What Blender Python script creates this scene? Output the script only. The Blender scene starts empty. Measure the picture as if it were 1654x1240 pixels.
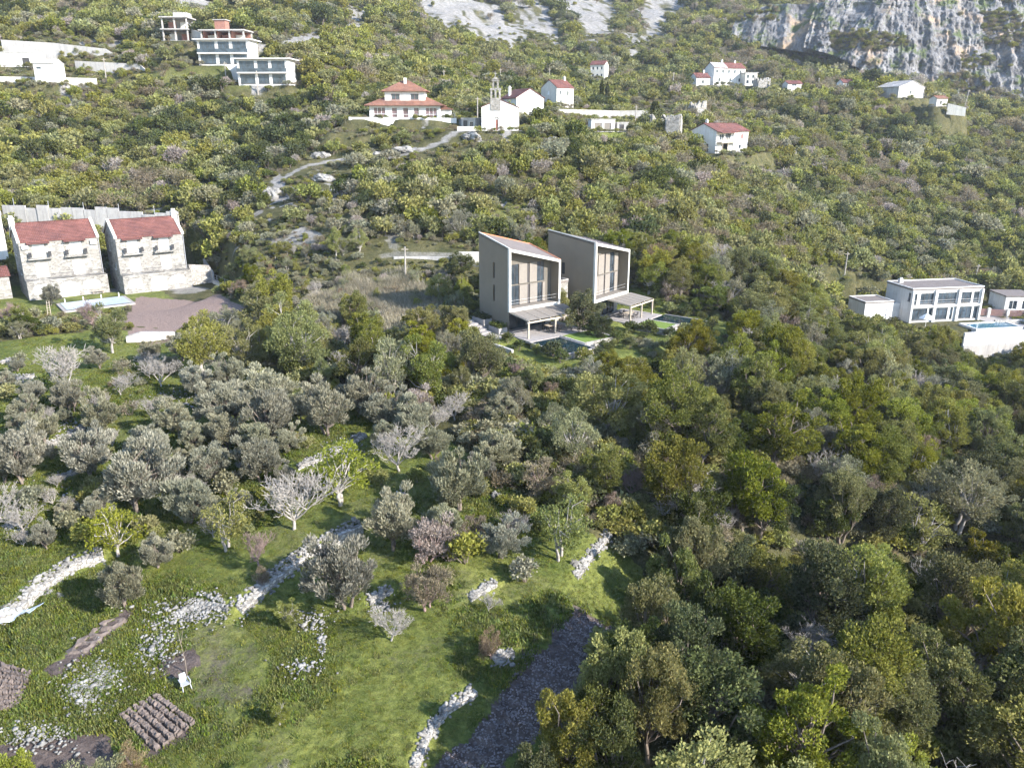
import bpy, math, random
import numpy as np
from mathutils import Vector, Matrix

# ---------------------------------------------------------------- camera, sky, sun, exposure
S = bpy.context.scene
COL = S.collection
FPX, PITCH, CAMZ = 1300.0, math.radians(18.0), 32.0
cam_data = bpy.data.cameras.new('camera')
cam_data.sensor_fit = 'HORIZONTAL'; cam_data.sensor_width = 36.0
cam_data.lens = 36.0 * FPX / 1654.0
cam_data.clip_start = 0.5; cam_data.clip_end = 3000.0
cam = bpy.data.objects.new('camera', cam_data)
COL.objects.link(cam)
cam.location = (0, 0, CAMZ)
cam.rotation_euler = (math.pi / 2 - PITCH, 0, 0)
S.camera = cam

SUN_AZ, SUN_EL = math.radians(122.0), math.radians(28.0)      # clockwise from +y
sun_dir = Vector((math.sin(SUN_AZ) * math.cos(SUN_EL), math.cos(SUN_AZ) * math.cos(SUN_EL), math.sin(SUN_EL)))
w = bpy.data.worlds.new('World'); S.world = w; w.use_nodes = True
nt = w.node_tree
sky = nt.nodes.new('ShaderNodeTexSky'); sky.sky_type = 'NISHITA'; sky.sun_disc = False
sky.sun_elevation = SUN_EL; sky.sun_rotation = SUN_AZ; sky.air_density = 1.0; sky.dust_density = 0.2; sky.ozone_density = 2.5
nt.links.new(sky.outputs[0], nt.nodes['Background'].inputs[0])
nt.nodes['Background'].inputs[1].default_value = 0.15
sl = bpy.data.lights.new('sun', 'SUN'); sl.energy = 4.6; sl.angle = math.radians(0.6); sl.color = (1.0, 0.94, 0.86)
so = bpy.data.objects.new('sun', sl); COL.objects.link(so)
so.rotation_euler = sun_dir.to_track_quat('Z', 'Y').to_euler()
S.view_settings.view_transform = 'Standard'; S.view_settings.look = 'None'
S.view_settings.exposure = 1.63; S.view_settings.gamma = 1.0; S.view_settings.use_curve_mapping = False
S.render.engine = 'CYCLES'
S.cycles.use_denoising = True
S.cycles.max_bounces = 5; S.cycles.diffuse_bounces = 2; S.cycles.transmission_bounces = 4; S.cycles.transparent_max_bounces = 6
S.cycles.volume_bounces = 0
S.cycles.use_adaptive_sampling = True; S.cycles.adaptive_threshold = 0.03

# ---------------------------------------------------------------- small maths
CP, SP = math.cos(PITCH), math.sin(PITCH)
def ray(px, py):
    dx, dz = (px - 827.0) / FPX, (620.0 - py) / FPX
    return dx, CP + dz * SP, -SP + dz * CP
def pix(px, py, Y):                       # world point seen at a pixel of the photograph, Y metres ahead
    a, b, c = ray(px, py)
    return Vector((a / b * Y, Y, CAMZ + c / b * Y))

def hash2(ix, iy, seed):
    h = (ix.astype(np.int64) * 374761393 + iy.astype(np.int64) * 668265263 + seed * 974634777) & 0x7fffffff
    h = ((h ^ (h >> 13)) * 1274126177) & 0x7fffffff
    return ((h ^ (h >> 16)) & 0xffff) / 65535.0
def vnoise(x, y, seed=0):
    x = np.asarray(x, float); y = np.asarray(y, float)
    ix = np.floor(x); iy = np.floor(y); fx = x - ix; fy = y - iy
    fx = fx * fx * (3 - 2 * fx); fy = fy * fy * (3 - 2 * fy)
    a = hash2(ix, iy, seed); b = hash2(ix + 1, iy, seed); c = hash2(ix, iy + 1, seed); d = hash2(ix + 1, iy + 1, seed)
    return (a * (1 - fx) + b * fx) * (1 - fy) + (c * (1 - fx) + d * fx) * fy
def fbm(x, y, scale, octaves=4, seed=0):
    s = 0; amp = 1; tot = 0; f = 1.0 / scale
    for o in range(octaves):
        s = s + amp * vnoise(np.asarray(x) * f + 17.3 * o, np.asarray(y) * f - 9.1 * o, seed + o); tot += amp; amp *= 0.5; f *= 2.03
    return s / tot
def sstep(e0, e1, x):
    t = np.clip((x - e0) / (e1 - e0), 0, 1); return t * t * (3 - 2 * t)
def in_poly(x, y, poly):
    x = np.asarray(x); y = np.asarray(y); r = np.zeros(x.shape, bool); n = len(poly); j = n - 1
    for i in range(n):
        xi, yi = poly[i]; xj, yj = poly[j]
        if yi != yj:
            r ^= ((yi > y) != (yj > y)) & (x < (xj - xi) * (y - yi) / (yj - yi) + xi)
        j = i
    return r
def seg_dist(x, y, line):                 # distance to a polyline, side (+ left of travel) and position along it
    best = np.full(np.shape(x), 1e9); side = np.zeros(np.shape(x)); inside = np.zeros(np.shape(x), bool)
    for (x0, y0), (x1, y1) in zip(line[:-1], line[1:]):
        dx, dy = x1 - x0, y1 - y0; L2 = dx * dx + dy * dy + 1e-9
        t = ((x - x0) * dx + (y - y0) * dy) / L2; tc = np.clip(t, 0, 1)
        d = np.hypot(x - x0 - tc * dx, y - y0 - tc * dy); m = d < best
        best = np.where(m, d, best); side = np.where(m, np.sign(dx * (y - y0) - dy * (x - x0)), side)
        inside = np.where(m, (t > -0.02) & (t < 1.02), inside)
    return best, side, inside

# ---------------------------------------------------------------- scene bookkeeping
def tag(o, label=None, cat=None, group=None, kind=None):
    if label: o['label'] = label
    if cat: o['category'] = cat
    if group: o['group'] = group
    if kind: o['kind'] = kind
    return o
def empty(name, loc=(0, 0, 0), rz=0.0, label=None, cat=None, group=None):
    o = bpy.data.objects.new(name, None); COL.objects.link(o)
    o.location = loc; o.rotation_euler = (0, 0, rz); o.empty_display_size = 0.5
    return tag(o, label, cat, group, 'thing' if cat else None)
def fast_mesh(name, verts, quads=None, tris=None, attrs=None, smooth=False):
    me = bpy.data.meshes.new(name)
    v = np.asarray(verts, np.float32).reshape(-1, 3)
    me.vertices.add(len(v)); me.vertices.foreach_set('co', v.ravel())
    q = np.asarray(quads if quads is not None else [], np.int32).reshape(-1, 4)
    t = np.asarray(tris if tris is not None else [], np.int32).reshape(-1, 3)
    nl = q.size + t.size
    me.loops.add(nl); me.polygons.add(len(q) + len(t))
    me.loops.foreach_set('vertex_index', np.concatenate([q.ravel(), t.ravel()]).astype(np.int32))
    st = np.concatenate([np.arange(len(q)) * 4, q.size + np.arange(len(t)) * 3]).astype(np.int32)
    me.polygons.foreach_set('loop_start', st)
    if smooth: me.polygons.foreach_set('use_smooth', np.ones(len(q) + len(t), bool))
    for k, a in (attrs or {}).items():
        a = np.asarray(a, np.float32)
        if a.ndim == 1:
            at_ = me.attributes.new(k, 'FLOAT', 'POINT'); at_.data.foreach_set('value', a)
        else:
            at_ = me.attributes.new(k, 'FLOAT_COLOR', 'POINT'); at_.data.foreach_set('color', a.ravel())
    me.update(calc_edges=True); me.validate()
    return me
def mobj(name, me, mats, parent=None):
    o = bpy.data.objects.new(name, me); COL.objects.link(o)
    if mats is not None:
        for m in (mats if isinstance(mats, (list, tuple)) else [mats]):
            if m.name not in [x.name for x in me.materials if x]: me.materials.append(m)
    if parent is not None: o.parent = parent
    return o

class MB:                                  # collects boxes, prisms and tubes into one mesh
    def __init__(s): s.v = []; s.f = []
    def add(s, vs, fs):
        k = len(s.v); s.v += [tuple(p) for p in vs]; s.f += [tuple(i + k for i in f) for f in fs]; return s
    def box(s, x0, x1, y0, y1, z0, z1):
        return s.add([(x0,y0,z0),(x1,y0,z0),(x1,y1,z0),(x0,y1,z0),(x0,y0,z1),(x1,y0,z1),(x1,y1,z1),(x0,y1,z1)],
                     [(0,3,2,1),(4,5,6,7),(0,1,5,4),(1,2,6,5),(2,3,7,6),(3,0,4,7)])
    def hexa(s, b, t):                     # bottom ring, top ring (same count, counter-clockwise)
        n = len(b)
        return s.add(list(b) + list(t), [tuple(range(n))[::-1], tuple(range(n, 2 * n))] + [(i, (i + 1) % n, n + (i + 1) % n, n + i) for i in range(n)])
    def tube(s, pts, rad, n=6):
        k = len(s.v); pts = [Vector(p) for p in pts]
        for i, p in enumerate(pts):
            d = (pts[min(i + 1, len(pts) - 1)] - pts[max(i - 1, 0)]).normalized()
            a = d.orthogonal().normalized(); b = d.cross(a); r = rad[i] if isinstance(rad, (list, tuple)) else rad
            for j in range(n):
                t = 2 * math.pi * j / n; s.v.append(tuple(p + (a * math.cos(t) + b * math.sin(t)) * r))
        for i in range(len(pts) - 1):
            for j in range(n):
                a0 = k + i * n + j; a1 = k + i * n + (j + 1) % n
                s.f.append((a0, a1, a1 + n, a0 + n))
        s.f.append(tuple(k + j for j in range(n))[::-1]); s.f.append(tuple(k + (len(pts) - 1) * n + j for j in range(n)))
        return s
    def mesh(s, name):
        me = bpy.data.meshes.new(name); me.from_pydata(s.v, [], s.f); me.update(); return me
    def build(s, name, mat, parent=None): return mobj(name, s.mesh(name), mat, parent)

# ---------------------------------------------------------------- materials
MATS = {}
def new_mat(name):
    m = bpy.data.materials.new(name); m.use_nodes = True; m.node_tree.nodes.clear(); MATS[name] = m
    return m, m.node_tree
def nd(t, typ, **kw):
    n = t.nodes.new(typ)
    for k, v in kw.items(): setattr(n, k, v)
    return n
def noise_col(t, scale, detail, c0, c1, p0=0.35, p1=0.65, coord=None, rough=0.55):
    tn = nd(t, 'ShaderNodeTexNoise'); tn.inputs['Scale'].default_value = scale; tn.inputs['Detail'].default_value = detail; tn.inputs['Roughness'].default_value = rough
    if coord is not None: t.links.new(coord, tn.inputs['Vector'])
    r = nd(t, 'ShaderNodeValToRGB'); r.color_ramp.elements[0].position = p0; r.color_ramp.elements[1].position = p1
    r.color_ramp.elements[0].color = (*c0, 1); r.color_ramp.elements[1].color = (*c1, 1)
    t.links.new(tn.outputs['Fac'], r.inputs[0]); return r.outputs[0], tn.outputs['Fac']
def mixc(t, fac, a, b, mode='MIX'):
    n = nd(t, 'ShaderNodeMix', data_type='RGBA', blend_type=mode)
    for sock, v in ((n.inputs[0], fac), (n.inputs[6], a), (n.inputs[7], b)):
        if hasattr(v, 'is_linked'): t.links.new(v, sock)
        elif isinstance(v, (int, float)): sock.default_value = v
        else: sock.default_value = (*v, 1)
    return n.outputs[2]
def mapping(t, scale=(1, 1, 1), kind='Object', rot=(0, 0, 0)):
    tc = nd(t, 'ShaderNodeTexCoord'); mp = nd(t, 'ShaderNodeMapping'); mp.inputs['Scale'].default_value = scale; mp.inputs['Rotation'].default_value = rot
    t.links.new(tc.outputs[kind], mp.inputs[0]); return mp.outputs[0]
def finish(t, col, rough=0.85, bump=None, bstr=0.3, bdist=0.05, spec=0.3, metal=0.0):
    p = nd(t, 'ShaderNodeBsdfPrincipled'); o = nd(t, 'ShaderNodeOutputMaterial')
    if hasattr(col, 'is_linked'): t.links.new(col, p.inputs['Base Color'])
    else: p.inputs['Base Color'].default_value = (*col, 1)
    if hasattr(rough, 'is_linked'): t.links.new(rough, p.inputs['Roughness'])
    else: p.inputs['Roughness'].default_value = rough
    p.inputs['Specular IOR Level'].default_value = spec; p.inputs['Metallic'].default_value = metal
    if bump is not None:
        b = nd(t, 'ShaderNodeBump'); b.inputs['Strength'].default_value = bstr; b.inputs['Distance'].default_value = bdist
        t.links.new(bump, b.inputs['Height']); t.links.new(b.outputs[0], p.inputs['Normal'])
    t.links.new(p.outputs[0], o.inputs[0]); return p
def simple(name, col, rough=0.8, var=0.15, scale=1.5, spec=0.3, bstr=0.15, stain=None, metal=0.0):
    m, t = new_mat(name)
    v = mapping(t)
    c0 = tuple(max(0, c * (1 - var)) for c in col); c1 = tuple(min(1, c * (1 + var)) for c in col)
    c, f = noise_col(t, scale, 8, c0, c1, 0.3, 0.7, v, 0.65)
    if stain is not None:                  # rain streaks that run down the wall
        sv = mapping(t, (1.6, 1.6, 0.12))
        sc, sf = noise_col(t, 1.3, 6, (0, 0, 0), (1, 1, 1), 0.48, 0.72, sv)
        c = mixc(t, sc, c, stain)
    finish(t, c, rough, f, bstr, 0.03, spec, metal); return m

# ---------------------------------------------------------------- where the buildings stand
def place(pxl, pyl, Y, deg, pxr=None, W=None):
    """origin (front-left foot), heading and width of a facade seen between two columns of the photograph"""
    o = pix(pxl, pyl, Y); a = math.radians(deg); d = (math.cos(a), math.sin(a))
    if W is None:
        rx, ry, _ = ray(pxr, pyl); k = rx / ry
        W = (k * o.y - o.x) / (d[0] - k * d[1])
    return dict(o=o, a=a, W=W)
def loc(pl, x, y, z=0.0):
    c, s = math.cos(pl['a']), math.sin(pl['a'])
    return Vector((pl['o'].x + c * x - s * y, pl['o'].y + s * x + c * y, pl['o'].z + z))

PL = {
 'V1': place(822.5, 500, 97, 37, 903.8),
 'V2': place(959.8, 486, 105, 52, 1013.5),
 'S1': place(46, 483, 127, 37, 173),
 'S2': place(199, 473, 132, 37, 306),
 'WV': place(1467, 521, 150, 10, 1578),
 'CH': place(778, 211, 177, -2, 836),
 'HB': place(834, 190, 200, 22, 878),
 'SH': place(899, 174, 235, 42, 926),
 'MA': place(597.4, 192.7, 185, 2, 711.5),
 'H3': place(953, 129, 335, -22, 976),
 'BH': place(1155, 248, 205, 44, 1206),
 'F1': place(265, 66, 236, 0, 304),
 'F2': place(326, 68, 232, -4, 394),
 'G1': place(322, 106, 224, -3, 404.5),
 'G2': place(386, 138, 216, -3, 466.6),
 'CA': place(1124, 142, 338, 14, 1146),
 'CB': place(1152, 138, 345, 20, 1202),
 'CC': place(1203, 137, 345, 10, 1222),
 'GA': place(955, 213, 196, 4, 993),
 'R1': place(1450, 158, 300, 30, 1492),
 'R2': place(1512, 172, 292, 10, 1529),
 'R3': place(1361, 143, 315, 6, 1381),
 'R4': place(1272, 143, 325, 6, 1295),
 'WA': place(-22, 108, 226, 2, 57),
 'WB': place(58, 133, 214, 2, 92),
}
V1Z = PL['V1']['o'].z - 3.0; V2Z = PL['V2']['o'].z - 3.0
# levelled ground: (placement, x0, x1, y0, y1, z, blend)
PADS = [
 ('V1', -4.5, PL['V1']['W'] + 4, -5.2, 11, V1Z - 0.03, 2.0), ('V1', -3, PL['V1']['W'] + 4, -13, -5.2, V1Z - 0.7, 3.0),
 ('V2', -2, PL['V2']['W'] + 4, -5.2, 11, V2Z - 0.03, 2.0), ('V2', -2, PL['V2']['W'] + 5, -13, -5.2, V2Z - 0.7, 3.0),
 ('S1', -6, PL['S1']['W'] + 1, -15, 10, PL['S1']['o'].z - 0.05, 3.0), ('S2', -3, PL['S2']['W'] + 4, -17, 10, PL['S2']['o'].z - 0.05, 3.0),
 ('WV', 2, PL['WV']['W'] + 12, -18, -8.9, PL['WV']['o'].z - 4.2, 3.0), ('WV', -14, PL['WV']['W'] + 14, -6.6, 14, PL['WV']['o'].z - 0.05, 0.8),
 ('CH', -6, PL['CH']['W'] + 3, -2.5, 14, PL['CH']['o'].z - 0.05, 4.0), ('HB', -1, PL['HB']['W'] + 1, -1, 12, PL['HB']['o'].z, 3.0),
 ('SH', -1, PL['SH']['W'] + 1, -2, 8, PL['SH']['o'].z, 3.0), ('MA', -7, PL['MA']['W'] * .5, -9, -3.3, PL['MA']['o'].z - 2.6, 4.0), ('MA', -5, PL['MA']['W'] + 5, -3.0, 14, PL['MA']['o'].z - 0.05, 0.8),
 ('H3', -1, PL['H3']['W'] + 1, -2, 7, PL['H3']['o'].z, 4.0), ('BH', -2, PL['BH']['W'] + 3, -4, 9, PL['BH']['o'].z, 4.0),
 ('F1', -1, PL['F1']['W'] + 1, -1, 7, PL['F1']['o'].z - .1, 2.0), ('F2', -1, PL['F2']['W'] + 1, -1, 7, PL['F2']['o'].z - .1, 2.0),
 ('G1', -3, PL['G1']['W'] + 1, -1, 7, PL['G1']['o'].z - .1, 2.0), ('G2', -3, PL['G2']['W'] + 1, -1, 7, PL['G2']['o'].z - .1, 2.0),
 ('CB', -8, PL['CB']['W'] + 6, -4, 10, PL['CB']['o'].z - .1, 5.0), ('GA', -1, PL['GA']['W'] + 4, -3, 5, PL['GA']['o'].z - .05, 3.0),
 ('R1', -1, PL['R1']['W'] + 1, -1, 9, PL['R1']['o'].z, 4.0), ('R2', -1, PL['R2']['W'] + 6, -1, 5, PL['R2']['o'].z, 3.0),
 ('WA', -2, PL['WA']['W'] + 1, -1, 7, PL['WA']['o'].z - .1, 3.0), ('WB', -1, PL['WB']['W'] + 1, -1, 6, PL['WB']['o'].z - .1, 3.0),
]

# ---------------------------------------------------------------- terrain height
CTRL = [(100,1240,31),(500,1240,31),(850,1240,31.5),(0,1000,42),(400,1000,42),(800,1000,42),(0,800,56),(400,800,56),(800,800,56.5),
 (0,700,66),(400,700,66),(800,700,66),(0,600,84),(400,600,83),(800,600,84),(0,520,109),(300,520,110),(560,490,114),(700,480,114),
 (100,345,158),(300,330,156),(450,330,146),(600,400,128),(800,400,130),(1000,400,134),(700,300,152),(1000,300,157),(560,225,176),(100,250,190),(350,200,200),
 (100,130,220),(450,60,270),(100,0,300),(500,0,345),(900,170,262),(1060,190,232),(800,40,450),(800,0,510),(1100,60,430),
 (1600,165,372),(1300,112,392),(1500,430,178),(1600,540,148),(1500,300,235),(1500,200,300),(1250,350,172),(1250,450,137),(1100,500,112),(1330,480,150)]
pts = [tuple(pix(*c)) for c in CTRL]
for k, p in PL.items():
    if k in ('V1', 'V2'): pts.append((loc(p, 3, 0).x, loc(p, 3, 0).y, p['o'].z - 3))
    elif k not in ('CA', 'CC', 'R4', 'R2'): q = loc(p, p['W'] / 2, 2); pts.append((q.x, q.y, p['o'].z))
z0 = CAMZ
pts += [(15,42,z0-30.5),(25,62,z0-31),(33,82,z0-30.5),(35,35,z0-35),(45,60,z0-36),(62,92,z0-37),(52,118,z0-34),(84,128,z0-39),(8,22,z0-31),
        (-210,128,z0-20),(-300,300,z0+30),(-300,600,z0+115),(0,700,z0+125),(300,720,z0+150),(380,420,z0+30),(300,150,z0-48),(150,50,z0-46),(-150,30,z0-30),
        (-60,-40,z0-36),(60,-40,z0-42),(0,-150,z0-45),(-200,-150,z0-45),(200,-150,z0-55)]
CPT = np.array(pts); RC = 9.0
def _phi(dx, dy): return np.sqrt(dx * dx + dy * dy + RC * RC)
_n = len(CPT)
_A = np.zeros((_n + 3, _n + 3)); _A[:_n, :_n] = _phi(CPT[:, None, 0] - CPT[None, :, 0], CPT[:, None, 1] - CPT[None, :, 1]) - 0.6 * np.eye(_n)
_A[:_n, _n] = 1; _A[:_n, _n + 1:] = CPT[:, :2]; _A[_n:, :_n] = _A[:_n, _n:].T
_W = np.linalg.solve(_A, np.concatenate([CPT[:, 2], np.zeros(3)]))
def hbase(x, y):
    x = np.asarray(x, float); y = np.asarray(y, float); r = np.full(x.shape, _W[_n]) + _W[_n + 1] * x + _W[_n + 2] * y
    for i in range(_n): r = r + _W[i] * _phi(x - CPT[i, 0], y - CPT[i, 1])
    return r
def march(px, py, hf, t0=15, t1=700, n=1400):
    a, b, c = ray(px, py); Y = np.linspace(t0, t1, n); x = a / b * Y; z = CAMZ + c / b * Y
    d = z - hf(x, Y); k = np.argmax(d < 0)
    if d[k] >= 0: k = n - 1
    if k > 0: f = d[k - 1] / (d[k - 1] - d[k] + 1e-9); Yk = Y[k - 1] + f * (Y[k] - Y[k - 1])
    else: Yk = Y[0]
    return float(a / b * Yk), float(Yk)
def wpoly(pxs): return [march(px, py, hbase) for px, py in pxs]

# dry-stone terrace walls: photograph polylines, height (m) of the step behind them
DRY = [
 ('long_a', [(-30,1000),(20,985),(60,945),(110,912),(165,893)], 0.9), ('long_b', [(385,985),(440,935),(490,898),(515,885)], 0.8),
 ('long_c', [(512,892),(545,866),(582,846)], 1.1), ('short_a', [(635,808),(655,795)], 0.8),
 ('field_a', [(668,1240),(690,1180),(720,1142),(768,1112)], 0.6), ('field_b', [(797,1062),(828,1048)], 0.5), ('mid_a', [(757,962),(800,938)], 0.6),
 ('mid_b', [(595,968),(632,948)], 0.6), ('olive_a', [(480,752),(520,738),(590,702)], 0.7), ('olive_b', [(95,770),(130,757)], 0.5), ('olive_c', [(75,718),(135,688)], 0.7), 
 ('upper_a', [(0,618),(55,606)], 0.6), ('upper_b', [(0,585),(35,575)], 0.5),
 ('wood_a', [(1118,830),(1160,812),(1225,790)], 0.9), ('wood_b', [(985,692),(1035,682),(1085,660)], 0.8), ('heap_a', [(285,985),(330,975),(375,985)], 0.3),
 ('patch_a', [(930,915),(955,880),(985,852)], 0.5),
]
DRYW = [(n, wpoly(p), h) for n, p, h in DRY]

GROVE = wpoly([(-160,575),(180,535),(330,560),(430,590),(560,650),(700,690),(830,790),(960,860),(1040,880),(1050,930),(1000,965),(930,1100),(830,1300),(-200,1300)])
PLOUGH = wpoly([(935,968),(1005,982),(985,1030),(935,1110),(880,1170),(820,1215),(800,1260),(690,1260),(700,1225),(735,1180),(790,1140),(820,1100),(855,1060),(900,1010)])
BED1 = wpoly([(190,1158),(255,1122),(318,1165),(248,1218)])
BED2 = wpoly([(-40,1060),(10,1068),(52,1090),(30,1140),(-40,1165)])
STRIP = wpoly([(60,1085),(130,1035),(205,972),(222,985),(150,1050),(90,1092)])
YARD = wpoly([(195,520),(225,487),(330,470),(395,495),(382,520),(290,530),(215,532)])
YARD2 = wpoly([(205,545),(215,533),(290,530),(275,550),(230,562)])
DRYP = wpoly([(215,1010),(300,985),(390,1000),(440,1060),(430,1140),(330,1190),(310,1120),(240,1090)])
SOILP = wpoly([(-60,1205),(60,1190),(190,1172),(195,1270),(-60,1280)])
GULLY = wpoly([(1120,960),(1180,930),(1260,905),(1350,880),(1440,890),(1560,900)])
SPOT = wpoly([(262,1062),(305,1048),(332,1060),(300,1082),(268,1088)])
TRACK = wpoly([(455,285),(500,262),(540,250),(600,252),(650,243),(720,228),(770,215),(790,205)])
ROAD = wpoly([(620,413),(660,412),(720,412),(780,420)])
SCREE_PX = ([(665,0),(760,0),(800,40),(810,62),(790,66),(740,40),(700,30)], [(790,-30),(860,-30),(905,60),(900,72),(860,55),(820,20)], [(880,-20),(935,-20),(930,35),(900,22)],
        [(930,25),(960,15),(990,45),(985,62),(945,60)], [(1000,70),(1060,40),(1075,50),(1030,80)], [(430,62),(500,55),(560,80),(490,90),(440,80)],
        [(250,5),(330,0),(410,28),(440,38),(400,42),(330,30),(280,20)], [(90,25),(130,50),(165,72),(150,74),(110,50)], [(1040,0),(1080,-10),(1090,15),(1060,25)], [(400,270),(445,290),(480,330),(470,350),(440,345),(410,310)], [(500,285),(540,280),(545,310),(510,318)],
        [(560,15),(600,20),(590,60),(560,50)], [(740,10),(800,5),(850,60),(830,75),(780,50)], [(900,-10),(990,-10),(1000,30),(960,40),(930,20)], [(1020,10),(1100,-10),(1110,20),(1050,45)], [(690,0),(740,0),(760,40),(720,42)])
SCREE = [wpoly(p) for p in SCREE_PX]
def poly_soft(x, y, poly, n=1.2):        # a polygon with a ragged edge
    jx = (fbm(x, y, 2.5, 3, 31) - 0.5) * n * 2; jy = (fbm(x, y, 2.5, 3, 57) - 0.5) * n * 2
    return in_poly(x + jx, y + jy, poly)

def hnat(x, y):
    x = np.asarray(x, float); y = np.asarray(y, float)
    h = hbase(x, y); r = np.hypot(x, y)
    amp = sstep(60, 400, r)
    h = h + (fbm(x, y, 28, 4, 3) - 0.5) * (0.8 + 9 * amp) + (fbm(x, y, 6, 3, 9) - 0.5) * (0.35 + 1.8 * amp)
    gd, gs_, gi_ = seg_dist(x, y, GULLY); h = h - 4.5 * np.exp(-(gd / 5.5) ** 2)
    for n_, line, hh in DRYW:
        lx = [p[0] for p in line]; ly = [p[1] for p in line]
        m = (x > min(lx) - 14) & (x < max(lx) + 14) & (y > min(ly) - 14) & (y < max(ly) + 14)
        if not m.any(): continue
        d, s, ins = seg_dist(x[m], y[m], line); s = np.where(s == 0, 1, s)
        endf = np.where(ins, 1.0, np.exp(-(d / 1.5)))
        h[m] = h[m] + endf * np.where(s > 0, 1, -1) * hh * 0.5 * sstep(-0.05, 0.45, d) * np.exp(-d / 4.0)
    return h
def in_pad(x, y, pl, x0, x1, y0, y1):     # distance outside a footprint (0 inside)
    c, s = math.cos(pl['a']), math.sin(pl['a']); dx = x - pl['o'].x; dy = y - pl['o'].y
    u = c * dx + s * dy; v = -s * dx + c * dy
    return np.hypot(np.maximum(np.maximum(x0 - u, u - x1), 0), np.maximum(np.maximum(y0 - v, v - y1), 0))
def height(x, y):
    x = np.asarray(x, float); y = np.asarray(y, float); h = hnat(np.atleast_1d(x), np.atleast_1d(y)); xx = np.atleast_1d(x); yy = np.atleast_1d(y)
    for k, x0, x1, y0, y1, z, bl in PADS:
        d = in_pad(xx, yy, PL[k], x0, x1, y0, y1); m = d < bl
        if m.any(): f = 1 - sstep(0.6, bl, d[m]); h[m] = h[m] * (1 - f) + z * f
    # furrows and loose soil
    m = in_poly(xx, yy, PLOUGH)
    if m.any(): h[m] += -0.18 + 0.12 * fbm(xx[m], yy[m], 0.5, 3, 5) + 0.075 * np.sin((xx[m] * .52 + yy[m] * .85 + .5 * fbm(xx[m], yy[m], 3, 2, 19)) * 6.28 / .95)
    m = in_poly(xx, yy, STRIP) | in_poly(xx, yy, SPOT)
    if m.any(): h[m] += 0.22 * fbm(xx[m], yy[m], 0.6, 3, 6)
    return h
def hz(x, y): return float(height(np.array([x]), np.array([y]))[0])
def at(px, py):
    x, y = march(px, py, height); return Vector((x, y, hz(x, y)))

# ---------------------------------------------------------------- ground material and mesh
def ground_material():
    m, t = new_mat('ground')
    at_ = nd(t, 'ShaderNodeAttribute', attribute_name='mask'); sep = nd(t, 'ShaderNodeSeparateColor'); t.links.new(at_.outputs['Color'], sep.inputs[0])
    v = mapping(t)
    g1, f1 = noise_col(t, 0.22, 10, (0.062, 0.088, 0.020), (0.20, 0.215, 0.062), 0.34, 0.66, v, 0.7)
    g2, f2 = noise_col(t, 2.3, 6, (0.45, 0.5, 0.4), (1.35, 1.3, 1.2), 0.3, 0.7, v, 0.7)
    grass = mixc(t, 1.0, g1, g2, 'MULTIPLY')
    sc, f3 = noise_col(t, 0.3, 8, (0.040, 0.046, 0.020), (0.125, 0.112, 0.056), 0.35, 0.65, v, 0.7)
    scrub = mixc(t, 0.8, sc, g2, 'MULTIPLY')
    rk, f4 = noise_col(t, 0.6, 12, (0.105, 0.10, 0.092), (0.34, 0.325, 0.305), 0.3, 0.68, v, 0.75)
    so_, f5 = noise_col(t, 1.6, 10, (0.045, 0.034, 0.032), (0.165, 0.13, 0.115), 0.3, 0.7, v, 0.75)
    ov, f6 = noise_col(t, 4.0, 8, (0, 0, 0), (1, 1, 1), 0.35, 0.65, v, 0.7)
    def soft(ch, lo=0.3, hi=0.7):
        ad = nd(t, 'ShaderNodeMath', operation='MULTIPLY_ADD'); t.links.new(f6, ad.inputs[0]); ad.inputs[1].default_value = 0.5; 
        sb = nd(t, 'ShaderNodeMath', operation='ADD'); t.links.new(ch, sb.inputs[0]); sb.inputs[1].default_value = -0.25
        t.links.new(sb.outputs[0], ad.inputs[2])
        mr = nd(t, 'ShaderNodeMapRange', interpolation_type='SMOOTHSTEP'); mr.inputs[1].default_value = lo; mr.inputs[2].default_value = hi
        t.links.new(ad.outputs[0], mr.inputs[0]); return mr.outputs[0]
    c = mixc(t, soft(sep.outputs[0]), scrub, grass)
    c = mixc(t, soft(sep.outputs[2]), c, so_)
    c = mixc(t, soft(sep.outputs[1]), c, rk)
    gv, f7 = noise_col(t, 5.0, 8, (0.10, 0.068, 0.057), (0.36, 0.27, 0.232), 0.32, 0.68, v, 0.85)
    c = mixc(t, soft(at_.outputs['Alpha']), c, gv)
    add = nd(t, 'ShaderNodeMath', operation='ADD'); t.links.new(f2, add.inputs[0]); t.links.new(f6, add.inputs[1])
    finish(t, c, 0.95, add.outputs[0], 0.9, 0.22, 0.15); return m
M_GROUND = ground_material()

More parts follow.
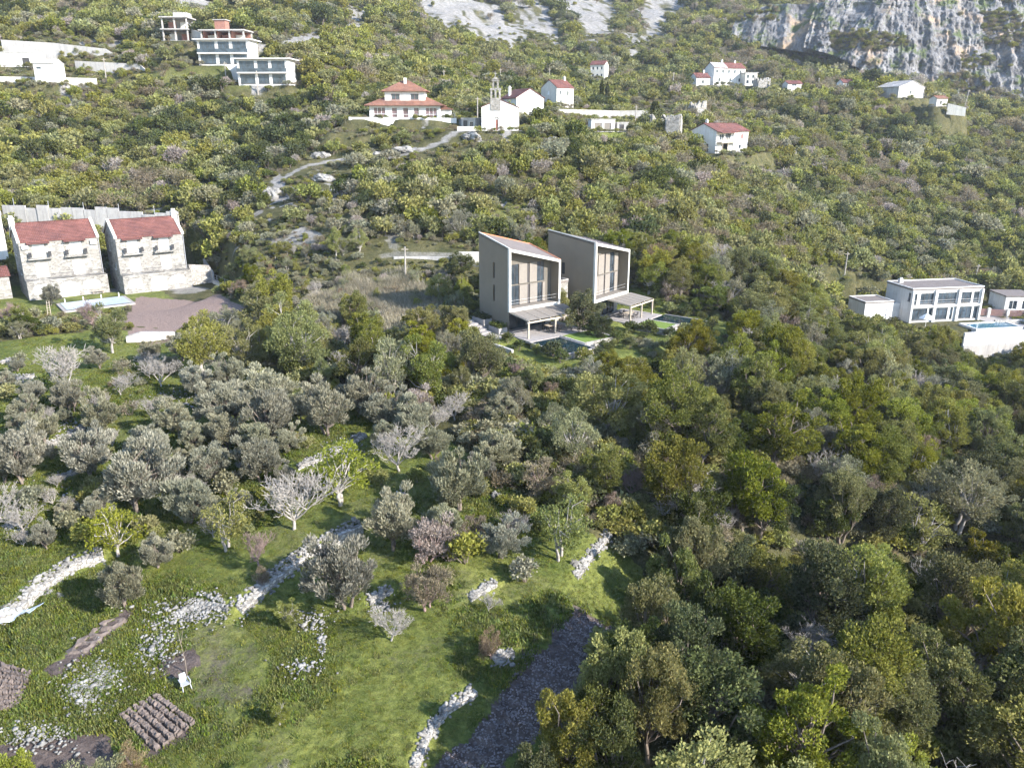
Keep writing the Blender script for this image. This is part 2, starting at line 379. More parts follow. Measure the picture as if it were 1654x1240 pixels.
def build_ground():
    na, nr = 520, 620
    az = np.radians(np.linspace(-64, 64, na)); r = 14.0 * (700.0 / 14.0) ** (np.linspace(0, 1, nr))
    # finer where the picture looks
    A, R = np.meshgrid(az, r); x = R * np.sin(A); y = R * np.cos(A) - 6.0
    shp = x.shape; xf, yf = x.ravel(), y.ravel()
    z = height(xf, yf)
    grass = sstep(0, 1, in_poly(xf, yf, GROVE).astype(float)); soil = np.zeros_like(z); rock = np.zeros_like(z)
    near = 1 - sstep(60, 110, np.hypot(xf, yf)); grass = np.maximum(grass, 0.0)
    grass = np.maximum(grass, 0.5 * sstep(0.55, 0.7, fbm(xf, yf, 22, 3, 77)) * (1 - sstep(200, 330, yf)) * sstep(98, 112, yf))
    for k in ('V1', 'V2', 'S1', 'GA'):
        p = PL[k]; grass = np.where(in_pad(xf, yf, p, -4, p['W'] + 6, -14, 10) < 1.5, 0.85, grass)
    m = poly_soft(xf, yf, DRYP, 1.5); soil[m] = 0.42 + 0.35 * (fbm(xf[m], yf[m], 1.5, 3, 14) - .5)
    dry = sstep(.56, .72, fbm(xf, yf, 5.5, 4, 131)); soil = np.maximum(soil, .40 * dry * (grass > .5))
    for pl_ in (PLOUGH, STRIP, BED1, BED2, SPOT, SOILP): 
        m = poly_soft(xf, yf, pl_, 0.9); soil[m] = 1; grass[m] = 0
    for ln, wd, am in ((TRACK, 0.5, .75), (ROAD, 0.6, .5)):
        d, s_, i_ = seg_dist(xf, yf, ln); rock = np.maximum(rock, am * (1 - sstep(wd, wd + 0.9, d)))
    for pl_ in SCREE:
        m = poly_soft(xf, yf, pl_, 8); rock[m] = np.clip(.62 + 2.2 * (fbm(xf[m] * 1.6 + yf[m] * .4, yf[m] * .35, 6, 4, 71) - .42), 0, 1)
    rock = np.maximum(rock, 0.8 * sstep(0.66, 0.74, fbm(xf, yf, 9, 4, 41)) * sstep(100, 150, yf))
    grav = (poly_soft(xf, yf, YARD, .4) | poly_soft(xf, yf, YARD2, .4)).astype(float); mask = np.stack([grass, rock, soil, grav], 1)
    idx = np.arange(na * nr).reshape(nr, na)
    q = np.stack([idx[:-1, :-1], idx[:-1, 1:], idx[1:, 1:], idx[1:, :-1]], -1).reshape(-1, 4)[:, ::-1]
    me = fast_mesh('hillside_ground', np.stack([xf, yf, z], 1), q, attrs={'mask': mask}, smooth=True)
    o = mobj('terrain', me, M_GROUND); tag(o, kind='structure')
    # the land goes on behind and around the view
    mb = MB(); n = 24; ring = []
    for i in range(n + 1):
        a = math.radians(64 + (360 - 128) * i / n); row = []
        for rr in (0.0, 14.0, 60, 200, 700):
            px_, py_ = rr * math.sin(a), rr * math.cos(a) - 6; row.append((px_, py_, hz(px_, py_) - 0.02))
        ring.append(row)
    vs = [p for row in ring for p in row]; fs = []
    for i in range(n):
        for j in range(4): k = i * 5 + j; fs.append((k, k + 5, k + 6, k + 1))
    mb.add(vs, fs); o2 = mb.build('ground', M_GROUND); tag(o2, kind='structure')
build_ground()

# ---------------------------------------------------------------- limestone cliff
def rock_material():
    m, t = new_mat('limestone')
    v = mapping(t, (1, 1, 0.35)); v2 = mapping(t)
    c, f = noise_col(t, 0.16, 12, (0.055, 0.056, 0.062), (0.27, 0.265, 0.265), 0.36, 0.66, v, 0.75)
    d, f2 = noise_col(t, 0.9, 8, (0.35, 0.35, 0.36), (1.1, 1.1, 1.1), 0.3, 0.6, v, 0.7)
    c = mixc(t, 1.0, c, d, 'MULTIPLY')
    w_, f3 = noise_col(t, 0.06, 6, (0, 0, 0), (1, 1, 1), 0.56, 0.66, v2)
    c = mixc(t, w_, c, (0.30, 0.22, 0.15))
    gr, f5 = noise_col(t, 0.11, 10, (0, 0, 0), (1, 1, 1), 0.52, 0.6, v2, 0.7)
    c = mixc(t, gr, c, (0.065, 0.085, 0.03))
    finish(t, c, 0.9, f2, 0.8, 0.6, 0.2); return m
M_ROCK = rock_material()
CLIFFV = []
def build_cliff(name, line, zb, zt, back, seed, nu, nv, rough):
    """rock face along a ground line, leaning back, with buttresses and gullies"""
    L = [0.0]
    for p, q in zip(line[:-1], line[1:]): L.append(L[-1] + math.hypot(q[0] - p[0], q[1] - p[1]))
    u = np.linspace(0, L[-1], nu); bx = np.interp(u, L, [p[0] for p in line]); by = np.interp(u, L, [p[1] for p in line])
    b0 = np.interp(u, L, zb); b1 = np.interp(u, L, zt); bk = np.interp(u, L, back)
    tx = np.gradient(bx); ty = np.gradient(by); n = np.hypot(tx, ty); nx, ny = -ty / n, tx / n       # points away from the valley
    v = np.linspace(0, 1, nv); U, V = np.meshgrid(u, v); Z = b0 + (b1 - b0) * V
    push = bk * V ** 1.2
    rid = np.abs(fbm(U, Z * 0.25, 16, 4, seed) - 0.5) * 2
    push = push + rid * rough * 1.6 + (fbm(U, Z * 0.5, 5, 4, seed + 5) - 0.5) * rough * 0.9 + (fbm(U, Z, 1.7, 3, seed + 8) - 0.5) * rough * 0.6 + np.abs(fbm(U, Z * .18, 3.2, 3, seed + 12) - .5) * rough * 0.8
    # ledges
    led = (Z + 3 * fbm(U, Z, 20, 3, seed + 3)) / 9.0; push = push + np.sin(led * 6.28) * rough * 0.12
    push = push - rough * 0.8
    X = bx + nx * push; Y = by + ny * push
    idx = np.arange(nu * nv).reshape(nv, nu); q = np.stack([idx[:-1, :-1], idx[:-1, 1:], idx[1:, 1:], idx[1:, :-1]], -1).reshape(-1, 4)
    me = fast_mesh(name, np.stack([X, Y, Z], -1).reshape(-1, 3), q)
    CLIFFV.append(np.stack([X, Y, Z], -1).reshape(-1, 3)); o = mobj(name, me, M_ROCK); tag(o, kind='structure'); return o
def cl(px, py, Y): p = pix(px, py, Y); return (p.x, p.y), p.z
def cliff_from(name, foot, top_py, back, seed, nu, nv, rough):
    line = [cl(*f)[0] for f in foot]; zb = [cl(*f)[1] - 4 for f in foot]
    zt = [pix(f[0], tp, f[2] + b).z for f, tp, b in zip(foot, top_py, back)]
    return build_cliff(name, line, zb, zt, back, seed, nu, nv, rough)
cliff_from('cliff', [(1300,62,400),(1362,78,392),(1400,100,384),(1470,120,378),(1560,165,372),(1654,172,366),(1780,178,360),(1900,180,355)], [20,-45,-60,-70,-70,-70,-80,-80], [16,40,46,52,62,66,70,70], 11, 620, 230, 5.0)
cliff_from('cliff', [(1180,48,420),(1230,60,412),(1290,68,406),(1345,78,398)], [25,8,8,2], [10,16,16,18], 23, 160, 60, 3.0)

# ---------------------------------------------------------------- vegetation
def leaf_mat(name, c_dark, c_light, hue=0.03, val=0.35, trans=0.3, sat=0.25):
    m, t = new_mat(name)
    a = nd(t, 'ShaderNodeAttribute', attribute_name='tint'); oi = nd(t, 'ShaderNodeObjectInfo')
    c = mixc(t, a.outputs['Fac'], c_dark, c_light)
    hs = nd(t, 'ShaderNodeHueSaturation'); t.links.new(c, hs.inputs['Color'])
    def rnd(mul, off, k):
        a1 = nd(t, 'ShaderNodeMath', operation='MULTIPLY'); t.links.new(oi.outputs['Random'], a1.inputs[0]); a1.inputs[1].default_value = k
        a2 = nd(t, 'ShaderNodeMath', operation='FRACT'); t.links.new(a1.outputs[0], a2.inputs[0])
        a3 = nd(t, 'ShaderNodeMath', operation='MULTIPLY_ADD'); t.links.new(a2.outputs[0], a3.inputs[0]); a3.inputs[1].default_value = mul; a3.inputs[2].default_value = off
        return a3.outputs[0]
    t.links.new(rnd(2 * hue, 0.5 - hue, 7.31), hs.inputs['Hue']); t.links.new(rnd(2 * val, 1 - val, 13.7), hs.inputs['Value']); t.links.new(rnd(2 * sat, 1 - sat, 23.1), hs.inputs['Saturation'])
    d = nd(t, 'ShaderNodeBsdfDiffuse'); tr = nd(t, 'ShaderNodeBsdfTranslucent'); mx = nd(t, 'ShaderNodeMixShader'); mx.inputs[0].default_value = trans
    t.links.new(hs.outputs[0], d.inputs[0]); t.links.new(hs.outputs[0], tr.inputs[0])
    t.links.new(d.outputs[0], mx.inputs[1]); t.links.new(tr.outputs[0], mx.inputs[2])
    o = nd(t, 'ShaderNodeOutputMaterial'); t.links.new(mx.outputs[0], o.inputs[0]); return m
LM = {
 'olive': leaf_mat('olive_leaves', (0.130, 0.130, 0.084), (0.365, 0.350, 0.255), 0.018, 0.20, 0.25, 0.25),
 'oak': leaf_mat('oak_leaves', (0.072, 0.082, 0.020), (0.258, 0.252, 0.080), 0.024, 0.26, 0.38, 0.25),
 'lime': leaf_mat('fresh_leaves', (0.120, 0.132, 0.030), (0.32, 0.325, 0.098), 0.020, 0.16, 0.4, 0.2),
 'dark': leaf_mat('dark_leaves', (0.036, 0.046, 0.015), (0.135, 0.145, 0.054), 0.02, 0.22, 0.28, 0.25),
 'brown': leaf_mat('budding_twigs', (0.120, 0.092, 0.064), (0.30, 0.24, 0.17), 0.02, 0.2, 0.3, 0.3),
 'pale': leaf_mat('pale_leaves', (0.125, 0.125, 0.074), (0.315, 0.308, 0.205), 0.025, 0.18, 0.3, 0.3),
 'pink': leaf_mat('blossom_twigs', (0.185, 0.150, 0.130), (0.45, 0.39, 0.345), 0.02, 0.16, 0.3, 0.25),
}
for k_, a_, b_ in (('oak', (0.092, 0.100, 0.026), (0.315, 0.312, 0.112)), ('lime', (0.148, 0.154, 0.045), (0.355, 0.350, 0.128)), ('dark', (0.042, 0.054, 0.020), (0.150, 0.165, 0.070)), ('brown', (0.140, 0.120, 0.076), (0.325, 0.282, 0.190)), ('pale', (0.155, 0.152, 0.092), (0.375, 0.365, 0.245)), ('pink', (0.20, 0.165, 0.140), (0.46, 0.405, 0.36))):
    LM[k_ + '_scrub'] = leaf_mat('scrub_' + k_, a_, b_, 0.018, 0.12, 0.4, 0.18)
M_BARK = simple('bark', (0.16, 0.13, 0.105), 0.95, 0.45, 3.0, bstr=0.5)
M_BARKP = simple('pale_bark', (0.30, 0.275, 0.245), 0.95, 0.3, 3.0, bstr=0.4)
M_BARKR = simple('reddish_bark', (0.23, 0.165, 0.145), 0.95, 0.25, 3.0, bstr=0.4)

def unit(n, rng):
    v = rng.normal(size=(n, 3)); return v / np.linalg.norm(v, axis=1, keepdims=True)
def leaves(rng, pos, axis, length, width, tint):
    """one rhombus-shaped leaf (or small spray) at each position"""
    n = len(pos); axis = axis / np.linalg.norm(axis, axis=1, keepdims=True)
    side = np.cross(axis, unit(n, rng)); side /= np.linalg.norm(side, axis=1, keepdims=True) + 1e-9
    L = (length * rng.uniform(0.6, 1.35, n))[:, None]; Wd = (width * rng.uniform(0.6, 1.35, n))[:, None]
    droop = np.cross(axis, side) * L * rng.uniform(-0.25, 0.25, n)[:, None]
    v = np.stack([pos - axis * L * 0.5, pos + side * Wd * 0.5 + droop, pos + axis * L * 0.5, pos - side * Wd * 0.5 + droop * 0.6], 1).reshape(-1, 3)
    return v, np.arange(4 * n).reshape(-1, 4), np.repeat(tint, 4)
def tubes(segs, n=5):
    """segs: list of (p0, p1, r0, r1)"""
    V = []; Q = []; ang = np.linspace(0, 2 * math.pi, n, endpoint=False)
    for k, (p0, p1, r0, r1) in enumerate(segs):
        p0 = np.asarray(p0, float); p1 = np.asarray(p1, float); d = p1 - p0; d /= np.linalg.norm(d) + 1e-9
        a = np.cross(d, (0.31, 0.17, 0.93) if abs(d[2]) < 0.9 else (1, 0, 0)); a /= np.linalg.norm(a) + 1e-9; b = np.cross(d, a)
        ring = np.cos(ang)[:, None] * a + np.sin(ang)[:, None] * b
        V.append(p0 + ring * r0); V.append(p1 + ring * r1); base = k * 2 * n
        for j in range(n): Q.append((base + j, base + (j + 1) % n, base + n + (j + 1) % n, base + n + j))
    return np.concatenate(V), np.array(Q)
def limb(segs, p0, p1, r0, r1, rng, k=4, wob=0.08):
    p0 = np.asarray(p0, float); p1 = np.asarray(p1, float); L = np.linalg.norm(p1 - p0); prev = p0
    for i in range(1, k + 1):
        f = i / k; q = p0 + (p1 - p0) * f + (rng.normal(size=3) * wob * L if i < k else 0)
        q[2] += 0.12 * L * math.sin(f * math.pi)
        segs.append((prev, q, r0 + (r1 - r0) * (i - 1) / k, r0 + (r1 - r0) * f)); prev = q

def make_crown_tree(seed, mat, H=5.0, W=5.0, trunk_h=0.28, clumps=46, n=130, ll=0.24, lw=0.15, upright=0.3, cr=0.20, stems=1, bark=None, shape=1.0, flat=0.8, lean=0.15):
    rng = np.random.default_rng(seed); segs = []
    th = H * trunk_h; cz = th + (H - th) * 0.48; rz = (H - th) * 0.56; rx = W / 2
    lob = [(rng.uniform(0, 6.28), rng.uniform(0.75, 1.2)) for _ in range(6)]
    cs = []; tries = 0
    while len(cs) < clumps and tries < clumps * 60:
        tries += 1
        d = unit(1, rng)[0]; rad = rng.uniform(0.30, 1.0) ** 0.55
        az = math.atan2(d[1], d[0]); k = 1 + 0.42 * sum(math.cos((az - a) * (i % 3 + 1)) * s for i, (a, s) in enumerate(lob)) / 3
        p = np.array([d[0] * rx * rad * k * 0.86, d[1] * rx * rad * k * 0.86, cz + d[2] * rz * rad * (1.0 if d[2] > 0 else flat) * k])
        if p[2] < th * 0.75: continue
        if any(np.linalg.norm(p - q) < cr * W * 0.42 for q in cs): continue
        cs.append(p)
    cs = np.array(cs)
    base = []
    for s in range(stems):
        a = rng.uniform(0, 6.28); off = 0.0 if stems == 1 else 0.06 * W
        b0 = np.array([math.cos(a) * off, math.sin(a) * off, -0.25]); b1 = np.array([math.cos(a) * (off + lean * W * 0.5 * rng.uniform(0.3, 1)), math.sin(a) * (off + lean * W * 0.5 * rng.uniform(0.3, 1)), th])
        r = 0.030 * W / math.sqrt(stems); limb(segs, b0, b1, r * 1.5, r, rng, 3, 0.05); base.append((b1, r))
    for p in cs:
        b1, r = base[int(np.argmin([np.linalg.norm(b[0] - p) for b in base]))]
        if rng.random() < 0.75: limb(segs, b1 - np.array([0, 0, 0.1]), p, r * 0.55, 0.012 * W * 0.25, rng, 3, 0.07)
    tv, tq = tubes(segs, 5)
    P = []; AX = []; T = []
    ctr = np.array([0, 0, cz - rz * 0.35])
    for p in cs:
        r = cr * W * rng.uniform(0.7, 1.25) * 0.62; m = int(n * rng.uniform(0.75, 1.25))
        d = unit(m, rng); rr = r * rng.uniform(0.12, 1.0, m) ** 0.5
        off = d * rr[:, None]; off[:, 2] *= 0.85
        out = (p - ctr) / (np.linalg.norm(p - ctr) + 1e-6)
        q = p + off; P.append(q)
        AX.append(d * 0.7 + out * 0.6 + np.array([0, 0, upright]) + unit(m, rng) * (0.9 - 0.5 * min(1, upright)))
        T.append(np.clip(rng.uniform(0, 0.85, m) + rng.uniform(-0.12, 0.28), 0, 1))
    P = np.concatenate(P); v, q, ti = leaves(rng, P, np.concatenate(AX), ll, lw, np.concatenate(T))
    tm = fast_mesh('trunk', tv, tq, smooth=True); tm.materials.append(bark or M_BARK)
    cm = fast_mesh('crown', v, q, attrs={'tint': ti}); cm.materials.append(LM[mat])
    return tm, cm

def make_bare_tree(seed, H=4.5, W=5.0, bark=None, depth=5, dens=1.0, upr=0.25):
    rng = np.random.default_rng(seed); big = []; fine = []
    def grow(p, d, L, r, lev):
        k = 2 if lev > 2 else 3; q = p; dd = d
        for i in range(k):
            dd = dd + rng.normal(size=3) * 0.13 + np.array([0, 0, 0.05]); dd /= np.linalg.norm(dd)
            q2 = q + dd * L / k; (big if lev < 2 else fine).append((q, q2, r * (1 - 0.3 * i / k), r * (1 - 0.3 * (i + 1) / k)))
            if lev >= 2 and lev < depth and rng.random() < 0.75 * dens:
                s = unit(1, rng)[0] * 0.9 + dd * 0.8; s /= np.linalg.norm(s); grow(q2, s, L * 0.45, r * 0.42, max(lev + 1, depth - 1))
            q = q2
        if lev >= depth: return
        nb = rng.integers(2, 4) if lev > 1 else rng.integers(3, 5) if lev else rng.integers(5, 8)
        for b in range(nb):
            s = unit(1, rng)[0]; s[2] = abs(s[2]) * 0.7; s = dd * 0.75 + s * (0.85 if lev else 1.25) + np.array([0, 0, upr * 0.6]); s /= np.linalg.norm(s)
            grow(q, s, L * rng.uniform(0.62, 0.86) if lev else L * rng.uniform(1.0, 1.5), r * 0.60, lev + 1)
    grow(np.array([0, 0, -0.15]), np.array([0.08, 0.03, 1.0]), 0.5, 0.135, 0)
    def fit(segs): return segs
    allp = np.array([s[1] for s in big + fine]); sx = W / (np.ptp(allp[:, 0]) * 0.5 + np.ptp(allp[:, 1]) * 0.5); sz = H / allp[:, 2].max()
    sc = np.array([sx, sx, sz])
    tv, tq = tubes([(a * sc, b * sc, max(r0, .032), max(r1, .026)) for a, b, r0, r1 in big], 6)
    fv, fq = tubes([(a * sc, b * sc, max(r0, .017), max(r1, .013)) for a, b, r0, r1 in fine], 3)
    tm = fast_mesh('trunk', tv, tq, smooth=True); tm.materials.append(bark or M_BARKP)
    cm = fast_mesh('branches', fv, fq); cm.materials.append(bark or M_BARKP)
    return tm, cm
def make_shrub(seed, mat, H=2.6, W=3.4, n=700, ll=0.34, lw=0.24, stems=6, upright=0.3, clumps=14, bark=None):
    """a low bush: several stems from the ground, foliage in clumps down to the soil"""
    rng = np.random.default_rng(seed); segs = []; P = []; AX = []; T = []
    cs = []
    for i in range(clumps):
        a = rng.uniform(0, 6.28); f = math.sqrt(rng.uniform(0.02, 1)); z = H * (0.30 + 0.55 * math.sqrt(max(0, 1 - f * f * 0.85)) * rng.uniform(0.55, 1.1))
        cs.append((math.cos(a) * f * W * 0.40, math.sin(a) * f * W * 0.40, z))
    for i, p in enumerate(cs):
        if i < stems: limb(segs, (p[0] * 0.1, p[1] * 0.1, -0.2), p, 0.05, 0.015, rng, 3, 0.06)
        m = int(n / clumps); d = unit(m, rng); r = 0.22 * W * rng.uniform(0.7, 1.2)
        off = d * (r * rng.uniform(0.15, 1, m) ** 0.5)[:, None]; q = np.array(p) + off; q[:, 2] = np.maximum(q[:, 2], 0.05); P.append(q)
        AX.append(d + np.array([0, 0, upright]) + unit(m, rng) * 0.6); T.append(np.clip(rng.uniform(0, 0.85, m) + rng.uniform(-0.15, 0.3), 0, 1))
    v, q, ti = leaves(rng, np.concatenate(P), np.concatenate(AX), ll, lw, np.concatenate(T))
    tv, tq = tubes(segs, 4)
    tm = fast_mesh('stems', tv, tq); tm.materials.append(bark or M_BARK)
    cm = fast_mesh('foliage', v, q, attrs={'tint': ti}); cm.materials.append(LM[mat])
    return tm, cm

def plant(name, protos, i, pos, sc, rz, label, cat, group=None, names=('trunk', 'crown'), sz=None):
    e = empty(name, pos, rz, label, cat, group); k_ = 0.84 + 0.32 * ((i * 0.618) % 1.0); e.scale = (sc * k_, sc / k_, sz or sc)
    tm, cm = protos[i % len(protos)]
    a = bpy.data.objects.new(names[0], tm); COL.objects.link(a); a.parent = e
    b = bpy.data.objects.new(names[1], cm); COL.objects.link(b); b.parent = e
    return e

P_OLIVE = [make_crown_tree(100 + i, 'olive', 4.3, 4.8, 0.20, 62, 190, 0.30, 0.075, 1.0, 0.17, 2, M_BARK, flat=0.75) for i in range(5)]
P_OAK = [make_crown_tree(200 + i, 'oak', 6.2, 5.4, 0.24, 72, 250, 0.165, 0.12, 0.3, 0.175 + .012 * (i % 3), 1 + i % 3, M_BARK, flat=.7 + .1 * (i % 4), lean=.15 + .12 * (i % 3)) for i in range(8)]
P_LIME = [make_crown_tree(300 + i, 'lime', 5.6, 5.0, 0.24, 58, 185, 0.165, 0.115, 0.4, 0.18, 1 + i % 2, M_BARKP) for i in range(4)]
P_SPARSE = [make_crown_tree(340 + i, 'lime', 4.6, 5.2, 0.26, 40, 62, 0.20, 0.13, 0.4, 0.19, 2, M_BARKP) for i in range(3)]
P_DARK = [make_crown_tree(400 + i, 'dark', 5.5, 5.0, 0.2, 58, 210, 0.17, 0.12, 0.3, 0.19, 1, M_BARK) for i in range(3)]
P_PALE = [make_crown_tree(500 + i, 'pale', 5.2, 5.0, 0.24, 52, 165, 0.17, 0.09, 0.5, 0.18, 2, M_BARKP) for i in range(3)]
P_BROWN = [make_crown_tree(600 + i, 'brown', 3.6, 4.0, 0.12, 36, 110, 0.24, 0.07, 0.6, 0.2, 3, M_BARKR) for i in range(3)]
P_PINK = [make_crown_tree(650 + i, 'pink', 3.6, 4.2, 0.12, 40, 120, 0.24, 0.08, 0.6, 0.2, 3, M_BARKR) for i in range(2)]
P_BARE = [make_bare_tree(700 + i, 4.4, 5.4, M_BARKP, 5, 1.0) for i in range(5)]
P_BARER = [make_bare_tree(750 + i, 4.2, 3.8, M_BARKR, 5, 1.1, 0.8) for i in range(2)]
SHRUBS = {k: [make_shrub(800 + 20 * j + i, k + '_scrub', n=820 if k != 'brown' else 620, ll=0.36 if k not in ('brown', 'pink') else 0.42, lw=0.24 if k not in ('brown', 'pink') else 0.10) for i in range(3)] for j, k in enumerate(('oak', 'lime', 'dark', 'brown', 'pale', 'pink'))}

# ---------------------------------------------------------------- trees placed one by one
RNG = random.Random(5)
TAKEN = []                                   # (x, y, radius)
def put(name, protos, W0, H0, cx, cy, wpx, label, cat, group=None, names=('trunk', 'crown'), hfac=1.0, i=None):
    base = cy + 0.56 * H0 * hfac / W0 * wpx * 0.9
    p = at(cx, base); dep = p.y * CP - (p.z - CAMZ) * SP
    sc = wpx * dep / FPX / W0
    TAKEN.append((p.x, p.y, wpx * dep / FPX / 2))
    return plant(name, protos, RNG.randrange(99) if i is None else i, p, sc, RNG.uniform(0, 6.28), label, cat, group, names, sc * hfac)

OL = [
 (39,664,48,'small grey olive tree beside the stone edging at the far left'), (118,640,52,'pale rounded olive with bare forked trunk below the bare walnut'),
 (169,668,64,'grey olive standing alone in dark grass below the pale forked olive'), (318,614,56,'round grey olive just right of the silver bare tree'),
 (377,600,48,'small round olive at the back of the grove below the yellow hedge'), (288,676,62,'grey olive behind the small round one in the middle of the grove'),
 (310,705,48,'small round olive with slim trunk, in front of a taller one'), (372,652,70,'grey olive at the upper left of the dense olive clump'),
 (436,672,84,'broad olive in the centre of the dense olive clump'), (442,634,70,'olive at the very back of the dense olive clump'),
 (369,698,58,'olive on the left edge of the dense clump, leaning out over grass'), (412,712,56,'shaded bluish olive in front of the dense clump'),
 (424,742,70,'lowest olive of the dense clump, touching the bare fig'), (151,726,84,'tall grey olive above the grass bank on the left'),
 (242,714,62,'dark shaded olive behind the largest olive'), (229,766,114,'largest olive in the grove, a wide dome down to the grass'),
 (347,748,62,'olive with open grass all round, right of the largest dome'), (302,810,74,'ragged olive between the largest dome and the twisted tree'),
 (254,888,54,'small upright olive with visible trunk beside the lower path'), (206,940,80,'olive with light trunk at the head of the tilled strip'),
 (70,690,56,'dim olive on the left above the grey leaning ones'), (42,738,82,'grey many-stemmed olive leaning over the bank at the left'), (4,752,62,'olive cut by the left edge of the view'),
 (484,658,46,'narrow olive between the dense clump and the round one'), (530,662,80,'full round olive at the right end of the olive row'),
 (616,662,64,'olive on the left of the pink-topped thicket'), (668,676,66,'olive in the middle of the pink-topped thicket'), (702,716,50,'olive in shade at the foot of the thicket'),
 (740,774,108,'big silvery olive left of the white boulder'), (804,722,66,'tall olive behind the big silvery one'), (818,664,56,'pale olive at the top of the slope beside brown scrub'),
 (640,842,84,'dark-sided olive joined to a beige bush above the meadow'), (560,922,112,'wide two-lobed olive in front of the long stone wall'),
 (100,800,0,''),
]
for cx, cy, wp, lb in OL:
    if wp: put('olive_tree', P_OLIVE, 4.8, 4.3, cx, cy, wp * 1.1, lb, 'olive tree', 'olive trees of the terraced grove')
BT = [
 (110,592,104,P_BARE,'wide bare grey walnut tree above the left olives'), (262,600,62,P_BARE,'silver bare tree with upswept branches in the upper grove'),
 (475,800,134,P_BARE,'large bare spreading fig tree at the centre of the grove'), (645,722,94,P_BARE,'bare brown tree in front of the shaded thicket'),
 (735,655,58,P_BARE,'bare grey tree right of the pink-topped thicket'), (832,843,64,P_BARE,'bare whitish bush below the white boulder'),
 (632,1000,84,P_BARE,'low crooked silver tree alone on the green meadow'), (790,972,40,P_BARE,'tiny white bare sapling on the meadow slope'),
 (418,880,58,P_BARER,'pinkish bare shrub above the long stone wall'), (1020,772,54,P_BARER,'reddish bare tree standing up among green scrub'),
 (843,598,38,P_BARER,'purple bare sapling below the villa pools'), (1300,882,44,P_BARE,'thin white bare tree in the dark gully'), (1222,918,56,P_BARE,'grey dead tree lying in the gully shade'),
 (195,620,50,P_BARE,'faint bare tree between the walnut and the silver tree'), (330,545,10,P_BARE,''),(150,505,48,P_BARER,'reddish bare tree below the pool of the stone houses'), (22,505,40,P_BARER,'dark red shrub in front of the lean-to'),
 (1010,545,0,P_BARER,''), (560,545,52,P_BARE,'greyish bare tree in the thicket below the road'), (905,775,30,P_BARE,'small bleached bush caught in fallen branches'),
 (1155,845,60,P_BARE,'thin leafless trunks in front of the rock patch'),
]
for cx, cy, wp, pr, lb in BT:
    if lb and wp: put('bare_tree', pr, 5.4 if pr is P_BARE else 3.8, 4.4, cx, cy, wp, lb, 'bare tree', 'leafless trees', ('trunk', 'branches'))
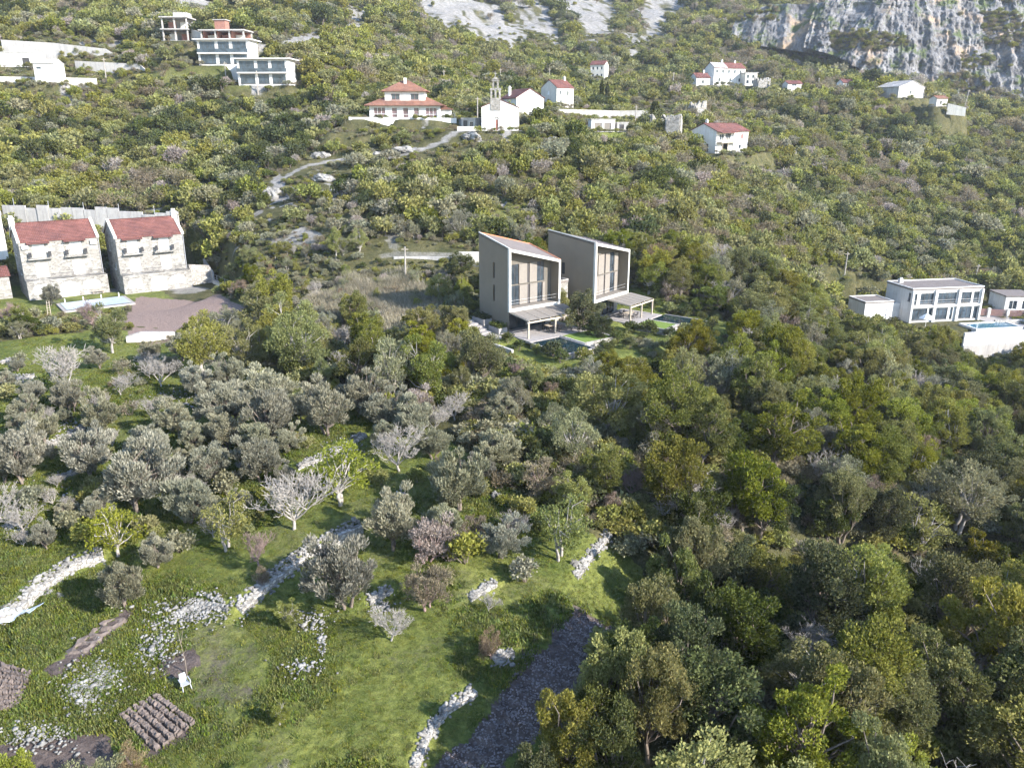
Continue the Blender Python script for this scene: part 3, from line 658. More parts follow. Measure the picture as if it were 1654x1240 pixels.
XT = [
 ('leafy_tree', P_SPARSE, 5.2, 4.6, 190, 852, 96, 'thinly leafed tree with twisted limbs on the grass bank'), ('leafy_tree', P_SPARSE, 5.2, 4.6, 368, 842, 100, 'thinly leafed twisted tree beside the ragged olive'),
 ('leafy_tree', P_SPARSE, 5.2, 4.6, 553, 765, 108, 'yellow-green leafy tree with pale trunk right of the fig'), ('leafy_tree', P_SPARSE, 5.2, 4.6, 905, 850, 116, 'yellow-green thicket tree above the shaded grass patch'),
 ('leafy_tree', P_LIME, 5.0, 5.6, 970, 652, 104, 'bright lime tree in the middle of the wood'), ('leafy_tree', P_LIME, 5.0, 5.6, 440, 512, 78, 'bright yellow tree at the right of the gravel yard'),
 ('leafy_tree', P_LIME, 5.0, 5.6, 182, 535, 62, 'bright green tree at the lower corner of the gravel yard'), ('leafy_tree', P_LIME, 5.0, 5.6, 330, 562, 86, 'olive-green tree hedge below the gravel yard'),
 ('leafy_tree', P_PALE, 5.0, 5.2, 362, 532, 60, 'pale bushy tree at the yard fence corner'), ('leafy_tree', P_LIME, 5.0, 5.6, 398, 562, 66, 'yellowish tree right of the hedge below the yard'),
 ('leafy_tree', P_LIME, 5.0, 5.6, 480, 560, 84, 'tall pale-trunked tree at the head of the grove'), ('leafy_tree', P_OAK, 5.4, 6.2, 585, 588, 72, 'green round tree above the dark hollow'), ('leafy_tree', P_LIME, 5.0, 5.6, 688, 602, 84, 'feathery green tree below the villas'),
 ('leafy_tree', P_OAK, 5.4, 6.2, 1248, 702, 104, 'large bright oak standing clear in the right-hand wood'), ('leafy_tree', P_PALE, 5.0, 5.2, 920, 705, 84, 'pale green tree in the middle of the slope thicket'),
 ('leafy_tree', P_OAK, 5.4, 6.2, 1130, 700, 104, 'broad pale oak left of the shady gap'), ('leafy_tree', P_SPARSE, 5.2, 4.6, 1480, 850, 100, 'half-bare yellowish oak with a long exposed limb'),
 ('leafy_tree', P_PALE, 5.0, 5.2, 1540, 800, 110, 'large greyish oak in the right-hand wood'), ('leafy_tree', P_OAK, 5.4, 6.2, 1540, 960, 130, 'huge rounded oak near the lower right corner'),
 ('olive_tree', P_OLIVE, 4.8, 4.3, 1372, 608, 54, 'silvery olive in the wood below the white villa'), ('olive_tree', P_OLIVE, 4.8, 4.3, 1340, 620, 40, 'smaller silvery olive left of another in the wood'),
 ('olive_tree', P_OLIVE, 4.8, 4.3, 82, 478, 34, 'small olive in front of the arches of the stone house'), ('leafy_tree', P_DARK, 5.0, 5.5, 745, 430, 44, 'dark tree on the lane beside the near villa'),
 ('leafy_tree', P_DARK, 5.0, 5.5, 938, 502, 66, 'dark leafy tree growing between the two villas'), ('leafy_tree', P_DARK, 5.0, 5.5, 968, 528, 44, 'dark small tree in front of the far villa'),
 ('bush', P_PINK, 4.2, 3.6, 690, 872, 86, 'beige-pink bush against the dark-sided olive'), ('bush', P_BROWN, 4.0, 3.6, 690, 945, 84, 'round brown bush on the meadow edge'), ('bush', P_PINK, 4.2, 3.6, 668, 650, 54, 'pink blossoming bush topping the thicket'),
 ('bush', P_BROWN, 4.0, 3.6, 870, 770, 72, 'brown and green bush below the pale tree'), ('bush', P_BROWN, 4.0, 3.6, 425, 928, 34, 'small dark red bush by the stone wall'), ('bush', P_BROWN, 4.0, 3.6, 790, 1040, 50, 'thin brown scrub above the ploughed strip'),
 ('bush', P_BROWN, 4.0, 3.6, 1060, 425, 66, 'purple-brown bush behind the far villa'), ('bush', P_BROWN, 4.0, 3.6, 215, 1222, 56, 'dry brown bush at the end of the vegetable bed'), ('bush', P_LIME, 5.0, 5.6, 452, 1150, 36, 'lime-green bush on the lower meadow'),
 ('bush', P_BROWN, 4.0, 3.6, 765, 855, 52, 'rusty bush left of the whitish bare one'), ('bush', P_LIME, 5.0, 5.6, 470, 990, 44, 'faint green bush beside the rubble'),
]
for nm, pr, w0, h0, cx, cy, wp, lb in XT:
    put(nm, pr, w0, h0, cx, cy, wp, lb, {'leafy_tree': 'tree', 'olive_tree': 'olive tree', 'bush': 'bush'}[nm])
for k, (cx, cy, wp) in enumerate(((1050, 1000, 92), (1022, 1050, 92), (1000, 1098, 100), (962, 1150, 100), (912, 1196, 96), (868, 1238, 84), (1092, 955, 92), (1096, 1046, 112), (1050, 1125, 112), (990, 1196, 112), (1112, 905, 90), (1150, 985, 104))):
    put('leafy_tree', P_DARK if k % 2 else P_OAK, 5.0, 6.0, cx, cy, wp * 1.08, ('dark evergreen tree', 'deep green oak')[k % 2 == 0] + ' overhanging the ploughed strip, ' + 'first second third fourth fifth sixth'.split()[k // 2] + ' of its kind', 'tree', 'trees along the ploughed strip', hfac=1.35)
c0 = at(974, 178)
def make_cypress(seed, H=9.0, W=2.6):
    rng = np.random.default_rng(seed); n = 5200; z = rng.uniform(0.4, H, n); f = z / H
    r = W / 2 * np.minimum(1, (1 - f) * 2.2) ** 0.7 * (0.75 + 0.25 * np.sin(z * 2.1)) * rng.uniform(0.35, 1, n) ** 0.4; a = rng.uniform(0, 6.28, n)
    P = np.stack([np.cos(a) * r, np.sin(a) * r, z], 1); AX = np.stack([np.cos(a) * .4, np.sin(a) * .4, np.ones(n)], 1) + unit(n, rng) * .35
    v, q, ti = leaves(rng, P, AX, 0.5, 0.16, rng.uniform(0, .8, n)); tv, tq = tubes([((0, 0, -.3), (0, 0, H * .8), .16, .05)], 6)
    tm = fast_mesh('trunk', tv, tq); tm.materials.append(M_BARK); cm = fast_mesh('crown', v, q, attrs={'tint': ti}); cm.materials.append(LM['dark']); return tm, cm
P_CYP = [make_cypress(1), make_cypress(2)]
for k, (px_, s_, lb) in enumerate(((971, 1.0, 'dark tall cypress at the left of the pair beside the village road'), (980, 0.9, 'greener cypress at the right of the pair beside the village road'))):
    p = at(px_, 177); dep = p.y / 1.05; plant('cypress_tree', P_CYP, k, p, 46 * dep / FPX / 9.0 * s_, k * 2.0, lb, 'cypress', 'cypresses by the village road')

FILL = [(0,588),(300,578),(480,625),(700,690),(860,790),(930,880),(860,935),(740,960),(650,900),(560,830),(420,850),(300,905),(60,905),(0,850)]
rf_ = random.Random(31); FI = []; tries = 0
while len(FI) < 150 and tries < 6000:
    tries += 1; u_, v_ = rf_.uniform(0, 890), rf_.uniform(578, 1000)
    if not in_poly(np.array([u_]), np.array([v_]), FILL)[0]: continue
    q = march(u_, v_, hbase, n=500); rad = rf_.uniform(.6, 1.5) if u_ < 560 else rf_.uniform(.9, 2.1)
    if any(math.hypot(q[0] - a, q[1] - b) < c * .62 + rad * .8 for a, b, c in TAKEN): continue
    if any(seg_dist(np.array([q[0]]), np.array([q[1]]), ln)[0][0] < rad * .8 + .5 for n_, ln, h_ in DRYW): continue
    kd = rf_.choices(['bare', 'pale', 'brown', 'lime', 'olive', 'herb'], [5, 4, 2, 3, 4, 3] if u_ < 560 else [3, 4, 4, 5, 3, 3])[0]; z_ = hz(*q); TAKEN.append((q[0], q[1], rad))
    if kd == 'bare': o = plant('bare_shrub', P_BARE, rf_.randrange(99), (*q, z_), rad * 2.2 / 5.4, rf_.uniform(0, 6), '', 'shrub', 'small shrubs of the grove', ('trunk', 'branches')); lb = 'pale leafless shrub'
    elif kd == 'olive': o = plant('young_olive', P_OLIVE, rf_.randrange(99), (*q, z_), rad * 2.3 / 4.8, rf_.uniform(0, 6), '', 'shrub', 'small shrubs of the grove'); lb = 'small young grey olive'
    else: o = plant('grove_shrub', SHRUBS['oak' if kd == 'herb' else kd], rf_.randrange(99), (*q, z_), rad * (1.6 if kd != 'herb' else 1.1) / 3.4, rf_.uniform(0, 6), '', 'shrub', 'small shrubs of the grove', ('stems', 'foliage')); lb = {'pale': 'greyish shrub', 'brown': 'brown twiggy shrub', 'lime': 'yellow-green shrub', 'herb': 'low green clump'}[kd]
    wh = 'in the upper grove' if v_ < 660 else 'on the left grass bank' if u_ < 330 else 'among the middle olives' if v_ < 800 and u_ < 640 else 'below the thicket' if u_ > 600 else 'beside the big bare fig'
    FI.append((o, lb + ' ' + wh, u_, v_))

# ---------------------------------------------------------------- woodland and hillside scrub
def clear_mask(x, y):
    ok = np.ones(len(x), bool)
    front = {'V1': -15, 'V2': -15, 'S1': -15, 'S2': -18, 'WV': -5, 'CH': -4, 'MA': -4, 'GA': -9, 'G1': -7, 'G2': -7, 'WA': -9, 'WB': -7, 'BH': -10}
    for k, p in PL.items():
        back = {'V1': 6, 'V2': 6, 'S1': 11, 'S2': 11, 'WV': 12, 'CH': 13}.get(k, 9)
        lx = {'V1': -6, 'WV': -15, 'S1': -9, 'CH': -7, 'MA': -5}.get(k, -1.5); rx_ = {'WV': 17, 'S2': 4, 'V2': 5, 'CH': 3}.get(k, 1.5)
        ok &= in_pad(x, y, p, lx, p['W'] + rx_, front.get(k, -8), back) > 0.8
    for ln, wd in ((TRACK, 2.6), (ROAD, 4.0)):
        d, s_, i_ = seg_dist(x, y, ln); ok &= d > wd
    d, s_, i_ = seg_dist(x, y, wpoly([(900, 184), (1050, 190)])); ok &= d > 4
    return ok
EXTRA_CLEAR = [wpoly(p) for p in ([(-10,110),(40,66),(180,80),(212,104),(225,104),(265,140),(150,150),(-10,150)], [(1010,168),(1100,168),(1100,200),(1020,206)], [(205,530),(225,487),(330,465),(410,498),(390,530),(290,560),(230,566)], [(0,340),(300,330),(300,352),(0,352)], [(1570,470),(1680,480),(1680,560),(1570,560)],
               [(990,690),(1085,655),(1100,675),(1000,715)], [(1110,830),(1225,780),(1240,800),(1130,860)])]
PALEZ = wpoly([(330,340),(600,340),(720,400),(735,560),(560,570),(480,480)])
def scatter():
    rng = np.random.default_rng(77); out = []
    def grid(cell, y0, y1):
        ys = np.arange(y0, y1, cell); xs = np.arange(-330, 330, cell); X, Y = np.meshgrid(xs, ys)
        X = (X + rng.uniform(-.55, .55, X.shape) * cell).ravel(); Y = (Y + rng.uniform(-.55, .55, Y.shape) * cell).ravel()
        m = (np.abs(X) < 0.72 * Y + 10) & ~in_poly(X, Y, GROVE) & ~in_poly(X, Y, PLOUGH); X, Y = X[m], Y[m]
        m = clear_mask(X, Y)
        for pl_ in EXTRA_CLEAR: m &= ~in_poly(X, Y, pl_)
        sc = np.zeros(len(X), bool)
        for pl_ in SCREE: sc |= in_poly(X, Y, pl_)
        m &= ~(sc & (rng.random(len(X)) < 0.95))
        tk = np.array(TAKEN)
        for tx, ty, tr in TAKEN: m &= np.hypot(X - tx, Y - ty) > tr * 0.8 + 0.7
        return X[m], Y[m]
    # woodland: trees
    X, Y = grid(3.35, 28, 132)
    hillf = sstep(-6, 20, X - (Y - 60) * 0.15)
    for x, y, hf in zip(X, Y, hillf):
        r = rng.random(); s = rng.uniform(0.62, 1.12)
        wood = rng.random() < 0.10 + 0.90 * hf
        n1 = float(fbm(np.array([x]), np.array([y]), 16, 2, 91)[0])
        if wood: kind = 'oak' if r < .52 else 'lime' if r < .72 + (n1 - .5) * .5 else 'pale' if r < .80 else 'dark' if r < .88 else 'brown' if r < .95 else 'bare'
        else: kind = 'oak' if r < .16 else 'lime' if r < .38 else 'pale' if r < .70 else 'brown' if r < .84 else 'bare' if r < .96 else 'dark'
        if not wood: s *= 0.62
        if seg_dist(np.array([x]), np.array([y]), GULLY)[0][0] < 5.5:
            r2 = rng.random(); kind = 'dark' if r2 < .6 else 'bare' if r2 < .75 else 'oak'; s *= .9  # darker kinds put the gully's deep shade into the leaf colour
        out.append((x, y, s, kind, True))
    X, Y = grid(2.05, 30, 132)
    for x, y in zip(X, Y):
        r = rng.random(); out.append((x, y, rng.uniform(0.35, 0.75), 'oak' if r < .4 else 'dark' if r < .6 else 'brown' if r < .75 else 'lime' if r < .9 else 'pale', False))
    for cell, y0, y1, s0, s1 in ((1.95, 132, 215, 0.5, 1.2), (2.5, 215, 300, 0.55, 1.3), (3.4, 300, 570, 0.75, 1.7)):
        X, Y = grid(cell, y0, y1); n1 = fbm(X, Y, 24, 3, 201); n2 = fbm(X, Y, 11, 3, 305); n3 = fbm(X, Y, 30, 3, 401)
        for x, y, a, b, c in zip(X, Y, n1, n2, n3):
            r = .5 + (rng.random() - .5) * .72 + (a - .5) * 1.7
            if b < 0.36 and rng.random() < 0.7: continue
            kind = 'brown' if r < .17 else 'oak' if r < .50 else 'lime' if r < .80 else 'pale' if r < .90 else 'dark'
            if rng.random() < 0.03: kind = 'pink'
            if rng.random() < 0.05: kind = 'dark'
            big = rng.random() < 0.22
            out.append((x, y, rng.uniform(s0, s1) * (1.45 if big else 1), kind, False))
    pz = in_poly(np.array([q[0] for q in out]), np.array([q[1] for q in out]), PALEZ)
    return [(a, b, c * (.72 if z_ else 1), rng.choice(['pale', 'lime', 'bare' if t_ else 'pink', 'brown'], p=[.45, .2, .2, .15]) if z_ and rng.random() < .85 else k_, t_) for (a, b, c, k_, t_), z_ in zip(out, pz)]
KEEP = [([(1008,970),(1010,985),(985,1040),(930,1120),(880,1175),(825,1225),(690,1260),(735,1180),(855,1060),(925,960)], 60), ([(930,965),(945,900),(985,852),(1060,880),(1078,930),(1010,985)], 70),
 ([(728,400),(780,372),(1015,372),(1020,470),(1080,520),(1070,550),(1000,560),(880,575),(800,545),(730,470)], 103), ([(0,350),(300,345),(305,460),(405,495),(385,528),(210,540),(90,500),(0,480)], 131),
 ([(1365,452),(1600,450),(1660,480),(1660,530),(1640,566),(1545,560),(1545,530),(1460,518),(1365,495)], 151), ([(765,120),(880,135),(880,172),(840,180),(838,214),(745,214)], 178), ([(545,132),(735,132),(740,200),(640,203),(575,222),(540,192)], 183),
 ([(874,130),(930,130),(930,174),(874,170)], 234), ([(952,105),(988,105),(988,126),(952,124)], 334), ([(1120,200),(1210,200),(1208,247),(1150,247)], 204), ([(1122,100),(1242,103),(1242,136),(1150,136),(1122,140)], 338),
 ([(244,20),(310,18),(400,40),(410,75),(470,98),(472,128),(400,122),(320,104),(262,66)], 226), ([(0,68),(180,82),(235,104),(228,118),(160,134),(0,134)], 214), ([(952,194),(1010,194),(1010,211),(952,211)], 195),
 ([(1448,138),(1495,140),(1532,158),(1532,170),(1500,166),(1448,156)], 292), ([(5,318),(295,325),(295,352),(5,350)], 147), ([(1048,165),(1095,170),(1092,204),(1050,204)], 206), ([(963,130),(988,130),(988,172),(963,172)], 238),
 ([(895,178),(1052,184),(1052,192),(895,188)], 222), ([(618,404),(780,404),(780,430),(618,424)], 128),
 ([(460,1000),(470,600),(430,590),(180,540),(0,560),(0,1000)], 66)]
KEEP += [([(640,240),(765,214),(775,226),(650,256)], 176), ([(455,276),(530,252),(540,266),(465,296)], 165)]
KEEP += [(list(p_), 455 if p_[0][0] > 640 else 0) for p_ in SCREE_PX]
def keep_cull(sc):
    x = np.array([q[0] for q in sc]); y = np.array([q[1] for q in sc]); s = np.array([q[2] for q in sc]); tr = np.array([q[4] for q in sc]); z = height(x, y)
    hh = np.where(tr, 6.0, 2.7) * s; zc = z + hh * .6; dp = y * CP - (zc - CAMZ) * SP; u = 827 + FPX * x / dp; v = 620 - FPX * ((zc - CAMZ) * CP + y * SP) / dp; r = np.where(tr, 3.1, 1.6) * s * FPX / dp
    bad = np.zeros(len(x), bool)
    for poly, Y in KEEP:
        m = (y < Y)
        for k in range(9):
            a = k * math.pi / 4; q = 0 if k == 8 else .9
            bad |= m & in_poly(u + r * q * math.cos(a), v + r * q * math.sin(a), poly)
    return [c for c, b in zip(sc, bad) if not b]
SC = keep_cull(scatter())
sx = np.array([s[0] for s in SC]); sy = np.array([s[1] for s in SC]); szz = height(sx, sy); ss = np.array([s[2] for s in SC])
dep = sy * CP - (szz - CAMZ) * SP; upx = 827 + FPX * sx / dep; upy = 620 - FPX * ((szz + 2 - CAMZ) * CP + sy * SP) / dep
inview = (upx > -10) & (upx < 1664) & (upy > -20) & (upy < 1290)
TREE_P = {'oak': (P_OAK, 5.4), 'lime': (P_LIME, 5.0), 'pale': (P_PALE, 5.0), 'dark': (P_DARK, 5.0), 'brown': (P_BROWN, 4.0), 'bare': (P_BARE, 5.4), 'pink': (P_PINK, 4.2)}
istree = np.array([s[4] for s in SC])
app = ss * np.where(istree, 5.0, 3.4) / dep
LBL = {'oak': 'green oak', 'lime': 'yellow-green young tree', 'pale': 'greyish pale-leaved tree', 'dark': 'dark evergreen tree', 'brown': 'brown budding tree', 'bare': 'leafless pale tree'}
SLB = {'oak': 'dull green bush', 'lime': 'fresh yellow-green bush', 'pale': 'grey-leaved bush', 'dark': 'dark evergreen bush', 'brown': 'brown twiggy bush', 'pink': 'pinkish blossoming bush'}
def where(u, v):
    if v > 560 or (v > 480 and u < 700):
        if u < 620: return 'between the gravel yard and the olive grove'
        if u < 860: return 'on the slope between villas and olives' if v < 760 else 'at the meadow edge'
        if v < 690: return 'below the villa pools' if u < 1120 else ('in the wood below the white villa' if u > 1380 else 'in the wood right of the pools')
        if v < 830: return 'around the stone wall amid the wood' if u < 1200 else ('at the right edge of the upper wood' if u > 1480 else 'beside the large clear-standing oak')
        if v < 980: return 'in the dark gully' if u < 1400 else 'around the exposed limb at the right edge'
        return 'along the right side of the ploughed strip' if u < 1080 else ('in the lower middle of the wood' if u < 1330 else 'in the lower right corner of the wood')
    if v > 400: return 'left of the villas beside the lane' if u < 780 else ('between the far villa and the white villa' if u < 1360 else 'behind the white villa')
    if v > 290: return 'above the stone houses' if u < 420 else ('on the slope above the lane' if u < 760 else ('on the slope directly above the villas' if u < 1060 else 'on the right-hand slope above the valley'))
    return 'on the slope below the upper left walls' if u < 450 else ('under the dirt track' if u < 700 else ('below the church' if u < 950 else ('below the village road' if u < 1150 else 'below the cliff village')))
def describe(base, i, big, small):
    return ('large ' if ss[i] > big else 'small ' if ss[i] < small else '') + base + ' ' + where(upx[i], upy[i])
ORD = 'first second third fourth fifth sixth seventh eighth ninth tenth eleventh twelfth thirteenth fourteenth fifteenth sixteenth'.split()
def name_in_order(items):                    # (object, label, column, row): look-alikes are told apart by their order in the picture
    by = {}
    for it in items: by.setdefault(it[1], []).append(it)
    for lb, its in by.items():
        if len(its) == 1: its[0][0]['label'] = lb; continue
        rows = [its]
        if len(its) > 7:
            its = sorted(its, key=lambda q: q[3]); n_ = 2 if len(its) < 15 else 3; k_ = -(-len(its) // n_); rows = [its[j * k_:(j + 1) * k_] for j in range(n_)]
        for ri, r_ in enumerate(rows):
            rn = '' if len(rows) == 1 else (('upper', 'lower') if len(rows) == 2 else ('upper', 'middle', 'lower'))[ri] + ' '
            for j, it in enumerate(sorted(r_, key=lambda q: q[2])): it[0]['label'] = lb + ', ' + rn + (ORD[j] if j < 16 else 'late') + ' from left'
            
ti_ = [i for i in np.argsort(-app) if istree[i] and inview[i]][:290]
si_ = [i for i in np.argsort(-app) if not istree[i] and inview[i] and dep[i] > 128][:290]
single = set(ti_) | set(si_)
rr_ = random.Random(9)
named = []
for i in ti_:
    k = SC[i][3]; pr, w0 = TREE_P[k]
    named.append((plant('woodland_tree', pr, rr_.randrange(99), (sx[i], sy[i], szz[i] - .05), ss[i], rr_.uniform(0, 6.28), 'tree', 'tree', 'woodland trees', ('trunk', 'branches' if k == 'bare' else 'crown'), ss[i] * rr_.uniform(.85, 1.15)), describe(LBL[k], i, .95, .72), upx[i], upy[i]))
for i in si_:
    k = SC[i][3]
    named.append((plant('hillside_bush', SHRUBS[k], rr_.randrange(99), (sx[i], sy[i], szz[i] - .05), ss[i], rr_.uniform(0, 6.28), 'bush', 'bush', 'hillside bushes', ('stems', 'foliage'), ss[i] * rr_.uniform(.8, 1.15)), describe(SLB[k], i, 1.1, .75), upx[i], upy[i]))
name_in_order(named); name_in_order(FI)

def gn_scatter(name, mesh_list, pts, idx, scl, rot, sclz=None):
    """one stuff object: the given meshes stood at the given points"""
    pc = bpy.data.collections.new(name + '_source')
    for i, ms in enumerate(mesh_list):
        o = bpy.data.objects.new('%s_%02d' % (name, i), ms); pc.objects.link(o)
    me = fast_mesh(name, pts, attrs={'idx': np.asarray(idx, float), 'scl': scl, 'sclz': scl if sclz is None else sclz, 'rot': rot, 'scly': np.asarray(scl) * np.random.default_rng(3).uniform(.65, 1.4, len(pts))})
    ob = bpy.data.objects.new(name, me); COL.objects.link(ob)
    g = bpy.data.node_groups.new(name, 'GeometryNodeTree')
    g.interface.new_socket('Geometry', in_out='INPUT', socket_type='NodeSocketGeometry'); g.interface.new_socket('Geometry', in_out='OUTPUT', socket_type='NodeSocketGeometry')
    gi = g.nodes.new('NodeGroupInput'); go = g.nodes.new('NodeGroupOutput')
    ci = g.nodes.new('GeometryNodeCollectionInfo'); ci.inputs['Collection'].default_value = pc; ci.inputs['Separate Children'].default_value = True; ci.inputs['Reset Children'].default_value = True
    ip = g.nodes.new('GeometryNodeInstanceOnPoints'); ip.inputs['Pick Instance'].default_value = True
    def att(n):
        a = g.nodes.new('GeometryNodeInputNamedAttribute'); a.data_type = 'FLOAT'; a.inputs['Name'].default_value = n; return a.outputs[0]
    fi = g.nodes.new('FunctionNodeFloatToInt'); g.links.new(att('idx'), fi.inputs[0]); g.links.new(fi.outputs[0], ip.inputs['Instance Index'])
    cx = g.nodes.new('ShaderNodeCombineXYZ'); g.links.new(att('scl'), cx.inputs[0]); g.links.new(att('scly'), cx.inputs[1]); g.links.new(att('sclz'), cx.inputs[2]); g.links.new(cx.outputs[0], ip.inputs['Scale'])
    cr = g.nodes.new('ShaderNodeCombineXYZ'); g.links.new(att('rot'), cr.inputs[2]); g.links.new(cr.outputs[0], ip.inputs['Rotation'])
    g.links.new(gi.outputs[0], ip.inputs['Points']); g.links.new(ci.outputs[0], ip.inputs['Instance']); g.links.new(ip.outputs[0], go.inputs[0])
    md = ob.modifiers.new('scatter', 'NODES'); md.node_group = g
    tag(ob, kind='stuff'); return ob
def join_proto(pair):                       # stems and foliage of a bush as one mesh
    out = []
    a, b = pair
    n1, n2 = len(a.vertices), len(b.vertices)
    v = np.empty((n1 + n2) * 3, np.float32); a.vertices.foreach_get('co', v[:n1 * 3]); b.vertices.foreach_get('co', v[n1 * 3:])
    l1 = np.empty(len(a.loops), np.int32); a.loops.foreach_get('vertex_index', l1); l2 = np.empty(len(b.loops), np.int32); b.loops.foreach_get('vertex_index', l2)
    q = np.concatenate([l1, l2 + n1]).reshape(-1, 4); t = np.zeros(n1 + n2, np.float32)
    if 'tint' in b.attributes: tt = np.empty(n2, np.float32); b.attributes['tint'].data.foreach_get('value', tt); t[n1:] = tt
    me = fast_mesh('bush', v.reshape(-1, 3), q, attrs={'tint': t}); me.materials.append(a.materials[0]); me.materials.append(b.materials[0])
    mi = np.zeros(len(q), np.int32); mi[len(l1) // 4:] = 1; me.polygons.foreach_set('material_index', mi); return me
order = ['oak', 'lime', 'dark', 'brown', 'pale', 'pink']; lib = []; libi = {}
for k in order:
    libi[k] = len(lib); lib += [join_proto(p) for p in SHRUBS[k]]
tlib = {}
for k in ('oak', 'lime', 'dark', 'brown', 'pale', 'bare'):
    tlib[k] = len(lib); lib += [join_proto(p) for p in TREE_P[k][0][:2]]
rest = [i for i in range(len(SC)) if i not in single]
idx = [libi[SC[i][3]] + rr_.randrange(3) if not istree[i] else tlib[SC[i][3]] + rr_.randrange(2) for i in rest]
scl = ss[rest]
o = gn_scatter('hillside_scrub', lib, np.stack([sx[rest], sy[rest], szz[rest] - .06], 1), idx, scl, np.array([rr_.uniform(0, 6.28) for _ in rest]), scl * np.array([rr_.uniform(.8, 1.2) for _ in rest]))
tag(o, 'dense green and brown scrub covering the hillside behind the villas', 'scrub')
print('scatter', len(SC), 'rest', len(rest))

# low growth that fills the gaps between the bushes, and bushes rooted in the cliff ledges
rng = np.random.default_rng(21); cx_, cy_ = [], []
for cell, y0, y1 in ((1.3, 36, 84), (1.25, 84, 165), (1.7, 165, 260), (2.4, 260, 420)):
    X, Y = np.meshgrid(np.arange(-280, 280, cell), np.arange(y0, y1, cell)); X = (X + rng.uniform(-.6, .6, X.shape) * cell).ravel(); Y = (Y + rng.uniform(-.6, .6, Y.shape) * cell).ravel()
    m = (np.abs(X) < .72 * Y + 6) & ~in_poly(X, Y, GROVE) & ~in_poly(X, Y, PLOUGH)
    for k, p in PL.items():
        f_ = {'V1': -14, 'V2': -14, 'S1': -17, 'S2': -17, 'WV': -8.5}.get(k, -1.2); m &= in_pad(X, Y, p, -4 if k in ('V1', 'S1') else -1, p['W'] + (5 if k in ('V2', 'S2', 'WV') else 1), f_, 11 if k in ('V1', 'V2', 'S1', 'S2') else 7) > .2
    for pl_ in (YARD, YARD2): m &= ~in_poly(X, Y, pl_)
    for pl_ in SCREE: m &= ~(in_poly(X, Y, pl_) & (rng.random(len(X)) < .9))
    for ln, wd in ((TRACK, 2.0), (ROAD, 2.0)): d, s_, i_ = seg_dist(X, Y, ln); m &= d > wd
    m &= fbm(X, Y, 5, 3, 515) > .33
    cx_.append(X[m]); cy_.append(Y[m])
cx_ = np.concatenate(cx_); cy_ = np.concatenate(cy_); n = len(cx_); r = rng.random(n) + (fbm(cx_, cy_, 20, 3, 616) - .5) * .8
kd = np.where(r < .22, libi['brown'], np.where(r < .5, libi['oak'], np.where(r < .78, libi['lime'], np.where(r < .93, libi['pale'], libi['dark'])))) + rng.integers(0, 3, n)
P = np.stack([cx_, cy_, height(cx_, cy_) - .05], 1); sc_ = rng.uniform(.16, .42, n) * (1 + sstep(140, 230, cy_) * .7) * np.where(cy_ < 84, 1.9, 1)
cv = np.concatenate(CLIFFV); cv = cv[fbm(cv[:, 0] + cv[:, 1], cv[:, 2] * 1.7, 14, 4, 88) > .55]; cv = cv[rng.permutation(len(cv))[:1500]]
P = np.concatenate([P, cv]); kd = np.concatenate([kd, np.where(rng.random(len(cv)) < .6, libi['oak'], libi['brown']) + rng.integers(0, 3, len(cv))]); sc_ = np.concatenate([sc_, rng.uniform(.35, 1.0, len(cv))])
o = gn_scatter('undergrowth', lib, P, kd, sc_, rng.uniform(0, 6.28, len(P)), sc_ * rng.uniform(.6, 1.1, len(P)))
tag(o, 'low mixed undergrowth filling the hillside gaps and cliff ledges', 'undergrowth'); print('undergrowth', len(P))

# ---------------------------------------------------------------- meadow grass and white flowers
def make_tuft(seed, mat, n=26, H=0.34, R=0.22, wd=0.035):
    rng = np.random.default_rng(seed); V = []; Q = []; T = []
    for k in range(n):
        a = rng.uniform(0, 6.28); r = R * math.sqrt(rng.random()); b = np.array([math.cos(a) * r, math.sin(a) * r, -0.03]); a2 = rng.uniform(0, 6.28)
        h = H * rng.uniform(.5, 1.2); l = np.array([math.cos(a2), math.sin(a2), 0]) * h * rng.uniform(.2, .8); s = np.array([-math.sin(a2), math.cos(a2), 0]) * wd
        V += [b - s, b + s, b + l + np.array([0, 0, h]) + s * .3, b + l + np.array([0, 0, h]) - s * .3]; Q.append((4*k, 4*k+1, 4*k+2, 4*k+3)); T += [rng.random()] * 4
    me = fast_mesh('grass', np.array(V), Q, attrs={'tint': T}); me.materials.append(mat); return me
LM['grass'] = leaf_mat('grass_blades', (0.080, 0.105, 0.024), (0.235, 0.245, 0.072), 0.03, 0.28, 0.3, 0.2)
LM['herb'] = leaf_mat('meadow_herbs', (0.062, 0.088, 0.022), (0.19, 0.205, 0.06), 0.03, 0.3, 0.3, 0.2)
M_WHITE = simple('white_petals', (0.75, 0.75, 0.72), 0.8, 0.1)
rng = np.random.default_rng(4)
gx = []; gy = []
n = 170000; x = rng.uniform(-62, 16, n); y = rng.uniform(26, 100, n)
m = in_poly(x, y, GROVE) & (rng.random(n) < np.clip(42.0 / y, 0.25, 1))
for pl_ in (PLOUGH, BED1, BED2, STRIP, SPOT, SOILP): m &= ~in_poly(x, y, pl_)
m &= ~(in_poly(x, y, DRYP) & (rng.random(n) < .75)); m &= ~((fbm(x, y, 5.5, 4, 131) > .60) & (rng.random(n) < .6))
m &= (np.abs(x) < .72 * y + 4)
for n_, ln, hh in DRYW: d, s_, i_ = seg_dist(x, y, ln); m &= d > 0.45
x, y = x[m], y[m]; nn = fbm(x, y, 7, 3, 61); z = height(x, y)
tufts = [make_tuft(i, LM['grass'] if i < 4 else LM['herb'], 34, .13 if i < 4 else .17, .36, .022 if i < 4 else .045) for i in range(7)]
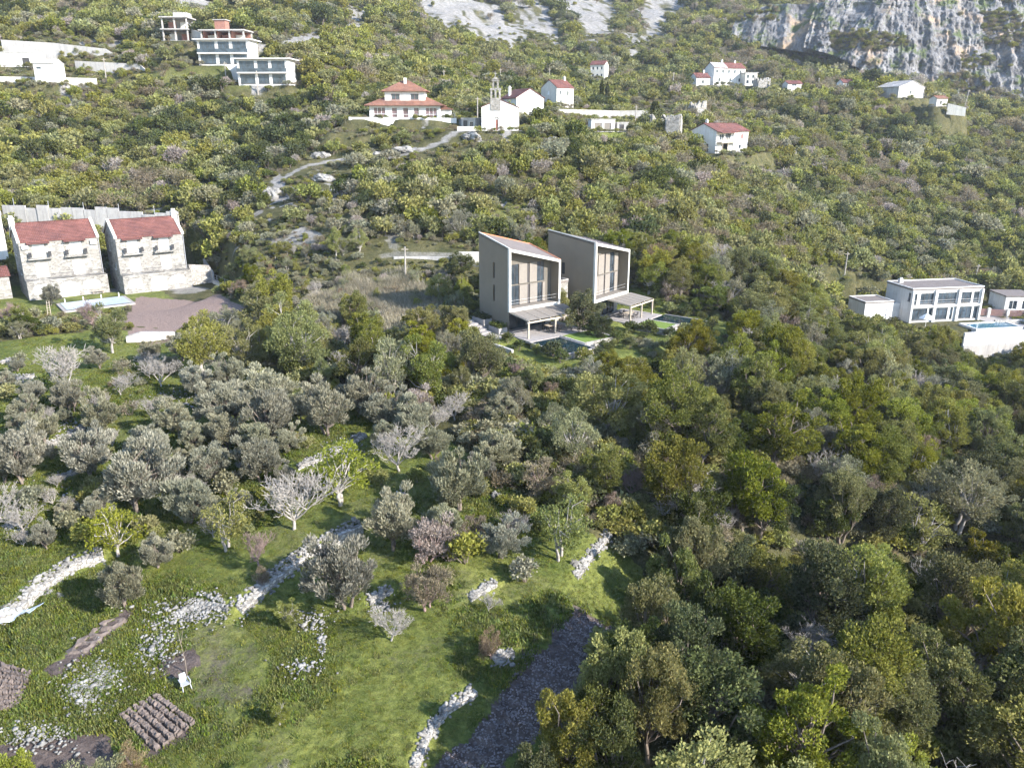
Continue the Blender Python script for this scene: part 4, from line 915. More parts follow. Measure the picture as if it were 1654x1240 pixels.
ix = np.where(nn + rng.normal(0, .08, len(x)) > .54, rng.integers(4, 7, len(x)), rng.integers(0, 4, len(x)))
sc_ = rng.uniform(.45, 1.0, len(x)) * (0.55 + 0.75 * sstep(.35, .65, nn))
o = gn_scatter('meadow_grass', tufts, np.stack([x, y, z], 1), ix, sc_, rng.uniform(0, 6.28, len(x)))
tag(o, 'lush green grass and herbs of the terraced meadow', 'grass')
# dry reeds left of the villas
LM['reed'] = leaf_mat('dry_reeds', (0.20, 0.175, 0.115), (0.42, 0.38, 0.28), 0.015, 0.15, 0.3, 0.2)
REEDS = wpoly([(495,500),(545,462),(640,440),(715,455),(740,520),(720,565),(640,560),(545,545)]); n = 5200; xs_ = [q[0] for q in REEDS]; ys_ = [q[1] for q in REEDS]
x = rng.uniform(min(xs_), max(xs_), n); y = rng.uniform(min(ys_), max(ys_), n); m = poly_soft(x, y, REEDS, 2.5) & (fbm(x, y, 7, 3, 811) > .46)
for k in ('V1', 'V2'): m &= in_pad(x, y, PL[k], -6, PL[k]['W'] + 3, -14, 10) > .5
x, y = x[m], y[m]
o = gn_scatter('dry_reeds', [make_tuft(60 + i, LM['reed'], 60, 1.5, .5, .022) for i in range(3)], np.stack([x, y, height(x, y)], 1), rng.integers(0, 3, len(x)), rng.uniform(.6, 1.25, len(x)), rng.uniform(0, 6.28, len(x)))
tag(o, 'pale dry reeds on the slope left of the villas', 'reeds')

# ---------------------------------------------------------------- buildings
M_PLASTER = simple('white_plaster', (0.60, 0.59, 0.57), 0.9, 0.10, 0.8, stain=(0.52, 0.5, 0.46))
M_CREAM = simple('cream_plaster', (0.58, 0.55, 0.49), 0.9, 0.10, 0.8, stain=(0.46, 0.43, 0.38))
M_CONC = simple('raw_concrete', (0.37, 0.355, 0.335), 0.92, 0.15, 1.0, stain=(0.27, 0.26, 0.25))
M_BRICK = simple('red_block', (0.26, 0.13, 0.10), 0.92, 0.2, 3.0)
M_WOOD = simple('weathered_wood', (0.40, 0.34, 0.27), 0.8, 0.2, 4.0)
M_DOOR = simple('brown_door', (0.24, 0.10, 0.075), 0.6, 0.15, 3.0)
M_WFRAME = simple('white_frame', (0.70, 0.70, 0.69), 0.6, 0.05)
M_DFRAME = simple('dark_frame', (0.06, 0.055, 0.055), 0.5, 0.1)
M_SHUT = simple('pale_shutter', (0.74, 0.74, 0.73), 0.7, 0.05)
M_BSHUT = simple('brown_shutter', (0.22, 0.13, 0.12), 0.7, 0.1)
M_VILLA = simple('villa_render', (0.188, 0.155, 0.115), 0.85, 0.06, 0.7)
M_INNER = simple('villa_inner_wall', (0.12, 0.107, 0.09), 0.85, 0.06, 0.7)  # darker than the outer render: shade of the recess put into the colour
M_VFRAME = simple('villa_frame', (0.56, 0.54, 0.49), 0.7, 0.05)
M_PANEL = simple('beige_panel', (0.20, 0.178, 0.155), 0.75, 0.08, 2.0)
M_ROOFG = simple('grey_roof', (0.165, 0.14, 0.128), 0.85, 0.15, 1.2)
M_COPPER = simple('copper_edge', (0.55, 0.22, 0.12), 0.5, 0.1)
M_PAVE = simple('stone_paving', (0.30, 0.275, 0.26), 0.85, 0.15, 2.0)
M_METAL = simple('galvanised', (0.45, 0.45, 0.46), 0.5, 0.08, metal=0.4)
M_BLACK = simple('wrought_iron', (0.03, 0.03, 0.032), 0.6, 0.1)
M_LAWN = simple('lawn', (0.13, 0.19, 0.035), 0.95, 0.3, 8.0, bstr=0.6)
M_RED = simple('red_fabric', (0.45, 0.12, 0.09), 0.8, 0.1)
M_TARP = simple('blue_tarpaulin', (0.35, 0.41, 0.48), 0.45, 0.2, 1.2, bstr=0.6)
M_SOIL = simple('tilled_soil', (0.135, 0.108, 0.094), 0.98, 0.4, 3.0, bstr=1.0)
def stone_mat(name, c0, c1, mortar, sx=2.2, sz=4.0, disp=0.7):
    m, t = new_mat(name); v = mapping(t, (sx, sx, sz))
    vo = nd(t, 'ShaderNodeTexVoronoi', feature='F1'); vo.inputs['Scale'].default_value = 1.0; t.links.new(v, vo.inputs['Vector'])
    ve = nd(t, 'ShaderNodeTexVoronoi', feature='DISTANCE_TO_EDGE'); ve.inputs['Scale'].default_value = 1.0; t.links.new(v, ve.inputs['Vector'])
    sp = nd(t, 'ShaderNodeSeparateColor'); t.links.new(vo.outputs['Color'], sp.inputs[0])
    c = mixc(t, sp.outputs[0], c0, c1)
    n_, f = noise_col(t, 0.35, 8, (0.6, 0.58, 0.55), (1.2, 1.2, 1.2), 0.3, 0.7, mapping(t), 0.7); c = mixc(t, 1.0, c, n_, 'MULTIPLY')
    mr = nd(t, 'ShaderNodeMapRange'); mr.inputs[1].default_value = 0.0; mr.inputs[2].default_value = 0.09; t.links.new(ve.outputs['Distance'], mr.inputs[0])
    c = mixc(t, mr.outputs[0], mortar, c); finish(t, c, 0.9, mr.outputs[0], disp, 0.05, 0.2); return m
M_STONE = stone_mat('stone_masonry', (0.185, 0.175, 0.158), (0.38, 0.362, 0.335), (0.31, 0.30, 0.28))
M_DRY = stone_mat('field_stone', (0.30, 0.285, 0.265), (0.60, 0.575, 0.54), (0.20, 0.185, 0.165), 3.2, 5.0, 1.0)
def tile_mat(name, c0, c1):
    m, t = new_mat(name); v = mapping(t)
    br = nd(t, 'ShaderNodeTexWave', wave_type='BANDS', bands_direction='X'); br.inputs['Scale'].default_value = 1.25; br.inputs['Distortion'].default_value = 0.3; t.links.new(v, br.inputs['Vector'])
    b2 = nd(t, 'ShaderNodeTexWave', wave_type='BANDS', bands_direction='Z'); b2.inputs['Scale'].default_value = 1.6; b2.inputs['Distortion'].default_value = 0.6; t.links.new(v, b2.inputs['Vector'])
    c, f = noise_col(t, 1.1, 9, c0, c1, 0.3, 0.7, v, 0.7)
    ad = nd(t, 'ShaderNodeMath', operation='ADD'); t.links.new(br.outputs['Fac'], ad.inputs[0]); t.links.new(b2.outputs['Fac'], ad.inputs[1])
    pt_, pf = noise_col(t, .35, 6, (0.7, 0.72, 0.75), (1.15, 1.1, 1.05), .35, .65, mapping(t), .6); c = mixc(t, 1.0, c, pt_, 'MULTIPLY')
    st_ = nd(t, 'ShaderNodeMapRange'); st_.inputs[3].default_value = .62; st_.inputs[4].default_value = 1.12; t.links.new(b2.outputs['Fac'], st_.inputs[0]); c = mixc(t, 1.0, c, st_.outputs[0], 'MULTIPLY')
    finish(t, c, 0.85, ad.outputs[0], 0.8, 0.08, 0.2); return m
M_TILE = tile_mat('red_tiles', (0.135, 0.058, 0.050), (0.235, 0.105, 0.092))
M_TILEO = tile_mat('terracotta_tiles', (0.20, 0.095, 0.068), (0.34, 0.18, 0.13))
M_TILEP = tile_mat('pale_tiles', (0.36, 0.35, 0.34), (0.52, 0.50, 0.49))
def glass_mat(name, col, rough=0.06):
    m, t = new_mat(name); c, f = noise_col(t, 0.7, 3, tuple(x * .6 for x in col), tuple(x * 1.5 for x in col), .35, .65, mapping(t))
    finish(t, c, rough, None, spec=0.45); return m
M_GLASS = glass_mat('window_glass', (0.035, 0.045, 0.055)); M_GLASSB = glass_mat('sky_glass', (0.045, 0.06, 0.075))
def water_mat(name, col):
    m, t = new_mat(name); c, f = noise_col(t, 2.0, 3, col, tuple(min(1, x * 1.25) for x in col), .3, .7, mapping(t)); finish(t, c, 0.05, f, 0.05, 0.02, 0.6); return m
M_POOL = water_mat('dark_pool_water', (0.010, 0.024, 0.032)); M_POOLB = water_mat('blue_pool_water', (0.05, 0.13, 0.19))

def side_fn(side, W, D):
    if side == 'f': return (lambda u, d, z: (u, d, z)), W
    if side == 'r': return (lambda u, d, z: (W - d, u, z)), D
    if side == 'l': return (lambda u, d, z: (d, D - u, z)), D
    return (lambda u, d, z: (W - u, D - d, z)), W
def wall_side(mb, fn, L, zb, zt, ops, depth=0.2):
    us = sorted({0.0, L} | {o[0] for o in ops} | {o[1] for o in ops}); zs = sorted({zb, zt} | {o[2] for o in ops} | {o[3] for o in ops})
    for u0, u1 in zip(us[:-1], us[1:]):
        for z_0, z_1 in zip(zs[:-1], zs[1:]):
            cu, cz = (u0 + u1) / 2, (z_0 + z_1) / 2
            if any(o[0] < cu < o[1] and o[2] < cz < o[3] for o in ops): continue
            mb.add([fn(u0, 0, z_0), fn(u1, 0, z_0), fn(u1, 0, z_1), fn(u0, 0, z_1)], [(0, 1, 2, 3)])
    for o in ops:
        a, b, c, d = o[:4]
        r = [(a, c), (b, c), (b, d), (a, d)]
        for (p, q), (s, t_) in zip(r, r[1:] + r[:1]):
            mb.add([fn(p, 0, q), fn(p, depth, q), fn(s, depth, t_), fn(s, 0, t_)], [(0, 1, 2, 3)])
def bar(mb, fn, u0, u1, d0, d1, z_0, z_1):
    p = [fn(u, d, z) for z in (z_0, z_1) for (u, d) in ((u0, d0), (u1, d0), (u1, d1), (u0, d1))]
    mb.add(p, [(0, 3, 2, 1), (4, 5, 6, 7), (0, 1, 5, 4), (1, 2, 6, 5), (2, 3, 7, 6), (3, 0, 4, 7)])
def opening(par, fn, o, fr=None, gl=None):
    u0, u1, z_0, z_1, k = o[:5]; fr = fr or M_WFRAME; gl = gl or M_GLASS
    if k == 'h': return
    mb = MB()
    if k in 'wW':
        t = 0.07
        bar(mb, fn, u0, u0 + t, .10, .17, z_0, z_1); bar(mb, fn, u1 - t, u1, .10, .17, z_0, z_1); bar(mb, fn, u0 + t, u1 - t, .10, .17, z_1 - t, z_1); bar(mb, fn, u0 + t, u1 - t, .10, .17, z_0, z_0 + t)
        nm = max(1, round((u1 - u0) / 0.9))
        for i in range(1, nm): uu = u0 + (u1 - u0) * i / nm; bar(mb, fn, uu - .035, uu + .035, .105, .165, z_0 + t, z_1 - t)
        if k == 'W': bar(mb, fn, u0 + t, u1 - t, .11, .16, z_0 + (z_1 - z_0) * .35, z_0 + (z_1 - z_0) * .35 + .06)
        f = mb.build('window', fr, par); m2 = MB(); bar(m2, fn, u0 + .02, u1 - .02, .13, .19, z_0 + .02, z_1 - .02); m2.build('pane', gl, f)
        m3 = MB(); bar(m3, fn, u0 - .08, u1 + .08, -.06, .08, z_0 - .09, z_0 - .004); m3.build('sill', fr, f)
    elif k == 's':
        bar(mb, fn, u0 + .01, u1 - .01, .08, .14, z_0 + .01, z_1 - .01); f = mb.build('shutter', o[5] if len(o) > 5 else M_SHUT, par)
        m2 = MB(); n_ = max(2, int((z_1 - z_0) / .22))
        for i in range(n_): zz = z_0 + .05 + (z_1 - z_0 - .1) * i / n_; bar(m2, fn, u0 + .06, u1 - .06, .055, .085, zz, zz + .10)
        m2.build('slats', o[5] if len(o) > 5 else M_SHUT, f)
    elif k == 'd':
        bar(mb, fn, u0 + .01, u1 - .01, .10, .16, z_0, z_1 - .01); f = mb.build('door', o[5] if len(o) > 5 else M_DOOR, par)
        m2 = MB(); bar(m2, fn, u1 - .2, u1 - .12, .04, .11, z_0 + .95, z_0 + 1.15); m2.build('handle', M_BLACK, f)
    elif k == 'a':                                           # arched closed opening
        uc = (u0 + u1) / 2; w_ = (u1 - u0) / 2; rise = min(w_ * .55, (z_1 - z_0) * .4); zs = z_1 - rise; n_ = 10
        ring = [(u0, z_0), (u1, z_0)] + [(uc + w_ * math.cos(math.pi * i / n_), zs + rise * math.sin(math.pi * i / n_)) for i in range(n_ + 1)]
        mb.hexa([fn(a, .0 - .03, b) for a, b in ring], [fn(a, .06, b) for a, b in ring]); f = mb.build('arched_shutter', o[5] if len(o) > 5 else M_SHUT, par)
        m2 = MB(); n_ = 12                                    # voussoir arch round it
        for i in range(n_):
            t0, t1 = math.pi * i / n_ + .03, math.pi * (i + 1) / n_ - .03
            q = [(uc + (w_ + e) * math.cos(t), zs + (rise + e) * math.sin(t)) for t, e in ((t0, .02), (t0, .34), (t1, .34), (t1, .02))]
            m2.hexa([fn(a, -.07, b) for a, b in q], [fn(a, .02, b) for a, b in q])
        m2.build('arch_stones', M_STONE, f)
def house(key, name, label, D, H, roof, ops, wall=None, tile=None, rise=1.6, over=0.35, W=None, pl=None, cat='house', down=3.0, frame=None, glass=None, chimneys=(), group=None, parapet=0.0):
    pl = pl or PL[key]; W = W or pl['W']; e = empty(name, pl['o'], pl['a'], label, cat, group); wall = wall or M_PLASTER; tile = tile or M_TILE
    mb = MB(); sides = {}
    for s in 'frlb':
        fn, L = side_fn(s, W, D); sides[s] = fn
        oo = [(max(o[0], .05), min(o[1], L - .05), o[2], min(o[3], H - .05), *o[4:]) for o in ops.get(s, [])]
        wall_side(mb, fn, L, -down, H, [o for o in oo if o[4] != 'a'])
        for o in oo: opening(e, fn, o, frame, glass)
    if roof == 'gx':
        for x in (0, W): mb.add([(x, 0, H), (x, D, H), (x, D / 2, H + rise)], [(0, 1, 2) if x else (2, 1, 0)])
    if roof == 'gy':
        for y in (0, D): mb.add([(0, y, H), (W, y, H), (W / 2, y, H + rise)], [(0, 1, 2) if not y else (2, 1, 0)])
    mb.build('wall', wall, e)
    rb = MB(); t = .16
    if roof == 'gx':
        k = rise / (D / 2); zz = H - over * k
        for sgn in (0, 1):
            y0 = -over if not sgn else D + over; a, b = (-over * .6, y0, zz + .02), (W + over * .6, y0, zz + .02); c, d = (W + over * .6, D / 2, H + rise + .02), (-over * .6, D / 2, H + rise + .02)
            bt = [a, b, c, d] if not sgn else [b, a, d, c]; rb.hexa(bt, [(p[0], p[1], p[2] + t) for p in bt])
        rb.box(-over * .6, W + over * .6, D / 2 - .14, D / 2 + .14, H + rise + t - .02, H + rise + t + .08)
    elif roof == 'gy':
        k = rise / (W / 2); zz = H - over * k
        for sgn in (0, 1):
            x0 = -over if not sgn else W + over; a, b = (x0, -over * .6, zz + .02), (x0, D + over * .6, zz + .02); c, d = (W / 2, D + over * .6, H + rise + .02), (W / 2, -over * .6, H + rise + .02)
            bt = [a, d, c, b] if not sgn else [b, c, d, a]; rb.hexa(bt, [(p[0], p[1], p[2] + t) for p in bt])
    elif roof == 'hip':
        x0, x1, y0, y1 = -over, W + over, -over, D + over; h = min(W, D) / 2 + over; r0, r1 = (x0 + h, D / 2), (x1 - h, D / 2)
        if W < D: r0, r1 = (W / 2, y0 + h), (W / 2, y1 - h)
        if abs(W - D) < .4: r1 = (r0[0] + .3, r0[1])
        zz = H - over * .25
        lo = [(x0, y0, zz), (x1, y0, zz), (x1, y1, zz), (x0, y1, zz)]; lo2 = [(p[0], p[1], zz + .18) for p in lo]; tp = [(*r0, H + rise), (*r1, H + rise)]
        rb.hexa(lo, lo2); b0 = [(p[0] * 1, p[1], zz + .182) for p in lo]
        rb.add(b0 + tp, [(0, 1, 5, 4), (2, 3, 4, 5), (1, 2, 5), (3, 0, 4)])
    elif roof == 'flat':
        rb.box(-over, W + over, -over, D + over, H + .002, H + .24)
    r = rb.build('roof', tile, e)
    if parapet:
        m2 = MB(); ov = over
        for (a, b, c, d) in ((-ov, W + ov, -ov, -ov + .2), (-ov, W + ov, D + ov - .2, D + ov), (-ov, -ov + .2, -ov + .2, D + ov - .2), (W + ov - .2, W + ov, -ov + .2, D + ov - .2)): m2.box(a, b, c, d, H + .244, H + .24 + parapet)
        m2.build('parapet', wall, r)
    for (cx_, cy_, cz0, cz1, w_) in chimneys:
        m2 = MB(); m2.box(cx_ - w_, cx_ + w_, cy_ - w_, cy_ + w_, cz0, cz1); m2.box(cx_ - w_ - .07, cx_ + w_ + .07, cy_ - w_ - .07, cy_ + w_ + .07, cz1, cz1 + .14); m2.box(cx_ - w_ * .6, cx_ + w_ * .6, cy_ - w_ * .6, cy_ + w_ * .6, cz1 + .14, cz1 + .42); m2.build('chimney', wall, r)
    return e
def row(us, w_, z_0, z_1, k, *x): return [(u, u + w_, z_0, z_1, k, *x) for u in us]

# --- the two stone houses on the left
def stone_house(key, name, label, ac_right):
    p = PL[key]; W = p['W']; D = 8.0; H = 9.0; u1, u2 = W * .14, W * .60; bw = W * .155
    ops = {'f': [(u1 + .2, u1 + .2 + bw, 6.5, 8.6, 's'), (u2 + .3, u2 + .3 + bw, 6.5, 8.6, 's'), (u1 + .2, u1 + .2 + bw, 3.25, 5.5, 's'), (u2 + .3, u2 + .3 + bw, 3.25, 5.5, 's')],
           'l': [(2.2, 3.0, 6.4, 7.6, 'w'), (4.9, 5.7, 3.6, 4.8, 'w')]}
    e = house(key, name, label, D, H, 'gx', ops, M_STONE, M_TILE, 2.4, 0.18, group='twin stone houses')
    fn, _ = side_fn('f', W, D)
    gnd = MB(); gnd.box(.0, W + .35, -1.5, -.004, -3, 3.0); gnd.build('ground_storey', M_STONE, e)
    fg = lambda u, d, z: (u, d - 1.5, z)
    for i, (a, b, z_0, z_1) in enumerate(((.07, .27, .9, 2.35), (.40, .63, .0, 2.4), (.70, .92, .9, 2.35))): opening(e, fg, (W * a, W * b, z_0, z_1, 'a'))
    for u in (u1, u2):
        m = MB(); m.hexa([(u - .6, -.75, 8.62), (u + bw + .9, -.75, 8.62), (u + bw + .9, -.004, 8.82), (u - .6, -.004, 8.82)], [(u - .6, -.75, 8.72), (u + bw + .9, -.75, 8.72), (u + bw + .9, -.004, 8.95), (u - .6, -.004, 8.95)]); m.build('awning_roof', M_TILE, e)
        m = MB()
        for v in (u - .55, u + bw + .45):                    # open shutters on brackets
            m.box(v, v + .45, -.55, -.46, 6.55, 7.35); m.box(v + .18, v + .24, -.46, -.004, 6.6, 6.66)
        m.build('bracket_lamp', M_BLACK, e)
        m = MB(); m.box(u - .7, u + bw + 1.0, -.8, -.004, 6.18, 6.34); m.build('balcony_slab', M_STONE, e)
    for a, b in ((0.02, u1 + .15), (u1 + bw + .3, u2 + .25), (u2 + bw + .4, W + .25)):
        m = MB(); m.box(a, b, -1.46, -1.42, 3.86, 3.91); m.box(a, b, -1.46, -1.42, 3.08, 3.12); k = max(2, int((b - a) / .16))
        for i in range(k + 1): x = a + (b - a) * i / k; m.box(x - .014, x + .014, -1.452, -1.428, 3.004, 3.86)
        m.build('balcony_railing', M_BLACK, e)
    for x in (0, W):                                         # raised gable copings
        m = MB(); 
        for y0, y1, a, b in ((-.25, D / 2, H - .1, H + 2.45), (D / 2, D + .25, H + 2.45, H - .1)): m.hexa([(x - .22, y0, a), (x + .22, y0, a), (x + .22, y1, b), (x - .22, y1, b)], [(x - .22, y0, a + .34), (x + .22, y0, a + .34), (x + .22, y1, b + .30), (x - .22, y1, b + .30)])
        m.build('gable_coping', M_CREAM, e)
    m = MB(); xx = W if key == 'S2' else 0; m.box(xx - .4, xx + .4, D / 2 - .45, D / 2 + .45, H + 1.6, H + 3.3); m.box(xx - .48, xx + .48, D / 2 - .53, D / 2 + .53, H + 3.3, H + 3.42); m.box(xx - .28, xx + .28, D / 2 - .28, D / 2 + .28, H + 3.42, H + 3.8); m.build('chimney', M_CREAM, e)
    if key == 'S1':
        for x in (.35, W - 1.2):
            m = MB(); m.box(x, x + .9, -.4, -.03, 7.9, 8.5); f = m.build('air_conditioner', M_WFRAME, e); m2 = MB(); m2.tube([(x + .5, -.43, 8.2), (x + .5, -.40, 8.2)], .24, 12); m2.build('fan_grille', M_METAL, f)
    m = MB(); m.tube([(W + .05, -.12, 3.0), (W + .05, -.12, H)], .06, 8); m.build('drain_pipe', M_METAL, e)
    return e
stone_house('S1', 'stone_house', 'stone house with red roof, left of the twins, with an air conditioner at each end', True)
stone_house('S2', 'stone_house', 'stone house with red roof, right of the twins, above the gravel yard', False)

# --- yard of the stone houses
p1, p2 = PL['S1'], PL['S2']
def at_local(p, x, y, z=0.0): v = loc(p, x, y); return (v.x, v.y, v.z + z)
e = empty('covered_pool', at_local(p1, 3.0, -14.2), p1['a'], 'pool covered with a sagging pale blue sheet in front of the stone houses', 'pool')
nx_, ny_ = 30, 16; X, Y = np.meshgrid(np.linspace(.3, 9.3, nx_), np.linspace(.3, 6.2, ny_)); Z = .26 - .16 * fbm(X, Y, 1.6, 3, 8) * np.sin(np.pi * (X - .3) / 9) * np.sin(np.pi * (Y - .3) / 5.9); ii = np.arange(nx_ * ny_).reshape(ny_, nx_)
mobj('cover_sheet', fast_mesh('cover_sheet', np.stack([X, Y, Z], -1).reshape(-1, 3), np.stack([ii[:-1, :-1], ii[:-1, 1:], ii[1:, 1:], ii[1:, :-1]], -1).reshape(-1, 4), smooth=True), M_TARP, e)
m = MB()
for a, b, c, d in ((-.2, 9.8, -.2, .3), (-.2, 9.8, 6.2, 6.7), (-.2, .3, .3, 6.2), (9.3, 9.8, .3, 6.2)): m.box(a, b, c, d, -.6, .2)
m.build('pool_edge', M_PAVE, e)
m = MB()
for i in range(4): x = 1 + 2.6 * i; m.box(x, x + .12, 6.5, 6.62, .2, .85)
m.build('marker_posts', M_WFRAME, e)
for k, (x, y) in enumerate(((9.0, -2.0), (PL['S1']['W'] + 9.5, -2.1))):
    p = p1; v = at_local(p, x, y); e = empty('picnic_table', (v[0], v[1], hz(v[0], v[1])), p1['a'], ('slatted picnic table near the gap between the stone houses', 'slatted picnic table under the last arch of the right-hand stone house')[k], 'table')
    for i in range(4): MB().box(0, 1.9, .42 + i * .2, .59 + i * .2, .72, .76).build('slat', M_WOOD, e)
    for y_ in (0, 1.35): MB().box(0, 1.9, y_, y_ + .28, .43, .47).build('bench_board', M_WOOD, e)
    for x_ in (.2, 1.6): m = MB(); m.box(x_, x_ + .08, .1, 1.55, .36, .42); m.hexa([(x_, .15, 0), (x_ + .08, .15, 0), (x_ + .08, .25, 0), (x_, .25, 0)], [(x_, .6, .72), (x_ + .08, .6, .72), (x_ + .08, .7, .72), (x_, .7, .72)]); m.hexa([(x_, 1.38, 0), (x_ + .08, 1.38, 0), (x_ + .08, 1.48, 0), (x_, 1.48, 0)], [(x_, .93, .72), (x_ + .08, .93, .72), (x_ + .08, 1.03, .72), (x_, 1.03, .72)]); m.build('leg', M_WOOD, e)
def wall_line(name, label, pts3, h, th, mat, cat='wall', down=1.5, parts=None, group=None, cap=None):
    """a free-standing wall along world points (x, y, z foot); h may be a list"""
    o = Vector(pts3[0]); e = empty(name, o, 0, label, cat, group); hs = h if isinstance(h, (list, tuple)) else [h] * len(pts3)
    mb = MB(); n = len(pts3); L = []; 
    for i, p in enumerate(pts3):
        a = Vector(pts3[max(i - 1, 0)]); b = Vector(pts3[min(i + 1, n - 1)]); d = (b - a); d.z = 0; d.normalize(); nrm = Vector((-d.y, d.x, 0)) * th / 2; q = Vector(p) - o
        L.append([q + nrm - Vector((0, 0, down)), q - nrm - Vector((0, 0, down)), q - nrm + Vector((0, 0, hs[i])), q + nrm + Vector((0, 0, hs[i]))])
    for i in range(n - 1): mb.hexa([L[i][0], L[i][1], L[i + 1][1], L[i + 1][0]], [L[i][3], L[i][2], L[i + 1][2], L[i + 1][3]])
    mb.build('wall', mat, e)
    if cap:
        m = MB()
        for i in range(n - 1):
            a, b = Vector(pts3[i]) - o, Vector(pts3[i + 1]) - o; d = (b - a); d.z = 0; d.normalize(); nr = Vector((-d.y, d.x, 0)) * (th / 2 + .06); za, zb = Vector((0, 0, hs[i] + .003)), Vector((0, 0, hs[i + 1] + .003)); t = Vector((0, 0, .09))
            m.hexa([a + za + nr, a + za - nr, b + zb - nr, b + zb + nr], [a + za + nr + t, a + za - nr + t, b + zb - nr + t, b + zb + nr + t])
        m.build('coping', cap, e)
    return e
def gpt(px, py, dz=0.0): v = at(px, py); return (v.x, v.y, v.z + dz)
W2 = p2['W']
def fence_posts(e, A, B, n, h, mat, z0=0.0):
    o = e.location
    for i in range(n + 1): q = Vector(A).lerp(Vector(B), i / n) - o; m = MB(); m.tube([(q.x, q.y, q.z + z0), (q.x, q.y, q.z + z0 + h)], .035, 6); m.build('post', mat, e)
    for k in (.45, .95): a = Vector(A) - o; b = Vector(B) - o; m = MB(); m.tube([(a.x, a.y, a.z + z0 + h * k), (b.x, b.y, b.z + z0 + h * k)], .018, 5); m.build('rail', mat, e)
A = at_local(p2, W2 + 4.2, -.5); B = at_local(p2, W2 + 4.4, -16.5); e = wall_line('boundary_wall', 'low pale wall with wire fence along the right side of the gravel yard', [A, B], .55, .35, M_CREAM, cap=M_CONC); fence_posts(e, A, B, 8, 1.1, M_METAL, .6)
wall_line('garden_wall', 'rough stone wall beside the right-hand stone house', [at_local(p2, W2 + .4, .3), at_local(p2, W2 + 4.0, .9)], [3.6, 3.0], .6, M_DRY)
wall_line('sloping_wall', 'grey concrete wall stepping down to the yard from the stone houses', [at_local(p2, W2 + 4.1, 3.5), at_local(p2, W2 + 4.3, -.4)], [3.8, 1.9], .3, M_CONC)
A = gpt(205, 552); B = gpt(290, 548)
wall_line('retaining_wall', 'curved pale concrete wall below the gravel yard', [gpt(205, 553, -.3), gpt(228, 552, -.3), gpt(258, 549, -.3), gpt(282, 545, -.3)], [1.0, 1.5, 1.3, 1.0], .4, M_CREAM, cap=M_CONC)
# the tall wall of cast panels behind the houses
bp = [pix(8, 352, 152), pix(75, 352, 152), pix(75, 356, 151), pix(290, 362, 149)]
e = empty('panel_wall', bp[0], 0, 'tall stained concrete retaining wall of panels behind the stone houses', 'wall')
A, B = bp[0], bp[3]; n = 15; rg = random.Random(3)
for i in range(n):
    a = A.lerp(B, i / n) - A; b = A.lerp(B, (i + .97) / n) - A; d = (b - a).normalized(); nr = Vector((-d.y, d.x, 0)) * .18; off = Vector((0, rg.uniform(-.15, .15), 0)); hh = 2.3 + rg.uniform(-.4, .4) - (i > 10) * .4; dn = Vector((0, 0, -4)); up = Vector((0, 0, hh))
    MB().hexa([a - nr + dn + off, b - nr + dn + off, b + nr + dn + off, a + nr + dn + off], [a - nr + up + off, b - nr + up + off, b + nr + up + off, a + nr + up + off]).build('panel', M_CONC, e)
    if i % 3 == 1: q = a + up; MB().box(q.x - .04, q.x + .04, q.y - .04, q.y + .04, q.z - .1, q.z + 1.3).build('post', M_METAL, e)
# white house and lean-to cut by the left edge
pw = place(-60, 395, 134, 37, 10); 
house(None, 'white_house', 'white tall house cut off by the left edge with wall-mounted air conditioners', 8, 8.0, 'flat', {'f': row((1.5, 4.5), 1.2, 5.2, 6.8, 'w'), 'r': [(1, 1.8, 2, 3.4, 'w')]}, M_PLASTER, M_CONC, pl=pw, W=pw['W'])
for k, z_ in enumerate((4.4, 7.0)):
    v = loc(pw, pw['W'] - .9, -.45, z_); e = empty('air_conditioner', v, pw['a'], ('lower', 'upper')[k] + ' white air conditioner on the house at the left edge', 'air conditioner'); MB().box(0, .95, 0, .42, 0, .7).build('casing', M_WFRAME, e); MB().tube([(.5, -.03, .35), (.5, .0, .35)], .26, 12).build('fan_grille', M_METAL, e)
pq = place(-40, 476, 125, 37, 20); house(None, 'lean_to', 'small lean-to with red tiled roof beside the left stone house', 4, 2.6, 'gx', {'f': [(2.2, 3.3, 0, 2.1, 's')]}, M_STONE, M_TILE, 1.0, pl=pq, W=pq['W'], cat='outbuilding')

